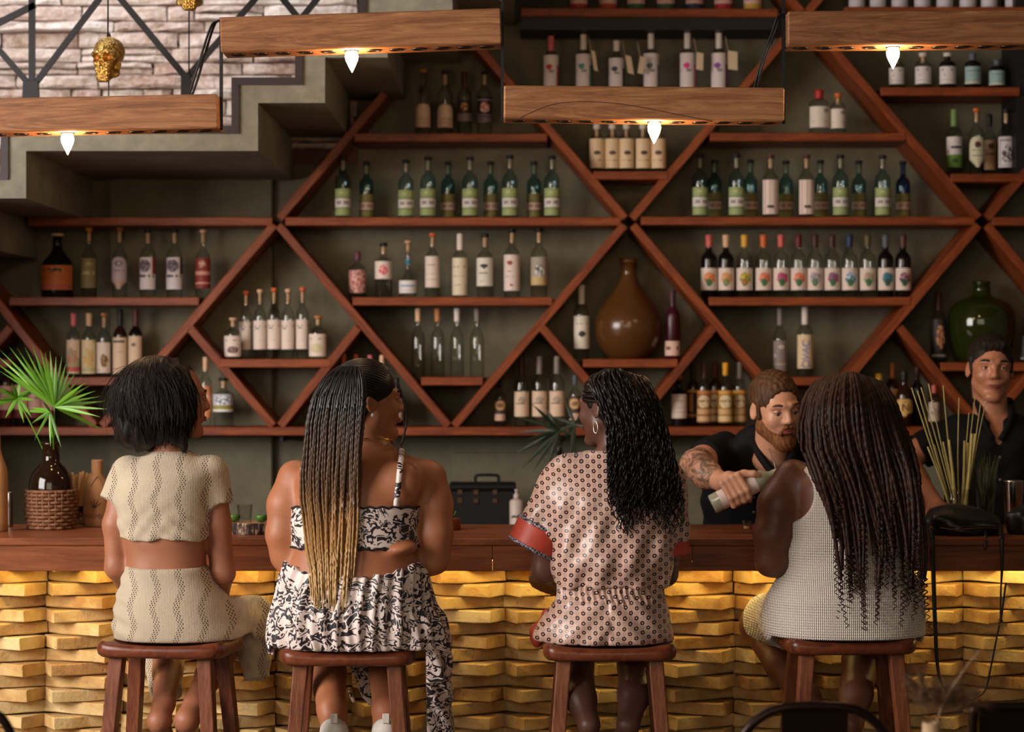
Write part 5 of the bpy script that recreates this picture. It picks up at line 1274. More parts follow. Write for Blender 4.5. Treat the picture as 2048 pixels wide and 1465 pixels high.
g.warp(lambda X, Y, Z: (.0055 * np.sin(np.arctan2(X - xc2, d - Y) * 34 + 5 * np.sin(Z * 9)) + .004 * np.sin(np.arctan2(X - xc2, d - Y) * 21 - Z * 12)) * np.clip((1.17 - Z) * 6, .5, 1) * (Z > .70) + .006 * np.sin(X * 120 + 6 * np.sin(Z * 10)) * np.clip((.80 - Z) * 9, 0, 1))
seat_cut(g, d, 700); g.obj('gathered_skirt', print_m, w2)
# necklace, earring
gold = plain('gold', S(214, 160, 70), .25, 1.0); pearl = plain('pearl', S(236, 224, 206), .2)
nk = []
for i in range(26):
    an = math.radians(-150 + i * 12); q = a3(743, 884, .038) + np.array([.072 * math.cos(an), .072 * math.sin(an), -.012 * math.sin(an)]); nk.append(q)
nk = body2.push(np.array(nk), .003, 6); MB().tube(nk, .0022, 6).build('necklace', gold, w2)
e_ = f2.p(.083, -.008, -.040); prof = [(max(1e-4, .0058 * math.sin(math.pi*i/8)), -.0058*math.cos(math.pi*i/8)) for i in range(9)]
MB().lathe(prof, 12, Matrix.Translation(Vector(e_))).build('earring', pearl, w2)
# hair cap with parted rows, high ponytail of braids
hm2 = hair_mat('braided black hair', S(13, 9, 8), S(30, 20, 15), .4)
hg = Grid(f2.o - .17, f2.o + .17, .0045)
hg.add(f2.ell((0, -.018, .034), (.0815, .101, .090)), .01).add(f2.ell((0, -.055, -.030), (.066, .056, .060)), .03)
hg.cut(f2.ell((0, .115, -.055), (.12, .080, .105)), .012); hg.cut(f2.ell((.070, .040, -.085), (.05, .065, .085)), .012); hg.cut(f2.ell((-.070, .040, -.085), (.05, .065, .085)), .012)
hg.obj('hair', hm2, w2)
G2 = f2.p(0.01, -.095, .068)
pol = []; rad = []
for i in range(30):                              # rows from the hairline to the gather point
    an = -1.9 + 3.8 * i / 29; s0 = np.array([math.sin(an) * .080, .045 * math.cos(an) + .012, .045 + .050 * math.cos(an)])
    s1 = np.array([0.01, -.095, .068]); pts = []
    for t_ in np.linspace(0, 1, 22):
        q = s0 * (1 - t_) + s1 * t_ - np.array([0, -.018, .034]); q = q / np.sqrt((q[0]/.083)**2 + (q[1]/.103)**2 + (q[2]/.092)**2) + np.array([0, -.018, .034]); pts.append(f2.p(*q))
    pol.append(np.array(pts)); rad.append(.0042 * (1 + .3 * np.abs(np.sin(np.arange(22) * 1.6))))
env = np.array([(735, 676, 716), (752, 652, 724), (775, 634, 727), (800, 623, 727), (850, 612, 723), (900, 608, 719), (950, 603, 716), (1000, 603, 714), (1050, 608, 711), (1100, 613, 706), (1150, 622, 702), (1200, 630, 698), (1245, 640, 690)], float)
rh = np.random.default_rng(4)
t2 = NT('ombre braids'); tc = t2.n('ShaderNodeTexCoord'); sp = t2.n('ShaderNodeSeparateXYZ'); t2.l(tc.outputs['Object'], sp.inputs[0])
nz = t2.noise(t2.coord('Object', (140, 140, 3)), 1.0, 2, .6)
zz = t2.math('ADD', sp.outputs[2], t2.math('MULTIPLY_ADD', nz, .30, -.15))
t2.set(color=t2.ramp(t2.math('DIVIDE', t2.math('SUBTRACT', zz, .85), .85), [(.05, S(206, 170, 112)), (.36, S(164, 118, 68)), (.52, S(84, 54, 28)), (.80, S(24, 16, 12))]), rough=.42); braid_m = t2.m
NB = 120
for i in range(NB):
    u = (i % 40 + rh.uniform(.1, .9)) / 40; lay = i // 40; yend = rh.choice([1010, 1090, 1150, 1190, 1225, 1245]) + rh.uniform(-25, 0); ys = np.concatenate([[735, 746, 760], np.arange(785, yend, 6.0)])
    l = np.interp(ys, env[:, 0], env[:, 1]); r_ = np.interp(ys, env[:, 0], env[:, 2]); xs = l + (r_ - l) * (u + .03 * np.sin(ys * .013 + i)) ; xs += rh.normal(0, 2.5) * (ys - 735) / 400
    top_ = np.clip((ys - 735) / 80, 0, 1); yo = -.105 - .05 * np.sqrt(top_) - .012 * lay
    pt = np.stack([(xs - CX) * (d + yo) / FPX, d + .02 + yo, CAMZ - (ys - CY) * (d + yo) / FPX], 1)
    pt = body2.push(pt, .006 + .007 * lay, 5)
    m = len(ys); pol.append(pt); taper = np.where(ys > yend - 60, np.clip((yend - ys) / 60, .25, 1), 1.0)
    rad.append((.0046 - .0012 * np.clip((ys - 900) / 300, 0, 1)) * taper * (1 + .26 * np.sin(np.arange(m) * 2.4 + i)))
# one thin braid beside the cheek
pt = catmull([f2.p(.05, .078, .055), f2.p(.066, .090, .010), f2.p(.068, .100, -.06), a3(799, 905, .02)], 40); pol.append(pt); rad.append(.0042 * (1 + .3 * np.sin(np.arange(40) * 2.2)))
tubes_obj('braids', pol, rad, braid_m, w2, 5)
face_parts(w2, f2, 'brown', S(150, 74, 60), S(24, 16, 12), sk2, sides=(1,))
# ---------------------------------------------------------------- woman in the pink patterned set (third stool)
d = D3
sk3 = skin('deep brown skin', S(96, 62, 50), .42)
w3 = empty('person', (XP(1217, d), d, 0), 'seated woman in a pink patterned shirt and shorts with long curly hair', 'person', 'women sitting at the bar')
a3 = lambda x, y, o=0.0, d=D3: A3(x, y, d + o)
T3 = secs(d, [(1210, 1118, 1322, .0, .115), (1175, 1122, 1318, .0, .108), (1140, 1120, 1320, .0, .108), (1090, 1112, 1330, .005, .115), (1040, 1104, 1340, .01, .120), (1000, 1100, 1346, .012, .122), (960, 1108, 1344, .02, .112), (935, 1130, 1322, .025, .092), (915, 1168, 1288, .03, .070), (900, 1190, 1266, .035, .055)])
f3 = Fr(a3(1217, 816, .05), yaw=50, pitch=-3)
g = Grid((XP(1010, d), d - .24, .42), (XP(1420, d), d + .55, ZP(715, d)), .0052)
g.add(loft(T3), .02)
chain(g, [a3(1118, 958, .02), a3(1092, 1050, .02), a3(1088, 1140, .04), a3(1130, 1165, .24), a3(1160, 1160, .32)], [.048, .042, .038, .034, .025], .02)
chain(g, [a3(1332, 958, .02), a3(1342, 1050, .03), a3(1330, 1148, .06), a3(1290, 1165, .24), a3(1260, 1160, .32)], [.048, .042, .038, .034, .025], .02)
g.add(cap(a3(1228, 910, .035), f3.p(0, -.02, -.06), .050, .046), .03); head(g, f3)
hand(g, Fr(a3(1164, 1160, .32), yaw=-40), .5, 1); hand(g, Fr(a3(1256, 1160, .32), yaw=40), .5, -1)
chain(g, [a3(1150, 1265, .40), a3(1150, 1330, .26), a3(1162, 1400, .14), a3(1178, 1452, .06), a3(1178, 1478, .16)], [.060, .058, .048, .032, .030], .02)
chain(g, [a3(1272, 1265, .40), a3(1272, 1330, .26), a3(1268, 1390, .14), a3(1256, 1452, .06), a3(1256, 1478, .16)], [.060, .058, .050, .033, .030], .02)
body3 = g; g.obj('body', sk3, w3, 2)
# small flower rings in staggered rows, dark and pale alternating
t = NT('pink flower print'); tc = t.n('ShaderNodeTexCoord'); sp = t.n('ShaderNodeSeparateXYZ'); t.l(tc.outputs['Object'], sp.inputs[0])
wv = t.noise(tc.outputs['Object'], 5, 2, .5); x = t.math('ADD', sp.outputs[0], t.math('MULTIPLY', wv, .03)); z = t.math('ADD', sp.outputs[2], t.math('MULTIPLY', wv, .03))
def ring(ox, oz, px, pz, r, wd):
    u = t.math('SUBTRACT', t.math('FRACT', t.math('ADD', t.math('DIVIDE', x, px), 50 + ox)), .5); v = t.math('SUBTRACT', t.math('FRACT', t.math('ADD', t.math('DIVIDE', z, pz), 50 + oz)), .5)
    u = t.math('MULTIPLY', u, px); v = t.math('MULTIPLY', v, pz); an = t.math('ARCTAN2', v, u)
    dd = t.math('SUBTRACT', t.math('SQRT', t.math('ADD', t.math('MULTIPLY', u, u), t.math('MULTIPLY', v, v))), t.math('MULTIPLY', t.math('COSINE', t.math('MULTIPLY', an, 5)), r * .10))
    return t.math('LESS_THAN', t.math('ABSOLUTE', t.math('SUBTRACT', dd, r)), wd)
px_, pz_ = .036, .029
dk = t.math('MAXIMUM', ring(0, 0, px_, pz_, .0044, .0021), ring(.5, .5, px_, pz_, .0044, .0021)); lt = t.math('MAXIMUM', ring(.5, 0, px_, pz_, .0042, .0012), ring(0, .5, px_, pz_, .0042, .0012))
base = S(212, 170, 152)
t.set(color=t.mix(dk, t.mix(lt, base, S(170, 150, 140)), S(40, 26, 32)), rough=.34, sheen=.1, spec=.5); fl_m = t.m
fold3 = lambda X, Y, Z: (.0042 * np.sin((X * 1.0 + Z * .30) * 62 + 1.5*np.sin(Z * 9)) + .003 * np.sin((X * .9 - Z * .45) * 95)) * np.clip((ZP(960, D3) - Z) * 7, 0, 1)
g = Grid((XP(1005, d), d - .22, ZP(1185, d)), (XP(1430, d), d + .26, ZP(880, d)), .0045)
g.add(loft(T3), .02, .020); g.add(ell(a3(1225, 1120, -.02), (.165, .128, .055)), .05)
g.add(capcut(a3(1138, 955, .02), a3(1085, 1058, .02), .075, .077), .04); g.add(capcut(a3(1320, 955, .02), a3(1336, 1082, .03), .070, .062), .04)
g.keep(lambda X, Y, Z: np.maximum(ZP(1170, D3) - Z, Z - (ZP(902, D3) - .10 * np.maximum(0, Y - D3 - .05))) + 0 * X, .004)
g.warp(fold3); g.obj('shirt', fl_m, w3)
rust = plain('rust red cuff', S(186, 66, 46), .5, var=.08, scale=30); navy = NT('navy white trim')
tc = navy.n('ShaderNodeTexCoord'); ch = navy.n('ShaderNodeTexChecker'); ch.inputs['Scale'].default_value = 150; ch.inputs[1].default_value = c4(S(26, 26, 44)); ch.inputs[2].default_value = c4(S(150, 150, 160)); navy.l(tc.outputs['Object'], ch.inputs[0]); navy.set(color=ch.outputs[0], rough=.6); navy_m = navy.m
def cuff(a, b, r0, r1, name, m):
    a = np.array(a); b = np.array(b); n = (b - a) / np.linalg.norm(b - a); g = Grid(np.minimum(a, b) - .11, np.maximum(a, b) + .11, .0042)
    f_, lo, hi = cap(a - (b - a), b + (b - a), r0 - (r1 - r0), r1 + (r1 - r0))
    g.add((f_, lo, hi), 0); g.keep(lambda X, Y, Z: np.maximum((X-b[0])*n[0] + (Y-b[1])*n[1] + (Z-b[2])*n[2], (a[0]-X)*n[0] + (a[1]-Y)*n[1] + (a[2]-Z)*n[2]), 0)
    g.obj(name, m, w3)
A_, B_ = a3(1138, 955, .02), a3(1067, 1094, .02); ax = (B_ - A_) / np.linalg.norm(B_ - A_)
cuff(B_ - ax * .066, B_ + ax * .004, .0845, .0835, 'sleeve_cuff', rust)
for o_ in (-.074, -.001): cuff(B_ + ax * o_, B_ + ax * (o_ + .011), .0865, .0862, 'cuff_trim', navy_m)
A_, B_ = a3(1320, 955, .02), a3(1338, 1098, .03); ax = (B_ - A_) / np.linalg.norm(B_ - A_)
cuff(B_ - ax * .03, B_ + ax * .02, .0645, .0645, 'sleeve_cuff', rust); cuff(B_ - ax * .034, B_ - ax * .025, .0665, .0665, 'cuff_trim', navy_m)
# waistband and shorts
g = Grid((XP(1080, d), d - .22, ZP(1215, d)), (XP(1360, d), d + .22, ZP(1140, d)), .0040)
g.add(loft(secs(d, [(1205, 1112, 1330, .0, .124), (1180, 1116, 1326, .0, .120), (1155, 1114, 1328, .0, .120)]), round_=.012), .0)
g.warp(lambda X, Y, Z: .0035 * np.sin(np.arctan2(X - XP(1220, D3), D3 - Y) * 46 + 2 * np.sin(Z * 60))); g.obj('waistband', fl_m, w3)
P3 = secs(d, [(1305, 1092, 1332, .02, .150), (1275, 1070, 1346, .02, .165), (1240, 1082, 1340, .015, .155), (1210, 1104, 1330, .01, .135), (1190, 1112, 1328, .0, .122)])
g = Grid((XP(1030, d), d - .22, ZP(1330, d)), (XP(1390, d), d + .52, ZP(1180, d)), .0050)
g.add(loft(P3), .03, .003); g.add(capcut(a3(1145, 1262, .08), a3(1140, 1268, .36), .088, .090), .03); g.add(capcut(a3(1285, 1262, .08), a3(1282, 1268, .36), .088, .090), .03)
g.cut(cap(a3(1222, 1215, -.165), a3(1216, 1320, -.165), .012, .014), .03)
g.warp(lambda X, Y, Z: .0035 * np.sin((X - XP(1217, D3)) * 70 * (1 + .0 * Z) + np.sign(X - XP(1217, D3)) * Z * 60))
seat_cut(g, d, 1217); g.obj('shorts', fl_m, w3)
g = Grid((XP(1050, d), d - .12, ZP(1310, d)), (XP(1110, d), d + .46, ZP(1195, d)), .0042)
g.add(cap(a3(1094, 1228, .04), a3(1074, 1284, .06), .016, .018), .0); g.add(cap(a3(1074, 1262, .06), a3(1078, 1275, .32), .024, .03), .02); g.obj('side_stripe', rust, w3)
# hoop earring on the near ear
e_ = f3.p(-.085, -.012, -.060); hp = [e_ + f3.R @ np.array([0, .0085 * math.cos(q), .018 * math.sin(q)]) + np.array([0, 0, .0]) for q in np.linspace(0, 2*math.pi, 25)]
MB().tube(hp, .0016, 6, cap=False).build('earring', plain('pale gold', S(232, 206, 170), .25, 1.0), w3)
# hair: core volume and curly locks
hm3 = hair_mat('glossy black hair', S(12, 8, 8), S(36, 26, 24), .34)
hg = Grid((XP(1120, d), d - .27, ZP(1040, d)), (XP(1400, d), d + .2, ZP(715, d)), .0052)
hg.add(f3.ell((0, -.020, .034), (.083, .102, .090)), .01)
hg.add(loft([(ZP(1010, d), XP(1296, d), d - .12, .085, .035), (ZP(960, d), XP(1290, d), d - .105, .095, .045), (ZP(900, d), XP(1276, d), d - .07, .090, .06), (ZP(840, d), XP(1262, d), d - .02, .085, .085), (ZP(790, d), XP(1245, d), d + .01, .085, .095)], 2.0), .03)
hg.cut(f3.ell((0, .115, -.045), (.12, .085, .105)), .012); hg.cut(f3.ell((-.075, .040, -.080), (.05, .060, .080)), .014); hg.cut(f3.ell((-.095, .0, -.005), (.03, .03, .045)), .008); hg.cut(f3.ell((-.08, -.005, -.10), (.045, .05, .06)), .01)
hg.warp(lambda X, Y, Z: .0035 * np.sin(X * 150 + 2 * np.sin(Z * 60)) + .002 * np.sin(Z * 110 + X * 50))
hg.obj('hair', hm3, w3)
rh = np.random.default_rng(9); pol = []; rad = []
envl = np.array([(735, 1196, 1262), (760, 1176, 1296), (800, 1192, 1318), (850, 1212, 1334), (900, 1214, 1346), (950, 1216, 1358), (1000, 1216, 1366), (1050, 1226, 1366), (1080, 1236, 1360)], float)
for i in range(330):
    u = rh.random(); yend = rh.uniform(960, 1062) + 12 * np.sin(u * 9); ys = np.arange(738 + 30 * abs(u - .45), yend, 5.0); m = len(ys)
    l = np.interp(ys, envl[:, 0], envl[:, 1]); r_ = np.interp(ys, envl[:, 0], envl[:, 2]); amp = np.clip((ys - 800) / 200, .15, 1) * rh.uniform(2.0, 4.8); ph = rh.uniform(0, 6.3); fq = rh.uniform(.16, .24)
    xs = l + (r_ - l) * u + amp * np.sin(ys * fq + ph); lay = rh.random(); yo = -.095 - .06 * np.clip((ys - 740) / 60, 0, 1) - .04 * lay + .006 * np.cos(ys * fq + ph)
    yo = yo + .16 * (np.abs(u - .45) * 1.5)**2 * np.clip((900 - ys) / 150, 0, 1)
    pt = np.stack([(xs - CX) * (d + yo) / FPX, d + yo, CAMZ - (ys - CY) * (d + yo) / FPX], 1); q = body3.push(pt, .012 + .02 * lay, 6)
    pol.append(q); rad.append(np.linspace(.0042, .0016, m) * rh.uniform(.7, 1.15))
# braided rows at the temple
for i in range(7):
    s0 = np.array([-.066 + .004 * i, .055 - .012 * i * .6, .030 + .011 * i]); s1 = np.array([-.066 + .004*i, -.055, .020 + .010 * i]); pts = []
    for t_ in np.linspace(0, 1, 20):
        q = s0 * (1 - t_) + s1 * t_ - np.array([0, -.020, .034]); q = q / np.sqrt((q[0]/.0855)**2 + (q[1]/.1045)**2 + (q[2]/.0925)**2) + np.array([0, -.020, .034]); pts.append(f3.p(*q))
    pol.append(np.array(pts)); rad.append(.0042 * (1 + .3 * np.abs(np.sin(np.arange(20) * 1.6))))
tubes_obj('curls', pol, rad, hm3, w3, 4)
face_parts(w3, f3, 'brown', S(120, 60, 54), S(16, 10, 10), sk3, sides=(-1,))
# woven bag on her lap
t = NT('woven straw'); tc = t.n('ShaderNodeTexCoord'); w_ = t.n('ShaderNodeTexWave'); w_.inputs['Scale'].default_value = 55; w_.bands_direction = 'Z'; w_.inputs['Distortion'].default_value = 6; w_.inputs['Detail Scale'].default_value = 4; t.l(tc.outputs['Object'], w_.inputs[0])
t.set(color=t.ramp(w_.outputs[1], [(.2, S(110, 72, 24)), (.6, S(186, 136, 62))]), rough=.8); t.bump(w_.outputs[1], .8, .006); straw = t.m
bg = empty('straw_bag', tuple(a3(1200, 1195, .26)), 'round woven straw bag on the lap of the woman in pink', 'bag')
g = Grid((XP(1030, d), d + .1, ZP(1215, d)), (XP(1370, d), d + .50, ZP(1105, d)), .005); g.add(ell(a3(1198, 1160, .29), (.228, .12, .066)), 0); g.keep(lambda X, Y, Z: Z - (ZP(1122, D3)) + 0*X + 0*Y, .012)
g.warp(lambda X, Y, Z: .0025 * np.sin(Z * 420) * np.sin(X * 160 + Y * 160)); g.obj('basket', straw, bg)

# ---------------------------------------------------------------- woman in the white knit dress (fourth stool)
d = D4
sk4 = skin('dark brown skin', S(108, 64, 46), .46)
w4 = empty('person', (XP(1690, d), d, 0), 'seated woman in a sleeveless white knit dress with very long locs', 'person', 'women sitting at the bar')
a3 = lambda x, y, o=0.0, d=D4: A3(x, y, d + o)
T4 = secs(d, [(1200, 1560, 1832, .0, .150), (1160, 1572, 1822, .0, .138), (1120, 1580, 1812, .0, .130), (1060, 1584, 1808, .0, .132), (1010, 1586, 1806, .005, .135), (970, 1586, 1804, .01, .132), (945, 1596, 1796, .02, .112), (925, 1626, 1768, .025, .088), (908, 1656, 1742, .03, .064)])
f4 = Fr(a3(1692, 832, .05), yaw=28, pitch=-4)
g = Grid((XP(1440, d), d - .27, .42), (XP(1890, d), d + .55, ZP(725, d)), .0055)
g.add(loft(T4), .02)
chain(g, [a3(1586, 958, .02), a3(1556, 1010, .0), a3(1545, 1070, -.01), a3(1542, 1122, .0), a3(1600, 1150, .22), a3(1640, 1130, .34)], [.062, .060, .056, .046, .040, .027], .03)
chain(g, [a3(1802, 958, .02), a3(1812, 1010, .0), a3(1822, 1070, .0), a3(1822, 1110, .02), a3(1836, 1090, .22), a3(1848, 1075, .36)], [.058, .052, .048, .042, .036, .026], .03)
g.add(cap(a3(1698, 915, .03), f4.p(0, -.02, -.06), .056, .050), .03); head(g, f4)
hand(g, Fr(a3(1644, 1130, .34), yaw=-40), .5, 1); hand(g, Fr(a3(1848, 1072, .36), yaw=-4, pitch=0), .3, -1)
chain(g, [a3(1545, 1250, .38), a3(1520, 1250, .40), a3(1565, 1330, .26), a3(1610, 1395, .14), a3(1640, 1440, .08), a3(1650, 1476, .2)], [.070, .066, .056, .046, .034, .03], .02)
chain(g, [a3(1735, 1262, .40), a3(1722, 1320, .26), a3(1712, 1390, .12), a3(1702, 1450, .04), a3(1702, 1476, .16)], [.066, .060, .052, .036, .03], .02)
body4 = g; g.obj('body', sk4, w4, 2)
t = NT('white waffle knit'); tc = t.n('ShaderNodeTexCoord'); sp = t.n('ShaderNodeSeparateXYZ'); t.l(tc.outputs['Object'], sp.inputs[0]); x, z = sp.outputs[0], sp.outputs[2]
rowi = t.math('FLOOR', t.math('DIVIDE', z, .0085)); sh_ = t.math('MULTIPLY', t.math('MODULO', t.math('ADD', rowi, 400), 2.0), .5)
cell = t.math('MULTIPLY', t.math('SINE', t.math('MULTIPLY', t.math('ADD', t.math('DIVIDE', x, .0125), sh_), 2*math.pi)), t.math('SINE', t.math('MULTIPLY', t.math('DIVIDE', z, .0085), math.pi)))
cell = t.math('ABSOLUTE', cell)
t.set(color=t.mix(t.math('LESS_THAN', cell, .12), S(240, 228, 216), S(190, 172, 160)), rough=.85, sheen=.2); t.bump(cell, .7, .006); knit_m = t.m
g = Grid((XP(1450, d), d - .27, ZP(1330, d)), (XP(1890, d), d + .52, ZP(895, d)), .0050)
g.add(loft(T4), .02, .009)
H4 = secs(d, [(1302, 1566, 1826, .02, .170), (1275, 1540, 1844, .02, .185), (1240, 1536, 1848, .02, .185), (1200, 1546, 1842, .01, .168), (1165, 1562, 1828, .0, .148)])
g.add(loft(H4), .03, .004); g.add(capcut(a3(1612, 1236, .06), a3(1534, 1240, .38), .104, .088), .09); g.add(capcut(a3(1770, 1256, .08), a3(1742, 1262, .40), .092, .080), .04)
# sleeveless: the arm openings and the scoop at the neck
g.cut(ell(a3(1560, 985, .0), (.100, .30, .098), np.array(Matrix.Rotation(math.radians(14), 3, 'Y'))), .006); g.cut(ell(a3(1836, 985, .0), (.10, .30, .098), np.array(Matrix.Rotation(math.radians(-14), 3, 'Y'))), .006)
g.cut(ell(a3(1700, 905, .0), (.072, .30, .052)), .006)
g.keep(lambda X, Y, Z: Z - ZP(908, D4) + 0 * X + 0 * Y, .003)
g.warp(lambda X, Y, Z: .003 * np.sin((Z * 1.0 - X * .3) * 60) * np.clip((ZP(1040, D4) - Z) * 8, 0, 1) * np.clip((Z - ZP(1200, D4)) * 8, 0, 1))
seat_cut(g, d, 1690); g.obj('knit_dress', knit_m, w4)
hm4 = hair_mat('dark auburn locs', S(14, 8, 6), S(62, 31, 19), .55)
hg = Grid(f4.o - .18, f4.o + .18, .0052); hg.add(f4.ell((0, -.020, .032), (.086, .106, .092)), .01).add(f4.ell((0, -.05, -.04), (.078, .075, .075)), .03); hg.cut(f4.ell((0, .120, -.060), (.12, .080, .10)), .012); hg.obj('hair', hm4, w4)
rh = np.random.default_rng(12); pol = []; rad = []; pol2 = []; rad2 = []
env4 = np.array([(745, 1660, 1735), (765, 1628, 1766), (800, 1606, 1790), (850, 1594, 1808), (900, 1596, 1824), (950, 1618, 1836), (1000, 1640, 1842), (1050, 1656, 1846), (1100, 1664, 1848), (1150, 1668, 1848), (1200, 1672, 1846), (1290, 1680, 1836)], float)
for i in range(84):
    u = (i % 42 + rh.uniform(.0, 1.0)) / 42; lay = (i // 42) + rh.random() * .6
    yend = rh.uniform(1000, 1185) if u > .06 else rh.uniform(880, 930)
    ys = np.arange(748 + 40 * (u - .5)**2 * 2, yend, 5.0); m = len(ys)
    l = np.interp(ys, env4[:, 0], env4[:, 1]); r_ = np.interp(ys, env4[:, 0], env4[:, 2]); ph = rh.uniform(0, 6.3)
    uc = u + .022 * np.sin(u * 44) * np.clip((ys - 950) / 150, 0, 1)
    xs = l + (r_ - l) * uc + 6.0 * np.sin(ys * .016 + ph) * np.clip((ys - 780) / 150, 0, 1); s_ = np.clip((ys - 745) / 70, 0, 1)
    yo = -.02 - .135 * np.sqrt(s_) - .02 * lay + .30 * (abs(u - .5) * 1.6)**2.4 * np.clip((960 - ys) / 200, 0, 1)
    pt = np.stack([(xs - CX) * (d + yo) / FPX, d + yo, CAMZ - (ys - CY) * (d + yo) / FPX], 1); q = body4.push(pt, .010 + .010 * lay, 6)
    pol.append(q); rr_ = .0088 * rh.uniform(.7, 1.15) * (1 - .35 * np.linspace(0, 1, m)**3) * (1 + .13 * np.sin(np.arange(m) * 1.9 + i) + .08 * rh.normal(0, 1, m)); rr_[-1] = .002; rad.append(rr_)
    if rh.random() < .80 and u > .06:             # loose corkscrew end
        e_ = q[-3]; L = rh.uniform(.07, .20); k = int(L / .0022) + 4; tt = np.linspace(0, 1, k); a_ = tt * L / .012 * 2 * np.pi * .62 + ph
        p2 = np.stack([e_[0] + .006 * np.cos(a_) + .03 * rh.normal(0, .5) * tt**2, e_[1] - .004 + .006 * np.sin(a_), e_[2] - L * tt], 1); p2 = body4.push(p2, .016, 4); pol2.append(p2); rad2.append(np.linspace(.0024, .0012, k))
tubes_obj('locs', pol, rad, hm4, w4, 6); tubes_obj('curled_ends', pol2, rad2, hm4, w4, 4)

# ---------------------------------------------------------------- pouring bartender
shirt_m = plain('black shirt', S(11, 10, 13), .8, spec=.25, var=.15, scale=8, bump=.15, bscale=30); trou_m = plain('dark trousers', S(28, 26, 28), .8)
d = 8.25
skb = skin('light skin', S(206, 150, 120), .42)
b1 = empty('person', (XP(1530, d), d + .1, 0), 'bearded bartender in black leaning over the bar to pour a bottle', 'person', 'bartenders behind the bar')
a3 = lambda x, y, o=0.0, d=8.25: A3(x, y, d + o)
fb1 = Fr(A3(1552, 818, 7.93), yaw=199, pitch=-11, roll=5, sc=1.06)
g = Grid((XP(1330, d), 7.55, .86), (XP(1760, d), d + .34, ZP(715, 8.0)), .0046)
g.add(cap(A3(1545, 918, 8.02), fb1.p(0, -.025, -.075), .066, .060), .03); head(g, fb1, True)
TB1 = [(ZP(1150, d), XP(1550, d), d + .08, .19, .12), (ZP(1050, d), XP(1530, d), d + .04, .20, .12), (ZP(980, d), XP(1528, d), d - .03, .215, .12), (ZP(920, d), XP(1535, d), d - .10, .215, .11), (ZP(890, d), XP(1540, d), d - .15, .17, .09), (ZP(872, d), XP(1545, d), d - .18, .09, .07)]
g.add(loft(TB1), .03)
SH, EL, WR = A3(1432, 905, 8.12), A3(1392, 930, 7.92), A3(1443, 964, 7.74)
armb = [SH, EL, WR]
chain(g, [SH, EL, A3(1412, 948, 7.82), WR], [.060, .052, .050, .031], .02)
SH2, EL2, WR2 = A3(1640, 905, 8.1), A3(1690, 985, 8.06), A3(1650, 1035, 7.86); chain(g, [SH2, EL2, WR2], [.060, .050, .032], .02)
hand(g, Fr(WR2, yaw=60, pitch=-8), .3, 1)
# right hand grips the bottle from above
BA, BB = A3(1424, 1010, 7.66), A3(1518, 962, 7.66); bax = (BB - BA) / np.linalg.norm(BB - BA); BR = .034
mid = BA + bax * .092; upv = np.cross(bax, np.array([0, 1., 0])); upv = upv / np.linalg.norm(upv); upv = upv if upv[2] > 0 else -upv
kn = WR + np.array([.045, -.03, -.006]); fwd = np.array([0, -1., 0])
g.add(cap(WR, mid + upv * (BR + .020) + np.array([0, -.004, 0]), .030, .026), .02); pc = mid + upv * (BR + .016)
for j in range(4):
    b_ = pc + bax * (.030 - .020 * j); a0 = b_ + fwd * .012
    p1 = b_ + fwd * .030 + upv * .002; p2 = mid + bax * (.034 - .021 * j) + fwd * (BR + .011) - upv * .006; p3 = mid + bax * (.030 - .020 * j) + fwd * (BR + .004) - upv * (.030 + .004 * (j % 2)); p4 = mid + bax * (.028 - .020 * j) + fwd * (BR - .012) - upv * (.044 - .003 * j)
    chain(g, [a0, p1, p2, p3, p4], [.0125, .0115, .0105, .0098, .0085], .006)
tb = pc + bax * .030; chain(g, [tb - bax * .03 + np.array([0, .01, 0]), tb + bax * .022 + fwd * .018 - upv * .004, tb + bax * .050 + fwd * .030 - upv * .018, tb + bax * .062 + fwd * .030 - upv * .030], [.016, .0135, .0115, .0095], .008)
g.obj('body', skb, b1, 1)
# tattooed forearm print: thin printed skin sleeve
t = NT('tattooed skin'); co = t.coord(); nz = t.noise(co, 26, 4, .6, 1.5)
t.set(color=t.ramp(nz, [(.40, S(96, 78, 66)), (.52, S(150, 112, 88)), (.60, S(200, 146, 116))]), rough=.45)
tg = Grid(np.minimum(EL, WR) - .12, np.maximum(EL, WR) + .12, .0046); chain(tg, [EL + (SH - EL) * .25, EL, A3(1412, 948, 7.82), WR], [.0535, .0532, .0512, .0318], .02); tg.keep(lambda X, Y, Z: (X - (WR[0] - .012)) + 0*Y + 0*Z, 0); tg.obj('tattoo', t.m, b1)
g = Grid((XP(1330, d), 7.8, .84), (XP(1760, d), d + .34, ZP(835, 8.0)), .0052)
g.add(loft(TB1), .03, .012); g.add(capcut(SH + np.array([.03, .03, .0]), SH + (EL - SH) * .62, .074, .070), .03); g.add(capcut(SH2 + np.array([-.02, .02, 0]), SH2 + (EL2 - SH2) * .6, .072, .068), .03)
g.add(cap(A3(1500, 880, 8.05), A3(1600, 882, 8.05), .05, .05), .04)
vdir = A3(1560, 905, 7.95); g.cut(ell(A3(1548, 876, 7.97), (.062, .10, .060)), .01); g.cut(ell(A3(1556, 915, 7.90), (.022, .10, .075)), .01)
g.warp(lambda X, Y, Z: .004 * np.sin((X + Z * .8) * 60) * np.sin(Z * 25)); g.obj('shirt', shirt_m, b1)
for s_ in (-1, 1):
    ga = A3(1549 + s_ * 43, 884, 8.0); gb = A3(1556 + s_ * 7, 950, 7.935); MB().tube(catmull([ga + [0, .06, .01], ga, (ga + gb) / 2 + [s_ * .008, -.01, 0], gb], 14), [.015] * 14, 8).build('collar', shirt_m, b1)
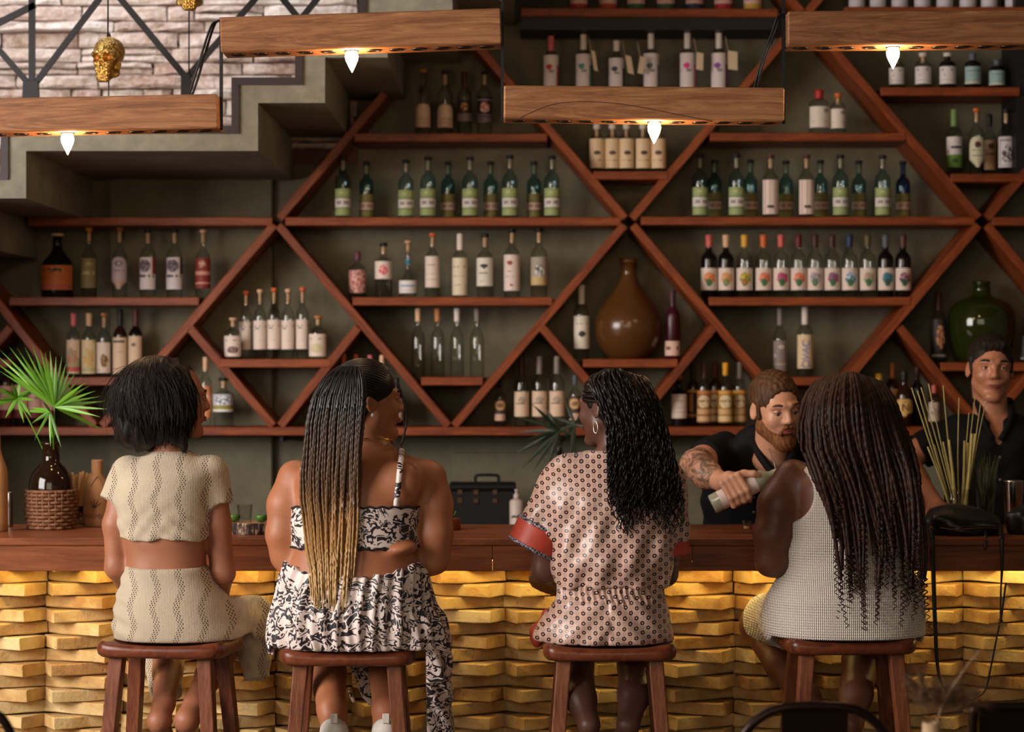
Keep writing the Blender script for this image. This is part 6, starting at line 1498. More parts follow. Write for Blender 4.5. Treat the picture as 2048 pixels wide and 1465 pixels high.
for (y_) in (955, 985, 1015): MB().lathe([(.0055, -.002), (.0055, .002)], 10, Matrix.Translation(Vector(A3(1508, y_ + 10, 8.025))) @ Matrix.Rotation(math.pi/2, 4, 'X')).build('button', plain('shirt button', S(70, 60, 56), .4), b1)
MB().tube(catmull([A3(1528, 872, 7.98), A3(1548, 925, 7.90), A3(1556, 955, 7.90), A3(1566, 925, 7.90), A3(1580, 876, 7.98)], 26), .0013, 5).build('necklace', plain('silver', S(190, 180, 170), .3, 1.0), b1)
hb = hair_mat('light brown hair', S(52, 32, 18), S(96, 62, 36), .6); bdm = hair_mat('ginger beard', S(92, 54, 26), S(146, 92, 48), .7)
hg = Grid(fb1.o - .17, fb1.o + .17, .0042); hg.add(fb1.ell((0, -.018, .038), (.0785, .100, .091)), .01); hg.cut(fb1.ell((0, .122, -.004), (.098, .085, .100)), .008); hg.cut(fb1.ell((.085, .03, -.05), (.05, .07, .075)), .008); hg.cut(fb1.ell((-.085, .03, -.05), (.05, .07, .075)), .008); hg.cut(fb1.ell((0, -.02, -.11), (.12, .12, .07)), .01)
hg.add(fb1.cap((-.072, .012, .035), (-.070, .018, -.022), .010, .008), .008); hg.add(fb1.cap((.072, .012, .035), (.070, .018, -.022), .010, .008), .008); hg.warp(lambda X, Y, Z: .0030 * np.sin(X * 260 + Z * 90) * np.sin(Y * 230)); hg.obj('hair', hb, b1)
def beard(f, person, m, t_=.007):
    g = Grid(f.o - .17, f.o + .17, .0040); jw = 1.10
    g.add(f.cap((-.040*jw, .012, -.055), (-.012*jw, .066, -.098), .026 + t_, .018 + t_), .02); g.add(f.cap((.040*jw, .012, -.055), (.012*jw, .066, -.098), .026 + t_, .018 + t_), .02); g.add(f.ell((0, .073, -.100), (.024 + t_, .020 + t_, .022 + t_)), .02)
    g.add(f.cap((-.060, .004, -.020), (-.052, .014, -.060), .012, .018), .01); g.add(f.cap((.060, .004, -.020), (.052, .014, -.060), .012, .018), .01)
    g.add(f.cap((-.026, .086, -.066), (-.008, .098, -.042), .007, .0075), .008); g.add(f.cap((.026, .086, -.066), (.008, .098, -.042), .007, .0075), .008)
    g.cut(f.ell((0, .104, -.056), (.021, .024, .0095)), .004)
    g.warp(lambda X, Y, Z: .0016 * np.sin(X * 330 + Z * 200) * np.sin(Y * 280 + Z * 120)); return g.obj('beard', m, person)
beard(fb1, b1, bdm)
face_parts(b1, fb1, 'brown', S(176, 90, 82), S(72, 46, 28), skb, look=(0, -.005), brow_t=.0046, eu=2, el=-26, lipw=.75)
MB().bbox(tuple(fb1.p(0, 0, 0)), tuple(fb1.p(0, 0, 0) + .001), .0002)
g = Grid((XP(1380, d), d - .2, 0.0), (XP(1700, d), d + .42, 1.0), .012)
for s_ in (-1, 1): chain(g, [np.array([XP(1540, d) + s_*.09, d + .10, .95]), np.array([XP(1540, d) + s_*.11, d + .10, .50]), np.array([XP(1540, d) + s_*.12, d + .12, .05])], [.10, .075, .06], .03)
g.obj('trousers', trou_m, b1)
for s_ in (-1, 1): shoe('shoe', b1, (XP(1540, d) + s_*.12, d + .14, .03), (XP(1540, d) + s_*.13, d - .08, .025), plain('black shoe', S(18, 16, 16), .4))
# the bottle in his hand
tsp = NT('pale spirit glass'); tsp.set(color=(.74, .72, .50), rough=.12, trans=.55, ior=1.36); spirit = tsp.m
hb_ = empty('poured_bottle', tuple(BA), 'clear bottle with white label tilted in the hand of the leaning bartender', 'bottle')
Mb = Matrix.Translation(Vector(BA)) @ Vector((0, 0, 1)).rotation_difference(Vector(bax)).to_matrix().to_4x4()
Hb = .30; MB().lathe([(f_ * BR, z_ * Hb) for z_, f_ in PROF['classic']], 28, Mb).build('glass', spirit, hb_)
lm_ = label_mesh(BR * 1.012, .10 * Hb, .56 * Hb, 1.6, 14); lm_.transform(Mb @ Matrix.Rotation(math.radians(10), 4, 'Z')); link('label', lm_, hb_, LM('plainl'))
MB().lathe([(.0075, .93*Hb), (.0075, 1.0*Hb), (.005, 1.02*Hb), (.0035, 1.10*Hb)], 12, Mb).build('pourer', plain('pourer steel', S(150, 150, 150), .25, 1.0), hb_)

# ---------------------------------------------------------------- standing bartender at the right
d = 8.50
sk6 = skin('tanned skin', S(184, 122, 92), .4)
b2 = empty('person', (XP(1985, d), d, 0), 'standing dark-haired bartender in a black open-necked shirt at the right', 'person', 'bartenders behind the bar')
a3 = lambda x, y, o=0.0, d=8.50: A3(x, y, d + o)
fb2 = Fr(a3(1981, 738, -.03), yaw=177, pitch=-2, roll=-2, sc=1.06)
TB2 = secs(d, [(1150, 1905, 2068, .0, .12), (1050, 1902, 2072, .0, .12), (960, 1896, 2078, .0, .125), (900, 1894, 2080, .0, .12), (865, 1900, 2074, .0, .105), (845, 1922, 2052, .0, .085), (828, 1948, 2026, .0, .065)])
g = Grid((XP(1740, d), d - .34, .86), (XP(2160, d), d + .3, ZP(640, d)), .0048)
g.add(loft(TB2), .02); g.add(cap(a3(1985, 840, .0), fb2.p(0, -.025, -.07), .068, .062), .03); head(g, fb2, True)
SA, EA, WA = a3(1902, 868, .02), a3(1812, 918, .02), a3(1868, 1006, -.20); chain(g, [SA, EA, a3(1834, 962, -.09), WA], [.060, .049, .044, .031], .02)
hand(g, Fr(WA + np.array([.0, -.0, .0]), yaw=205, pitch=-18), .25, -1)
SB, EB, WB = a3(2076, 868, .02), a3(2130, 960, .05), a3(2120, 1030, -.14); chain(g, [SB, EB, WB], [.060, .049, .032], .02); hand(g, Fr(WB, yaw=170, pitch=-10), .3, 1)
g.obj('body', sk6, b2, 1)
g = Grid((XP(1740, d), d - .25, .84), (XP(2180, d), d + .3, ZP(800, d)), .0055)
g.add(loft(TB2), .02, .013); g.add(capcut(SA + np.array([.03, 0, .0]), SA + (EA - SA) * .68, .074, .072), .03); g.add(capcut(SB + np.array([-.03, 0, 0]), SB + (EB - SB) * .6, .072, .070), .03)
g.cut(ell(a3(1986, 815, -.06), (.062, .12, .055)), .008); g.cut(ell(a3(1994, 850, -.10), (.024, .10, .075)), .008)
g.warp(lambda X, Y, Z: .004 * np.sin((X - Z * .7) * 55) * np.sin(Z * 22)); g.obj('shirt', shirt_m, b2)
for s_ in (-1, 1):
    ga = a3(1988 + s_ * 34, 806, -.03); gb = a3(1994 + s_ * 8, 880, -.125); MB().tube(catmull([ga + [0, .06, .01], ga, (ga + gb) / 2 + [s_ * .010, -.022, 0], gb], 14), [.012] * 14, 8).build('collar', shirt_m, b2)
for y_ in (915, 960): MB().lathe([(.0050, -.002), (.0050, .002)], 10, Matrix.Translation(Vector(a3(2000, y_, -.135))) @ Matrix.Rotation(math.pi/2, 4, 'X')).build('button', plain('pale button', S(150, 130, 116), .4), b2)
hb2 = hair_mat('short dark hair', S(20, 13, 10), S(44, 30, 22), .6)
hg = Grid(fb2.o - .17, fb2.o + .17, .0042); hg.add(fb2.ell((0, -.020, .037), (.0785, .100, .091)), .01); hg.cut(fb2.ell((0, .125, -.004), (.100, .080, .098)), .008); hg.cut(fb2.ell((.09, .03, -.05), (.05, .07, .075)), .008); hg.cut(fb2.ell((-.09, .03, -.05), (.05, .07, .075)), .008); hg.cut(fb2.ell((0, -.02, -.12), (.12, .12, .09)), .01)
hg.add(fb2.cap((-.071, .014, .035), (-.070, .016, -.010), .009, .006), .008); hg.add(fb2.cap((.071, .014, .035), (.070, .016, -.010), .009, .006), .008); hg.add(fb2.cap((-.03, .062, .088), (.03, .062, .088), .016, .016), .02); hg.warp(lambda X, Y, Z: .0020 * np.sin(X * 300 + Z * 90) * np.sin(Y * 260)); hg.obj('hair', hb2, b2)
face_parts(b2, fb2, 'brown', S(150, 78, 66), S(30, 20, 15), sk6, brow_t=.0050, eu=14, el=-16, lipw=.6)
g = Grid((XP(1880, d), d - .2, 0.0), (XP(2100, d), d + .2, 1.0), .012)
for s_ in (-1, 1): chain(g, [np.array([XP(1985, d) + s_*.09, d, .95]), np.array([XP(1985, d) + s_*.10, d, .50]), np.array([XP(1985, d) + s_*.11, d + .02, .05])], [.10, .075, .06], .03)
g.obj('trousers', trou_m, b2)
for s_ in (-1, 1): shoe('shoe', b2, (XP(1985, d) + s_*.11, d + .04, .03), (XP(1985, d) + s_*.12, d - .18, .025), plain('black shoe', S(18, 16, 16), .4))
# ================================================================== HANGING BEAM LAMPS
DP = 7.50
socket_m = plain('socket dark', S(30, 20, 16), .35, .4)
tb_ = NT('bulb glow'); tb_.set(color=(1, .85, .6), emit=(1.0, .66, .34), estr=160.0); bulb_m = tb_.m
def beam_lamp(x0, x1, ytl, ytr, hpx, lit, label, rods, wires=()):
    a, b = P(x0, ytl, DP), P(x1, ytr, DP); L = (b - a).length; ang = math.atan2(b.z - a.z, b.x - a.x); h = hpx * DP / FPX
    r = empty('beam_lamp', (a + b) / 2, label, 'lamp', 'wooden beam lamps above the bar')
    M = Matrix.Translation(a) @ Matrix.Rotation(-ang, 4, 'Y')
    m = MB(); m.bbox((0, -.075, -h), (L, .075, 0), .005); me = m.mesh('beam'); me.materials.append(beam_wood)
    o = bpy.data.objects.new('beam', me); COL.objects.link(o); o.parent = r; o.matrix_local = parent_matrix(r).inverted() @ M
    n = 12; pitch = L / (n + .35)
    for i in range(n):
        x = pitch * (i + .68); Ms = M @ Matrix.Translation((x, -.012, -h))
        so = MB().lathe([(.016, .001), (.0235, .001), (.0245, -.0035), (.0215, -.0035), (.020, .0005)], 20, Ms, cap=False).build('socket_ring', socket_m, r)
        MB().lathe([(.0205, -.0004), (.001, -.0008)], 20, Ms, cap=False).build('socket_shade_disc', plain('socket hole shade', S(10, 7, 6), .6), so)  # flat disc, near-black so the shade of an open hole is in its colour
        if i == lit:
            pr = [(.012, .0), (.0180, -.006), (.0215, -.018), (.0195, -.032), (.0120, -.049), (.0040, -.065), (.0006, -.072)]
            MB().lathe(pr[::-1], 16, Ms).build('bulb', bulb_m, r)
            lp = bpy.data.lights.new('bulb_light', 'POINT'); lp.energy = 4.0; lp.color = (1, .62, .30); lp.shadow_soft_size = .03
            lo = bpy.data.objects.new('bulb_light', lp); COL.objects.link(lo); lo.location = Ms @ Vector((0, 0, -.085)); lo['kind'] = 'helper'
    for (x, ya, yb) in rods:
        pa, pb = P(x, ya, DP), P(x, yb, DP); MB().box((pa.x - .0045, DP - .012, pb.z), (pa.x + .0045, DP + .012, pa.z)).build('hanger_rod', black_metal, r)
    for w_ in wires:
        MB().tube(catmull([P(x, y, DP + o_) for x, y, o_ in w_], 24), .0042, 6).build('cable', black_metal, r)
beam_lamp(-125, 440, 204, 193, 68, 5, 'wooden beam lamp hanging lowest at the left, below the gold skull', [(442.5, 36, 260), (-122, -400, 205)], [[(383, 194, 0), (398, 150, -.02), (425, 60, -.02), (440, 40, -.01), (475, 38, 0), (540, 36, 0)], [(377, 194, 0), (394, 140, -.03), (420, 58, -.03), (436, 42, -.02), (470, 36, -.01)]])
beam_lamp(445, 1002, 41, 23, 70, 5, 'wooden beam lamp near the top, right of the gold skulls', [(1004.5, -400, 244)])
beam_lamp(1008, 1564, 176, 181, 66, 6, 'wooden beam lamp with a dark curved grain line, hung in the centre', [(1567, 22, 248)], [[(1508, 180, 0), (1518, 140, -.02), (1546, 60, -.02), (1556, 34, -.02), (1580, 27, 0)], [(1514, 180, 0), (1524, 135, -.03), (1552, 60, -.03), (1562, 36, -.02), (1590, 26, 0)]])
beam_lamp(1570, 2135, 29, 25, 68, 4, 'wooden beam lamp at the upper right over the apothecary bottles', [(2132, -400, 95), (1567, -400, 21)])
# carved grain line on the centre beam
gl_ = MB(); pts = [(1040, 236), (1070, 222), (1110, 208), (1150, 204), (1190, 204), (1240, 208), (1290, 216), (1340, 226), (1390, 236), (1425, 243)]
for a_, b_ in zip(pts[:-1], pts[1:]): pass
gl_.tube(catmull([P(x, y, DP - .0745) for x, y in pts], 60), .0016, 5)
bo = [o for o in bpy.data.objects if o.name.startswith('beam_lamp') and 'curved grain' in o.get('label', '')][0]
gl_.build('grain_line', plain('grain line', S(50, 26, 14), .7), bo)
MB().tube([P(1003, -12, DP - .02) + Vector((.010 * math.cos(q), 0, .022 * math.sin(q))) for q in np.linspace(0, 2*math.pi, 20)], .0022, 6).build('carabiner', plain('steel', S(150, 140, 130), .3, 1.0), [o for o in bpy.data.objects if o.name.startswith('beam_lamp') and 'near the top' in o.get('label', '')][0])

# ------------------------------------------------------------------ gold skulls on cords
t = NT('hammered gold'); co = t.coord(); v_ = t.n('ShaderNodeTexVoronoi'); v_.inputs['Scale'].default_value = 170; t.l(co, v_.inputs['Vector'])
t.set(color=t.ramp(t.noise(co, 40, 2, .5), [(.3, S(150, 108, 48)), (.7, S(220, 176, 96))]), rough=.32, metal=.9); t.bump(v_.outputs['Distance'], .8, .004); gold_m = t.m
def skull(px, py, y_end, label, yaw):
    dk = 8.10; f = Fr(A3(px, py, dk), yaw=yaw, pitch=-4, sc=.74)
    r = empty('gold_skull', tuple(f.o), label, 'skull ornament', 'gold skulls hanging by the stair')
    g = Grid(f.o - .115, f.o + .115, .0026)
    g.add(f.ell((0, -.012, .030), (.073, .090, .072)), .02).add(f.ell((0, .045, -.028), (.048, .044, .052)), .03)
    for s_ in (-1, 1):
        g.add(f.cap((s_*.022, .080, .020), (s_*.052, .060, .016), .012, .011), .012); g.add(f.cap((s_*.030, .075, -.024), (s_*.058, .030, -.020), .011, .009), .012)
        g.add(f.cap((s_*.054, -.002, -.035), (s_*.045, .012, -.078), .012, .012), .015); g.add(f.cap((s_*.045, .012, -.078), (s_*.016, .064, -.102), .013, .013), .015)
    g.add(f.cap((-.016, .066, -.103), (.016, .066, -.103), .015), .015); g.add(f.cap((-.022, .070, -.062), (.022, .070, -.062), .017), .012); g.add(f.cap((-.020, .070, -.084), (.020, .070, -.084), .013), .010)
    for s_ in (-1, 1): g.cut(f.ell((s_*.030, .086, -.002), (.0215, .034, .0195)), .005); g.cut(f.ell((s_*.064, .035, -.040), (.016, .03, .024)), .012)
    g.cut(f.ell((0, .098, -.030), (.0115, .024, .017)), .004); g.cut(f.cap((-.03, .092, -.0735), (.03, .092, -.0735), .0022), .003)
    for i in range(-3, 4): g.cut(f.cap((i*.0068, .091, -.060), (i*.0068, .091, -.090), .0012), .002)
    g.obj('skull', gold_m, r)
    for s_ in (-1, 1):
        e = f.p(s_*.030, .052, -.002); MB().lathe([(max(1e-4, .009*math.sin(math.pi*i/8)), -.009*math.cos(math.pi*i/8)) for i in range(9)], 12, Matrix.Translation(Vector(e))).build('eye_glow_ball', plain('amber eye glow', S(190, 110, 30), .2), r)  # plain amber balls; the orange glow inside the sockets is put into their colour
    MB().tube([f.p(0, 0, .09), P(px, -340, dk)], .0030, 6).build('cord', black_metal, r); MB().tube([f.p(0, 0, -.05), P(px, y_end, dk)], .0026, 6).build('lower_cord', black_metal, r)
    MB().lathe([(.007, 0), (.008, .006), (.006, .016)], 12, Matrix.Translation(Vector(f.p(0, -.01, .098)))).build('ferrule', plain('steel', S(150, 140, 130), .3, 1.0), r)
skull(217, 116, 232, 'gold hammered skull hanging on a black cord above the left beam', 165)
skull(378, -26, 150, 'second gold skull, cut off by the top picture edge', 190)

# ================================================================== ON THE BAR
def bar_y(py): return (CAMZ - BARZ) * FPX / (py - CY)          # depth of a point of the bar top seen at row py
# ---- palm leaves in a dark glass demijohn with a wicker jacket
dv = 7.86; vs = empty('palm_vase', (XP(102, dv), dv, BARZ), 'dark brown glass demijohn in a wicker jacket on the bar', 'vase')
sc = dv / FPX
MB().lathe([(40*sc, .006), (44*sc, .02), (44*sc, 78*sc), (43*sc, 95*sc), (38*sc, 112*sc), (27*sc, 124*sc), (18*sc, 134*sc), (16.5*sc, 166*sc), (20*sc, 167*sc), (20*sc, 174*sc), (15*sc, 174*sc), (13*sc, 150*sc), (14*sc, 132*sc)], 36, Matrix.Translation((XP(102, dv), dv, BARZ)), cap=False).build('glass', plain('brown demijohn glass', S(34, 18, 8), .08), vs)
wick = plain('wicker', S(126, 82, 52), .7, var=.35, scale=60); wk = empty('jk', (0, 0, 0)); bpy.data.objects.remove(wk)
jacket = None
for i in range(11):
    zz_ = 4*sc + i * 7.2*sc; rr_ = (43 + 5.5 * math.sin(min(1, i / 5) * math.pi / 2)) * sc; pts = []
    for q in np.linspace(0, 2*math.pi, 97): pts.append((XP(102, dv) + (rr_ + .0035 * math.sin(q * 12 + math.pi * (i % 2))) * math.cos(q), dv + (rr_ + .0035 * math.sin(q * 12 + math.pi * (i % 2))) * math.sin(q), BARZ + zz_))
    MB().tube(pts, .0060, 6, cap=False).build('wicker_ring', wick, vs)
for k in range(24):
    q = k * math.pi / 12 + .13; pts = [(XP(102, dv) + rr_ * sc * math.cos(q), dv + rr_ * sc * math.sin(q), BARZ + zz_ * sc) for rr_, zz_ in ((42, 1), (46, 20), (48.5, 45), (49, 78))]
    MB().tube(catmull(pts, 10), .0042, 5).build('wicker_stake', wick, vs)
pm_ = NT('palm leaf'); oi = pm_.n('ShaderNodeObjectInfo'); co = pm_.coord('Object', (30, 30, 3))
pm_.set(color=pm_.mix(oi.outputs['Random'], S(66, 116, 26), S(116, 170, 48)), rough=.38); palm_m = pm_.m
palm_shade = plain('shade-coloured palm leaf', S(28, 44, 22), .5, var=.2, scale=20)  # darker copy of the leaf green, with the shade put into its colour
def leaflet(parent, a, b, wd, m, droop=0.0, side=None):
    a = np.array(a); b = np.array(b); n = 9; V = []; F = []; ax = (b - a); L = np.linalg.norm(ax); ax = ax / L; sd = np.cross(ax, np.array([0, 1., 0])); sd /= np.linalg.norm(sd) + 1e-9; nm = np.cross(sd, ax)
    for i in range(n):
        t_ = i / (n - 1); w_ = wd * (math.sin(math.pi * min(1, t_ * .9 + .12))**.7) * (1 - t_**4); c = a + ax * L * t_ + np.array([0, 0, -droop * t_ * t_])
        V += [tuple(c - sd * w_ + nm * w_ * .35), tuple(c), tuple(c + sd * w_ + nm * w_ * .35)]
    for i in range(n - 1):
        for j in (0, 1): k = i*3 + j; F.append((k, k+1, k+4, k+3))
    return link('leaflet', mesh_np('leaflet', V, F, True), parent, m)
rl_ = random.Random(8)
def fan(name, label, hub, tips, m, stem_to, wd=.0062, dd=7.80, group='palm leaves on the bar', spread=.16):
    h = np.array(P(hub[0], hub[1], dd)); r = empty(name, tuple(stem_to), label, 'palm leaf', group)
    for i, (x, y) in enumerate(tips):
        leaflet(r, h, np.array(P(x, y, dd + rl_.uniform(-spread, spread))), wd * rl_.uniform(.8, 1.15), m, rl_.uniform(0, .012))
    MB().tube(catmull([np.array(stem_to), (h + np.array(stem_to)) / 2 + [.004, .0, .0], h], 10), .0022, 6).build('stem', m, r)
neck = P(103, 888, dv)
fan('palm_leaf', 'bright green fan palm leaf spreading right from the brown demijohn', (109, 814), [(-12, 722), (-8, 708), (-2, 694), (18, 690), (33, 694), (48, 690), (64, 688), (79, 687), (90, 700), (100, 696), (112, 706), (124, 711), (133, 722), (142, 731), (153, 740), (163, 750), (172, 760), (180, 768), (192, 778), (202, 787), (214, 801), (221, 817), (202, 832), (212, 862), (-6, 735), (20, 740), (8, 716)], palm_m, tuple(neck + Vector((.0, 0, -.06))))
fan('palm_leaf', 'darker fan palm leaf at the left picture edge', (34, 797), [(-20, 770), (-10, 800), (10, 836), (5, 776), (48, 842), (64, 830), (70, 800), (62, 775), (-30, 815), (40, 752), (22, 760), (76, 778)], palm_m, tuple(neck + Vector((-.012, 0, -.06))), .0070, 7.86)
fan('palm_leaf', 'small drooping palm leaf hanging over the demijohn neck', (100, 824), [(42, 822), (62, 845), (68, 878), (101, 893), (108, 890), (123, 897), (84, 800), (60, 812)], palm_m, tuple(neck + Vector((.008, 0, -.06))), .0056, 7.76)
# ---- bottle wrapped in kraft paper
kraft = plain('kraft paper', S(176, 126, 84), .8, var=.14, scale=14, bump=.3, bscale=16)
def wrapped(xc, base, rows, label, text=None):
    dd = bar_y(base); s_ = dd / FPX; r = empty('paper_wrapped_bottle', (XP(xc, dd), dd, BARZ), label, 'bottle')
    MB().lathe([(w_ * s_, z_ * s_) for w_, z_ in rows], 32, Matrix.Translation((XP(xc, dd), dd, BARZ))).build('paper', kraft, r)
    if text:
        tm = text_mesh(text, .026); tm.transform(Matrix.Translation((XP(xc, dd), dd - rows[2][0] * s_ - .0012, BARZ + 21 * s_))); link('lettering', tm, r, plain('brown ink', S(100, 66, 44), .8))
        tr_ = MB()
        for q in (-50, -25, 0, 25, 50): 
            a_ = math.radians(90 + q); c = np.array([XP(xc, dd), dd - rows[2][0] * s_ - .0015, BARZ + 38 * s_]); tr_.tube([c, c + np.array([math.cos(a_), 0, math.sin(a_)]) * .034], [.0018, .0006], 4)
        tr_.build('agave_emblem', plain('brown ink', S(100, 66, 44), .8), r)
        for s2 in (-1, 1): MB().tube(catmull([P(xc + 1, 953, dd - .028), P(xc + s2 * 8, 965, dd - .04), P(xc + s2 * 13, 976, dd - .045)], 8), .0012, 5).build('fold', plain('paper fold', S(130, 88, 56), .9), r)
    return r
wrapped(194, 1053, [(25, 0), (27, 2), (27.5, 12), (27.5, 68), (26, 80), (20, 92), (13, 101), (11.5, 106), (11.5, 130), (10.5, 133)], 'bottle wrapped in brown kraft paper beside the woman in beige', 'MAMA')
wrapped(-9, 1063, [(23, 0), (25, 2), (25, 20), (24.5, 110), (22, 128), (14, 150), (10, 165), (9, 196), (8, 198)], 'tall paper wrapped bottle at the left picture edge')
# ---- small steel tin and a tumbler of wooden sticks
dd = 7.95; tn = empty('steel_tin', (XP(19, dd), dd, BARZ), 'small ribbed steel tin beside the tall wrapped bottle', 'tin'); s_ = dd / FPX
MB().lathe([(7*s_, 0), (7.4*s_, .004)] + [((7.4 + .5 * (i % 2)) * s_, .006 + i * .0045) for i in range(16)] + [(7.6*s_, 68*s_), (6.5*s_, 70*s_)], 20, Matrix.Translation((XP(19, dd), dd, BARZ))).build('tin', plain('steel', S(150, 140, 130), .3, 1.0), tn)
dd = 8.0; ck = empty('stick_tumbler', (XP(156, dd), dd, BARZ), 'tumbler of flat wooden sticks behind the wicker demijohn', 'tumbler'); s_ = dd / FPX
MB().lathe([(15*s_, 0), (17*s_, .003), (18*s_, 40*s_), (17*s_, 40*s_), (16*s_, .006)], 24, Matrix.Translation((XP(156, dd), dd, BARZ)), cap=False).build('tumbler', GL['amber'], ck)
stick = plain('stick wood', S(186, 132, 74), .7, var=.1)
for i in range(11):
    x1 = 128 + i * 5.2 + rl_.uniform(-2, 2); a_, b_ = P(150 + (i - 5) * 1.6, 1040, dd + rl_.uniform(-.02, .02)), P(x1, 940 + rl_.uniform(0, 10), dd + rl_.uniform(-.03, .03))
    dv_ = (b_ - a_); nn = Vector((-dv_.z, 0, dv_.x)).normalized() * .0045; of = Vector((0, .0015, 0))
    MB().add([a_ - nn, a_ + nn, b_ + nn, b_ - nn, a_ - nn + of, a_ + nn + of, b_ + nn + of, b_ - nn + of], [(0,1,2,3),(4,7,6,5),(0,4,5,1),(1,5,6,2),(2,6,7,3),(3,7,4,0)]).build('stick', stick, ck)
# ---- bark slice tray with shot glass and lime
bark = NT('birch bark'); co = bark.coord('Object', (70, 70, 14)); nz = bark.noise(co, 1.2, 3, .6); bark.set(color=bark.ramp(nz, [(.42, S(40, 28, 22)), (.52, S(96, 72, 54)), (.6, S(196, 178, 158))]), rough=.9); bark.bump(nz, .8, .01); bark_m = bark.m
def bark_tray(xc, base, r_px, h_px, label):
    dd = bar_y(base) + r_px * 7.6 / FPX; s_ = dd / FPX; r = empty('bark_tray', (XP(xc, dd), dd, BARZ), label, 'tray')
    V = []; n = 40; rw = random.Random(3)
    prof = [(1.0, 0), (1.03, .35), (1.0, .8), (.97, 1.0)]
    rr_ = [1 + rw.uniform(-.035, .035) for _ in range(n)]
    m = MB(); Vv = []
    for (f_, z_) in prof:
        for i in range(n): q = 2*math.pi*i/n; Vv.append((XP(xc, dd) + r_px*s_*f_*rr_[i]*math.cos(q), dd + r_px*s_*f_*rr_[i]*math.sin(q), BARZ + z_*h_px*s_))
    Ff = [(j*n+i, j*n+(i+1) % n, (j+1)*n+(i+1) % n, (j+1)*n+i) for j in range(3) for i in range(n)] + [tuple(range(n))[::-1]]
    m.add(Vv, Ff, True); m.build('bark', bark_m, r)
    MB().add(Vv[-n:], [tuple(range(n))]).build('cut_face', plain('cut wood', S(176, 128, 84), .7, var=.15, scale=50), r); return r, dd, BARZ + h_px * s_
_, dt, zt_ = bark_tray(505, 1071, 42, 23, 'bark-edged log slice tray between the two left women')
clearg = thin_glass('thin clear glass', (.95, .96, .95), (.50, .54, .52))
def shot(x, z0, dd, rb, rt, h, label, name='shot_glass', cat='glass', facets=10, fill=None):
    r = empty(name, (x, dd, z0), label, cat); M = Matrix.Translation((x, dd, z0))
    MB().lathe([(rb, 0), (rb*1.02, .002), (rt, h), (rt - .0022, h), (rb - .003, .012), (.0005, .010)], facets, M, smooth=facets > 12, cap=False).build('glass', clearg, r)
    if fill: MB().lathe([(rb - .0042, .0135), ((rb + rt)/2 - .0042, h*.55)], 16, M).build('drink', fill, r)
    return r
shot(XP(491, dt), zt_ + .0005, dt - .02, .0215, .0265, .060, 'faceted shot glass on the bark tray')
lime = plain('lime', S(70, 110, 36), .4, var=.2, scale=60)
for (xx, o_, lb) in ((524, -.012, 'lime half right of the shot glass'), (468, .0, 'lime half left of the shot glass')):
    lr = empty('lime_half', (XP(xx, dt), dt + o_, zt_), lb, 'lime', 'limes on the bark tray')
    MB().lathe([(max(1e-4, .022 * math.sin(q)), .018 - .018 * math.cos(q) + .0005) for q in np.linspace(.05, math.pi*.62, 9)], 18, Matrix.Translation((XP(xx, dt), dt + o_, zt_))).build('peel', lime, lr)
# ---- small red-brown board with a lime twist at the elbow of the second woman
dd = bar_y(1062) + .05; bd = empty('serving_block', (XP(890, dd), dd, BARZ), 'small red-brown wooden serving block right of the animal print dress', 'serving block')
MB().lathe([(.050, 0), (.053, .004), (.053, .036), (.050, .040)], 36, Matrix.Translation((XP(891, dd), dd, BARZ))).build('block', bar_wood, bd)
tw = empty('lime_twist', (XP(905, dd), dd, BARZ + .0405), 'curl of green peel on the serving block', 'peel'); MB().tube(catmull([(XP(896, dd), dd, BARZ + .044), (XP(903, dd), dd - .01, BARZ + .047), (XP(909, dd), dd, BARZ + .052), (XP(912, dd), dd, BARZ + .064)], 12), [.0032]*12, 6).build('peel', lime, tw)
# ---- shot glass in front of the pouring bartender, yellow fruit
dd = bar_y(1067); shot(XP(1494, dd), BARZ + .0005, dd, .0165, .0175, .043, 'small amber shot glass left of the woman in white', fill=plain('amber drink', S(206, 150, 80), .2), facets=12)
dd = 7.95; lf = empty('lemon', (XP(1362, dd), dd, BARZ), 'yellow lemon half on the bar behind the curly hair', 'lemon'); MB().lathe([(max(1e-4, .022 * math.sin(q)), .020 - .020 * math.cos(q)) for q in np.linspace(.05, math.pi*.6, 9)], 18, Matrix.Translation((XP(1362, dd), dd, BARZ + .0003))).build('peel', plain('lemon peel', S(224, 170, 40), .4), lf)
dd = 7.80; bb = empty('slim_black_bottle', (XP(1118, dd), dd, BARZ), 'slim black bottle neck showing above the pink shoulder', 'bottle'); s_ = dd/FPX
MB().lathe([(.024, 0), (.025, .003), (.025, .15), (.020, .18), (.0095, .205), (.0085, .262)], 20, Matrix.Translation((XP(1118, dd), dd, BARZ))).build('glass', GL['dark'], bb); MB().lathe([(.0092, .262), (.0095, .285), (.008, .288)], 14, Matrix.Translation((XP(1118, dd), dd, BARZ))).build('cap', CAPM['black'], bb)
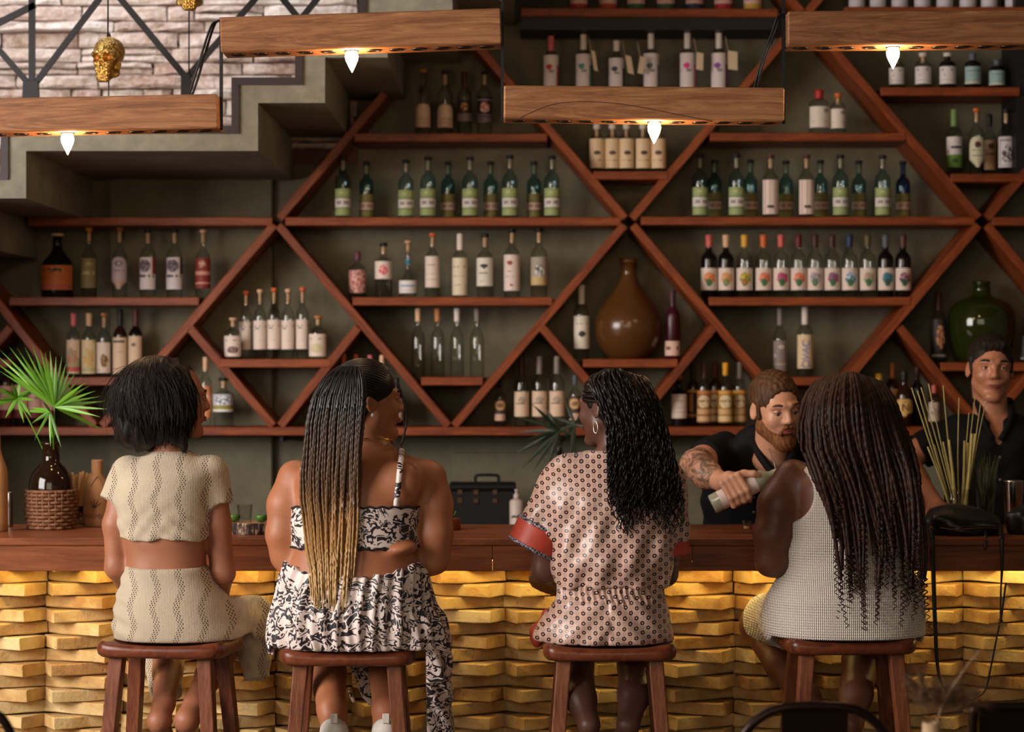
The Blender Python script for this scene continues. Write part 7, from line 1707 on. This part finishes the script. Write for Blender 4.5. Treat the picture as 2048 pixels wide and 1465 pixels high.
# ---- black leather bag with a hanging strap
leather = plain('black leather', S(20, 16, 15), .38, var=.2, scale=40, bump=.2, bscale=90)
db = 7.60; lb_ = empty('leather_bag', (XP(1925, db), db, BARZ), 'slouchy black leather bag on the bar with straps hanging down', 'bag')
g = Grid((XP(1820, db), db - .16, BARZ - .01), (XP(2050, db), db + .2, BARZ + .14), .0045)
g.add(loft([(BARZ, XP(1925, db), db, .130, .10), (BARZ + .03, XP(1925, db), db, .134, .10), (BARZ + .06, XP(1922, db), db + .01, .118, .075), (BARZ + .085, XP(1915, db), db + .02, .085, .05), (BARZ + .102, XP(1905, db), db + .03, .045, .03)], 2.4), 0)
g.add(cap((XP(1865, db), db - .07, BARZ + .055), (XP(1985, db), db - .075, BARZ + .035), .018, .014), .02); g.cut(cap((XP(1870, db), db - .10, BARZ + .028), (XP(1990, db), db - .10, BARZ + .022), .006, .006), .01)
g.warp(lambda X, Y, Z: .004 * np.sin(X * 45 + Z * 60) * np.sin(Y * 40)); g.keep(lambda X, Y, Z: BARZ + .0005 - Z + 0*X + 0*Y, .003); g.obj('body', leather, lb_)
MB().tube(catmull([(XP(1868, db), db - .108, BARZ + .030), (XP(1900, db), db - .112, BARZ + .024), (XP(1950, db), db - .112, BARZ + .03), (XP(1996, db), db - .10, BARZ + .026)], 24), .0018, 5).build('zip', plain('brass zip', S(150, 110, 70), .3, 1.0), lb_)
def ribbon(pts, wd, name, m=None):
    p_ = catmull(pts, 60); wv = np.interp(np.linspace(0, 1, 60), np.linspace(0, 1, len(wd)), wd); V = []; F = []
    for q, w_ in zip(p_, wv): V += [q + [-w_, 0, 0], q + [w_, 0, 0], q + [w_, .003, 0], q + [-w_, .003, 0]]
    for i in range(59):
        for j in range(4): F.append((i*4+j, i*4+(j+1) % 4, i*4+4+(j+1) % 4, i*4+4+j))
    return link(name, mesh_np(name, V, F, True), lb_, m or leather)
de = DB0 - .008
ribbon([A3(1866, 1056, db - .09), A3(1864, 1070, DB0 + .01), A3(1865, 1082, de), A3(1867, 1150, de), A3(1870, 1240, de), A3(1874, 1320, de), A3(1881, 1362, de), A3(1897, 1390, de), A3(1925, 1404, de), A3(1955, 1396, de), A3(1972, 1378, de), A3(1983, 1330, de), A3(1993, 1280, de), A3(2000, 1245, de)], [.0075, .0075, .0075, .0075, .0065, .0050, .0030, .0026, .0026, .0026, .0026, .0026, .0026], 'long_strap')
ribbon([A3(2000, 1052, db - .09), A3(2003, 1070, DB0 + .01), A3(2004, 1085, de), A3(2004, 1140, de), A3(2002, 1180, de), A3(2001, 1245, de)], [.008, .008, .006, .0028, .0026], 'short_strap')
ribbon([A3(2012, 1166, de - .004), A3(2007, 1205, de - .004), A3(2002, 1245, de - .004)], [.0032, .0030, .0026], 'strap_end')
MB().tube([A3(2001, 1245, de - .004) + np.array([.007 * math.cos(q), 0, .012 * math.sin(q)]) for q in np.linspace(0, 2*math.pi, 16)], .0018, 6).build('buckle', plain('brass zip', S(150, 110, 70), .3, 1.0), lb_)
MB().tube([A3(1863, 1062, db - .10) + np.array([.008 * math.cos(q), 0, .013 * math.sin(q)]) for q in np.linspace(0, 2*math.pi, 16)], .0020, 6).build('strap_ring', plain('brass zip', S(150, 110, 70), .3, 1.0), lb_)
ribbon([A3(1972, 1062, db - .10), A3(1972, 1072, DB0 + .01), A3(1971, 1100, de)], [.0055, .0055, .005], 'tassel')
# ---- glass of lemongrass
dd = 7.90; s_ = dd / FPX; lg = empty('lemongrass_glass', (XP(1917, dd), dd, BARZ), 'tall glass of dry lemongrass stalks behind the leather bag', 'glass')
MB().lathe([(22*s_, 0), (23*s_, .003), (25*s_, 78*s_), (23.6*s_, 78*s_), (21.4*s_, .012), (.001, .010)], 28, Matrix.Translation((XP(1917, dd), dd, BARZ)), cap=False).build('glass', clearg, lg)
straw_m = plain('dry stalk', S(178, 160, 96), .6, var=.15, scale=30)
for (bx, tx, ty, wd) in ((1912, 1823, 776, 1.3), (1910, 1835, 782, 1.3), (1915, 1842, 775, 1.2), (1920, 1857, 768, 1.2), (1914, 1886, 771, 1.4), (1918, 1918, 796, 1.2), (1925, 1950, 795, 1.1), (1924, 1962, 802, 1.2), (1926, 1972, 802, 1.1), (1922, 1938, 826, 1.2), (1908, 1855, 894, 1.9), (1906, 1868, 889, 2.2), (1912, 1898, 880, 2.8), (1922, 1929, 882, 2.8), (1928, 1944, 868, 3.2), (1930, 1950, 868, 2.6), (1916, 1886, 884, 2.0), (1926, 1936, 886, 2.2)):
    z_ = rl_.uniform(-.015, .015); MB().tube(catmull([P(bx, 1040, dd + z_), P((bx + tx)/2 + rl_.uniform(-3, 3), (1040 + ty)/2, dd + z_*1.5), P(tx, ty, dd + z_*2.2)], 9), np.linspace(wd, wd*.55, 9) * s_ * 1.5, 6).build('stalk', straw_m, lg)
# ---- cut glass with dried herbs, steel shaker, dark cloth
dd = 7.92; s_ = dd/FPX; hv = empty('herb_vase', (XP(1971, dd), dd, BARZ), 'cut glass vase of dried dark herbs right of the lemongrass', 'vase')
MB().lathe([(16*s_, 0), (18*s_, .003), (17*s_, 30*s_), (21*s_, 70*s_), (26*s_, 118*s_), (24.6*s_, 118*s_), (19*s_, 70*s_), (15*s_, 30*s_), (.001, .012)], 12, Matrix.Translation((XP(1971, dd), dd, BARZ)), smooth=False, cap=False).build('glass', clearg, hv)
herb = plain('dried herb', S(70, 72, 34), .8, var=.3, scale=40); hs = MB()
for i in range(90):
    q = rl_.uniform(0, 6.28); r0 = rl_.uniform(0, .022); r1 = rl_.uniform(.005, .052); z1 = rl_.uniform(.10, .27); c = Vector((XP(1971, dd), dd, BARZ))
    a_ = c + Vector((r0*math.cos(q)*.6, r0*math.sin(q)*.6, .02 + z1*.3)); b_ = c + Vector((min(r1, .012 + z1*.16)*math.cos(q), min(r1, .012 + z1*.16)*math.sin(q), z1)); hs.tube([a_, (a_+b_)/2 + Vector((rl_.uniform(-.006, .006), rl_.uniform(-.006, .006), 0)), b_], [.0016, .0020, .0008], 4)
ho = hs.build('herbs', herb, hv); ho['kind'] = 'stuff'
dd = 7.85; s_ = dd/FPX; shk = empty('cocktail_shaker', (XP(2027, dd), dd, BARZ), 'polished steel cocktail shaker at the right end of the bar', 'shaker')
MB().lathe([(15*s_, 0), (16*s_, .003), (20*s_, 95*s_), (20.4*s_, 97*s_), (19.4*s_, 97*s_), (15*s_, .01)], 32, Matrix.Translation((XP(2027, dd), dd, BARZ)), cap=False).build('cup', plain('polished steel', S(190, 180, 170), .15, 1.0), shk)
dd = 7.62; cl = empty('dark_pouch', (XP(2040, dd), dd, BARZ), 'small dark crumpled pouch in front of the shaker', 'pouch'); g = Grid((XP(1990, dd), dd - .12, BARZ - .005), (XP(2120, dd), dd + .12, BARZ + .12), .005); g.add(ell((XP(2048, dd), dd, BARZ + .035), (.062, .06, .062)), 0); g.warp(lambda X, Y, Z: .007 * np.sin(X * 70 + Z * 50) * np.sin(Y * 60 + Z * 30)); g.keep(lambda X, Y, Z: BARZ + .0005 - Z + 0*X + 0*Y, .003); g.obj('pouch', leather, cl)

# ================================================================== ON THE BACK COUNTER
BCZ = .92; dk = 9.36; tbx = empty('tool_case', (XP(965, dk), dk, BCZ), 'black case with a top handle on the back counter', 'case'); casem = plain('case black', S(13, 10, 10), .6, spec=.3)
MB().bbox((XP(900, dk), dk - .10, BCZ), (XP(1031, dk), dk + .10, ZP(978, dk)), .008).build('body', casem, tbx)
MB().bbox((XP(899, dk), dk - .102, ZP(977.5, dk)), (XP(1032, dk), dk + .102, ZP(966, dk)), .006).build('lid', casem, tbx)
MB().tube(catmull([P(951, 966, dk), P(951, 955, dk), P(958, 951, dk), P(990, 951, dk), P(997, 955, dk), P(997, 966, dk)], 30), .0065, 8).build('handle', casem, tbx)
for x_ in (920, 952, 990):
    for y_ in (985, 1002): MB().bbox(tuple(P(x_ - 5, y_ + 5, dk - .106)), tuple(P(x_ + 5, y_ - 5, dk - .100)), .001).build('latch', plain('dull brass', S(86, 64, 46), .5, .7), tbx)
ds_ = 9.22; sd_ = empty('soap_dispenser', (XP(1033, ds_), ds_, BCZ), 'white pump bottle with a black moustache mark on the back counter', 'pump bottle'); whp = plain('white plastic', S(206, 186, 176), .4)
s_ = ds_/FPX; hS = ZP(1000, ds_) - BCZ
MB().lathe([(13*s_, 0), (13.8*s_, .003), (13.8*s_, hS - .006), (11*s_, hS), (5*s_, hS + .004)], 28, Matrix.Translation((XP(1033, ds_), ds_, BCZ))).build('bottle', whp, sd_)
MB().lathe([(6*s_, hS + .004), (6*s_, hS + .022), (3*s_, hS + .024), (3*s_, hS + .036), (4*s_, hS + .036), (4*s_, hS + .042)], 16, Matrix.Translation((XP(1033, ds_), ds_, BCZ))).build('pump', whp, sd_)
MB().tube(catmull([P(1022, 1036, ds_ - 14*s_*.9), P(1028, 1033, ds_ - 14*s_), P(1033, 1035, ds_ - 14.2*s_), P(1039, 1031, ds_ - 14*s_), P(1044, 1032, ds_ - 14*s_*.9)], 14), [.001, .003, .004, .0045, .004, .0032, .003, .0032, .004, .0045, .004, .003, .002, .001], 6).build('moustache_mark', ink, sd_)
dd = 8.75; pv = empty('plant_pot', (XP(1150, 9.3), 9.3, BCZ), 'dark pot with shadowed palm leaves on the back counter', 'plant pot'); MB().lathe([(.05, 0), (.06, .01), (.07, .12), (.062, .12), (.05, .02)], 24, Matrix.Translation((XP(1150, 9.3), 9.3, BCZ)), cap=False).build('pot', plain('dark pot', S(50, 40, 34), .6), pv)
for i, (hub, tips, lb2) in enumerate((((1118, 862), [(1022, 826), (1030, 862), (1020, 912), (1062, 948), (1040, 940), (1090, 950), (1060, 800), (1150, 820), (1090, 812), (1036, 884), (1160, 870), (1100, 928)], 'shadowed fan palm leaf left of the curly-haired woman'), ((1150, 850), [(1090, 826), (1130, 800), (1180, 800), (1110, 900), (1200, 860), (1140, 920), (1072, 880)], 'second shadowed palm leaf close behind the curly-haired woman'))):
    fan('shaded_palm_leaf', lb2, hub, tips, palm_shade, (XP(1150, 9.3), 9.3, BCZ + .02), .0075, 9.15, 'shadowed palm leaves behind the bar', .08)

# ================================================================== FOREGROUND: café chairs, table, dried grass
cm = plain('dark bronze metal', S(40, 24, 18), .3, .7)
def cafe_chair(x, dd, ztop, half, label, slat=True, rz=0.0, group='dark metal chairs in the foreground', panel=False):
    r = empty('metal_chair', (x, dd, 0), label, 'chair', group, rz=rz)
    hw = half; arc = [(-hw, 0, .45), (-hw, -.06, ztop - .16), (-hw, -.075, ztop - .03), (-hw*.97, -.078, ztop - .004), (-hw*.9, -.08, ztop), (0, -.08, ztop), (hw*.9, -.08, ztop), (hw*.97, -.078, ztop - .004), (hw, -.075, ztop - .03), (hw, -.06, ztop - .16), (hw, 0, .45)] if panel else [(-hw, 0, .45), (-hw * 1.0, -.06, ztop - .16), (-hw * .90, -.075, ztop - .07), (-hw * .55, -.08, ztop - .012), (0, -.08, ztop), (hw * .55, -.08, ztop - .012), (hw * .90, -.075, ztop - .07), (hw, -.06, ztop - .16), (hw, 0, .45)]
    o = MB().tube(catmull(arc, 60), .011, 10).build('back_frame', cm, None); o.parent = r
    if slat:
        w0 = hw * .42 if not panel else hw * .93; V = []
        for z_, y_, f_ in ((.46, -.01, .8), (ztop - .30, -.05, .95), (ztop - .006, -.078, 1.0)): V += [(-w0*f_, y_ - .002, z_), (w0*f_, y_ - .002, z_), (w0*f_, y_ + .002, z_), (-w0*f_, y_ + .002, z_)]
        F = [(0,3,2,1), (8,9,10,11)] + [(i*4+j, i*4+(j+1) % 4, i*4+4+(j+1) % 4, i*4+4+j) for i in (0, 1) for j in range(4)]
        o = MB().add(V, F).build('back_slat', cm, None); o.parent = r
    o = MB().bbox((-hw, -.02, .44), (hw, .34, .46), .008).build('seat', cm, None); o.parent = r
    for sx in (-1, 1):
        for y0, y1 in ((.0, -.06), (.32, .36)):
            o = MB().tube([(sx*hw*.92, y0, .44), (sx*hw*1.08, y1, 0.0)], [.016, .011], 8).build('leg', cm, None); o.parent = r
    return r
zc = ZP(1413, 5.0); cafe_chair(XP(1630, 5.0), 5.08, zc, .178, 'dark metal chair with a curved back below the woman in white')
cafe_chair(XP(2086, 5.2), 5.28, ZP(1407, 5.2) - .008, .160, 'dark chair with a solid back at the lower right corner', panel=True)
cafe_chair(XP(-42, 5.0), 5.08, ZP(1424, 5.0), .085, 'metal chair frame cut by the lower left corner')
tbl = empty('plant_stand', (XP(1862, 4.95), 4.95, 0), 'slender round stand under the vase of dried grass', 'stand'); TZ = .75
MB().lathe([(.066, TZ - .03), (.07, TZ - .025), (.07, TZ - .004), (.066, TZ)], 48, Matrix.Translation((XP(1862, 4.95), 4.95, 0))).build('top', bar_wood, tbl)
MB().lathe([(.02, .02), (.016, .1), (.016, TZ - .031)], 16, Matrix.Translation((XP(1862, 4.95), 4.95, 0))).build('column', cm, tbl); MB().lathe([(.065, 0), (.07, .01), (.03, .03)], 32, Matrix.Translation((XP(1862, 4.95), 4.95, 0))).build('foot', cm, tbl)
gv = empty('dried_grass_vase', (XP(1862, 4.95), 4.95, TZ), 'small cream vase of feathery dried grass in the foreground', 'vase'); s_ = 4.95/FPX
MB().lathe([(.022, 0), (.030, .006), (.034, .03), (.026, .055), (.020, .062), (17*s_, ZP(1446, 4.95) - TZ), (14*s_, ZP(1446, 4.95) - TZ), (.015, .06)], 28, Matrix.Translation((XP(1862, 4.95), 4.95, TZ)), cap=False).build('vase', plain('cream ceramic', S(206, 172, 136), .5, var=.08, scale=30), gv)
grass = plain('dried grass', S(122, 88, 64), .9, var=.25, scale=30); rg = np.random.default_rng(5)
def plume(tx, ty, n, size, dz):
    a_ = np.array(P(1862, 1470, 4.95)); b_ = np.array(P(tx, ty, 4.95 + dz)); st0 = catmull([a_, (a_ + b_) / 2 + [0, 0, .02], b_], 14); pol = [st0]; rad = [np.full(14, .0009)]
    for i in range(n):
        k = rg.uniform(.45, 1.0); c = a_ + (b_ - a_) * k + [0, 0, .02 * 4 * k * (1-k)]; v = (b_ - a_) / np.linalg.norm(b_ - a_) * .6 + rg.normal(0, .55, 3); L = size * rg.uniform(.4, 1) * (1.15 - k*.5)
        pol.append(np.array([c, c + v * L * .5 + [0, 0, .004], c + v * L - [0, 0, .004]])); rad.append(np.array([.0008, .0006, .0003]))
    o = tubes_obj('plume', pol, rad, grass, gv, 3); return o
for (tx, ty, n, s2, dz) in ((1815, 1362, 150, .045, .0), (1840, 1350, 130, .04, .03), (1880, 1388, 160, .045, -.02), (1920, 1385, 160, .045, .02), (1955, 1392, 150, .04, -.01), (1975, 1412, 130, .04, .03), (1845, 1392, 140, .04, -.04), (1905, 1404, 150, .05, .0)): plume(tx, ty, n, s2, dz)
MB().tube(catmull([P(1866, 1465, 4.95), P(1890, 1400, 4.94), P(1925, 1345, 4.93), P(1962, 1298, 4.92)], 16), np.linspace(.0020, .0006, 16), 6).build('stem', plain('pale stem', S(190, 160, 130), .8), gv)

# ================================================================== pieces that belong to a part become its children
def stem_(o): return o.name.split('.')[0]
def centre_(o):
    n = len(o.data.vertices); a = np.empty(n * 3, np.float32); o.data.vertices.foreach_get('co', a); return a.reshape(-1, 3).mean(0)
OWNER = dict(iris='eye', pupil='eye', lashes='eyelid', button='shirt', collar='shirt', cuff_trim='sleeve_cuff', strap='bandeau_top', scalloped_edging='bandeau_top', pull_tab='shoe')
kids = {}
for o in bpy.data.objects:
    if o.parent is not None and o.type == 'MESH': kids.setdefault(o.parent.name, []).append(o)
for pname, ch in kids.items():
    for o in ch:
        w_ = OWNER.get(stem_(o))
        if not w_: continue
        cand = [c for c in ch if stem_(c) == w_]
        if not cand: continue
        c0 = centre_(o); best = min(cand, key=lambda c: float(np.linalg.norm(centre_(c) - c0)))
        o.parent = best; o.matrix_parent_inverse = parent_matrix(best).inverted()
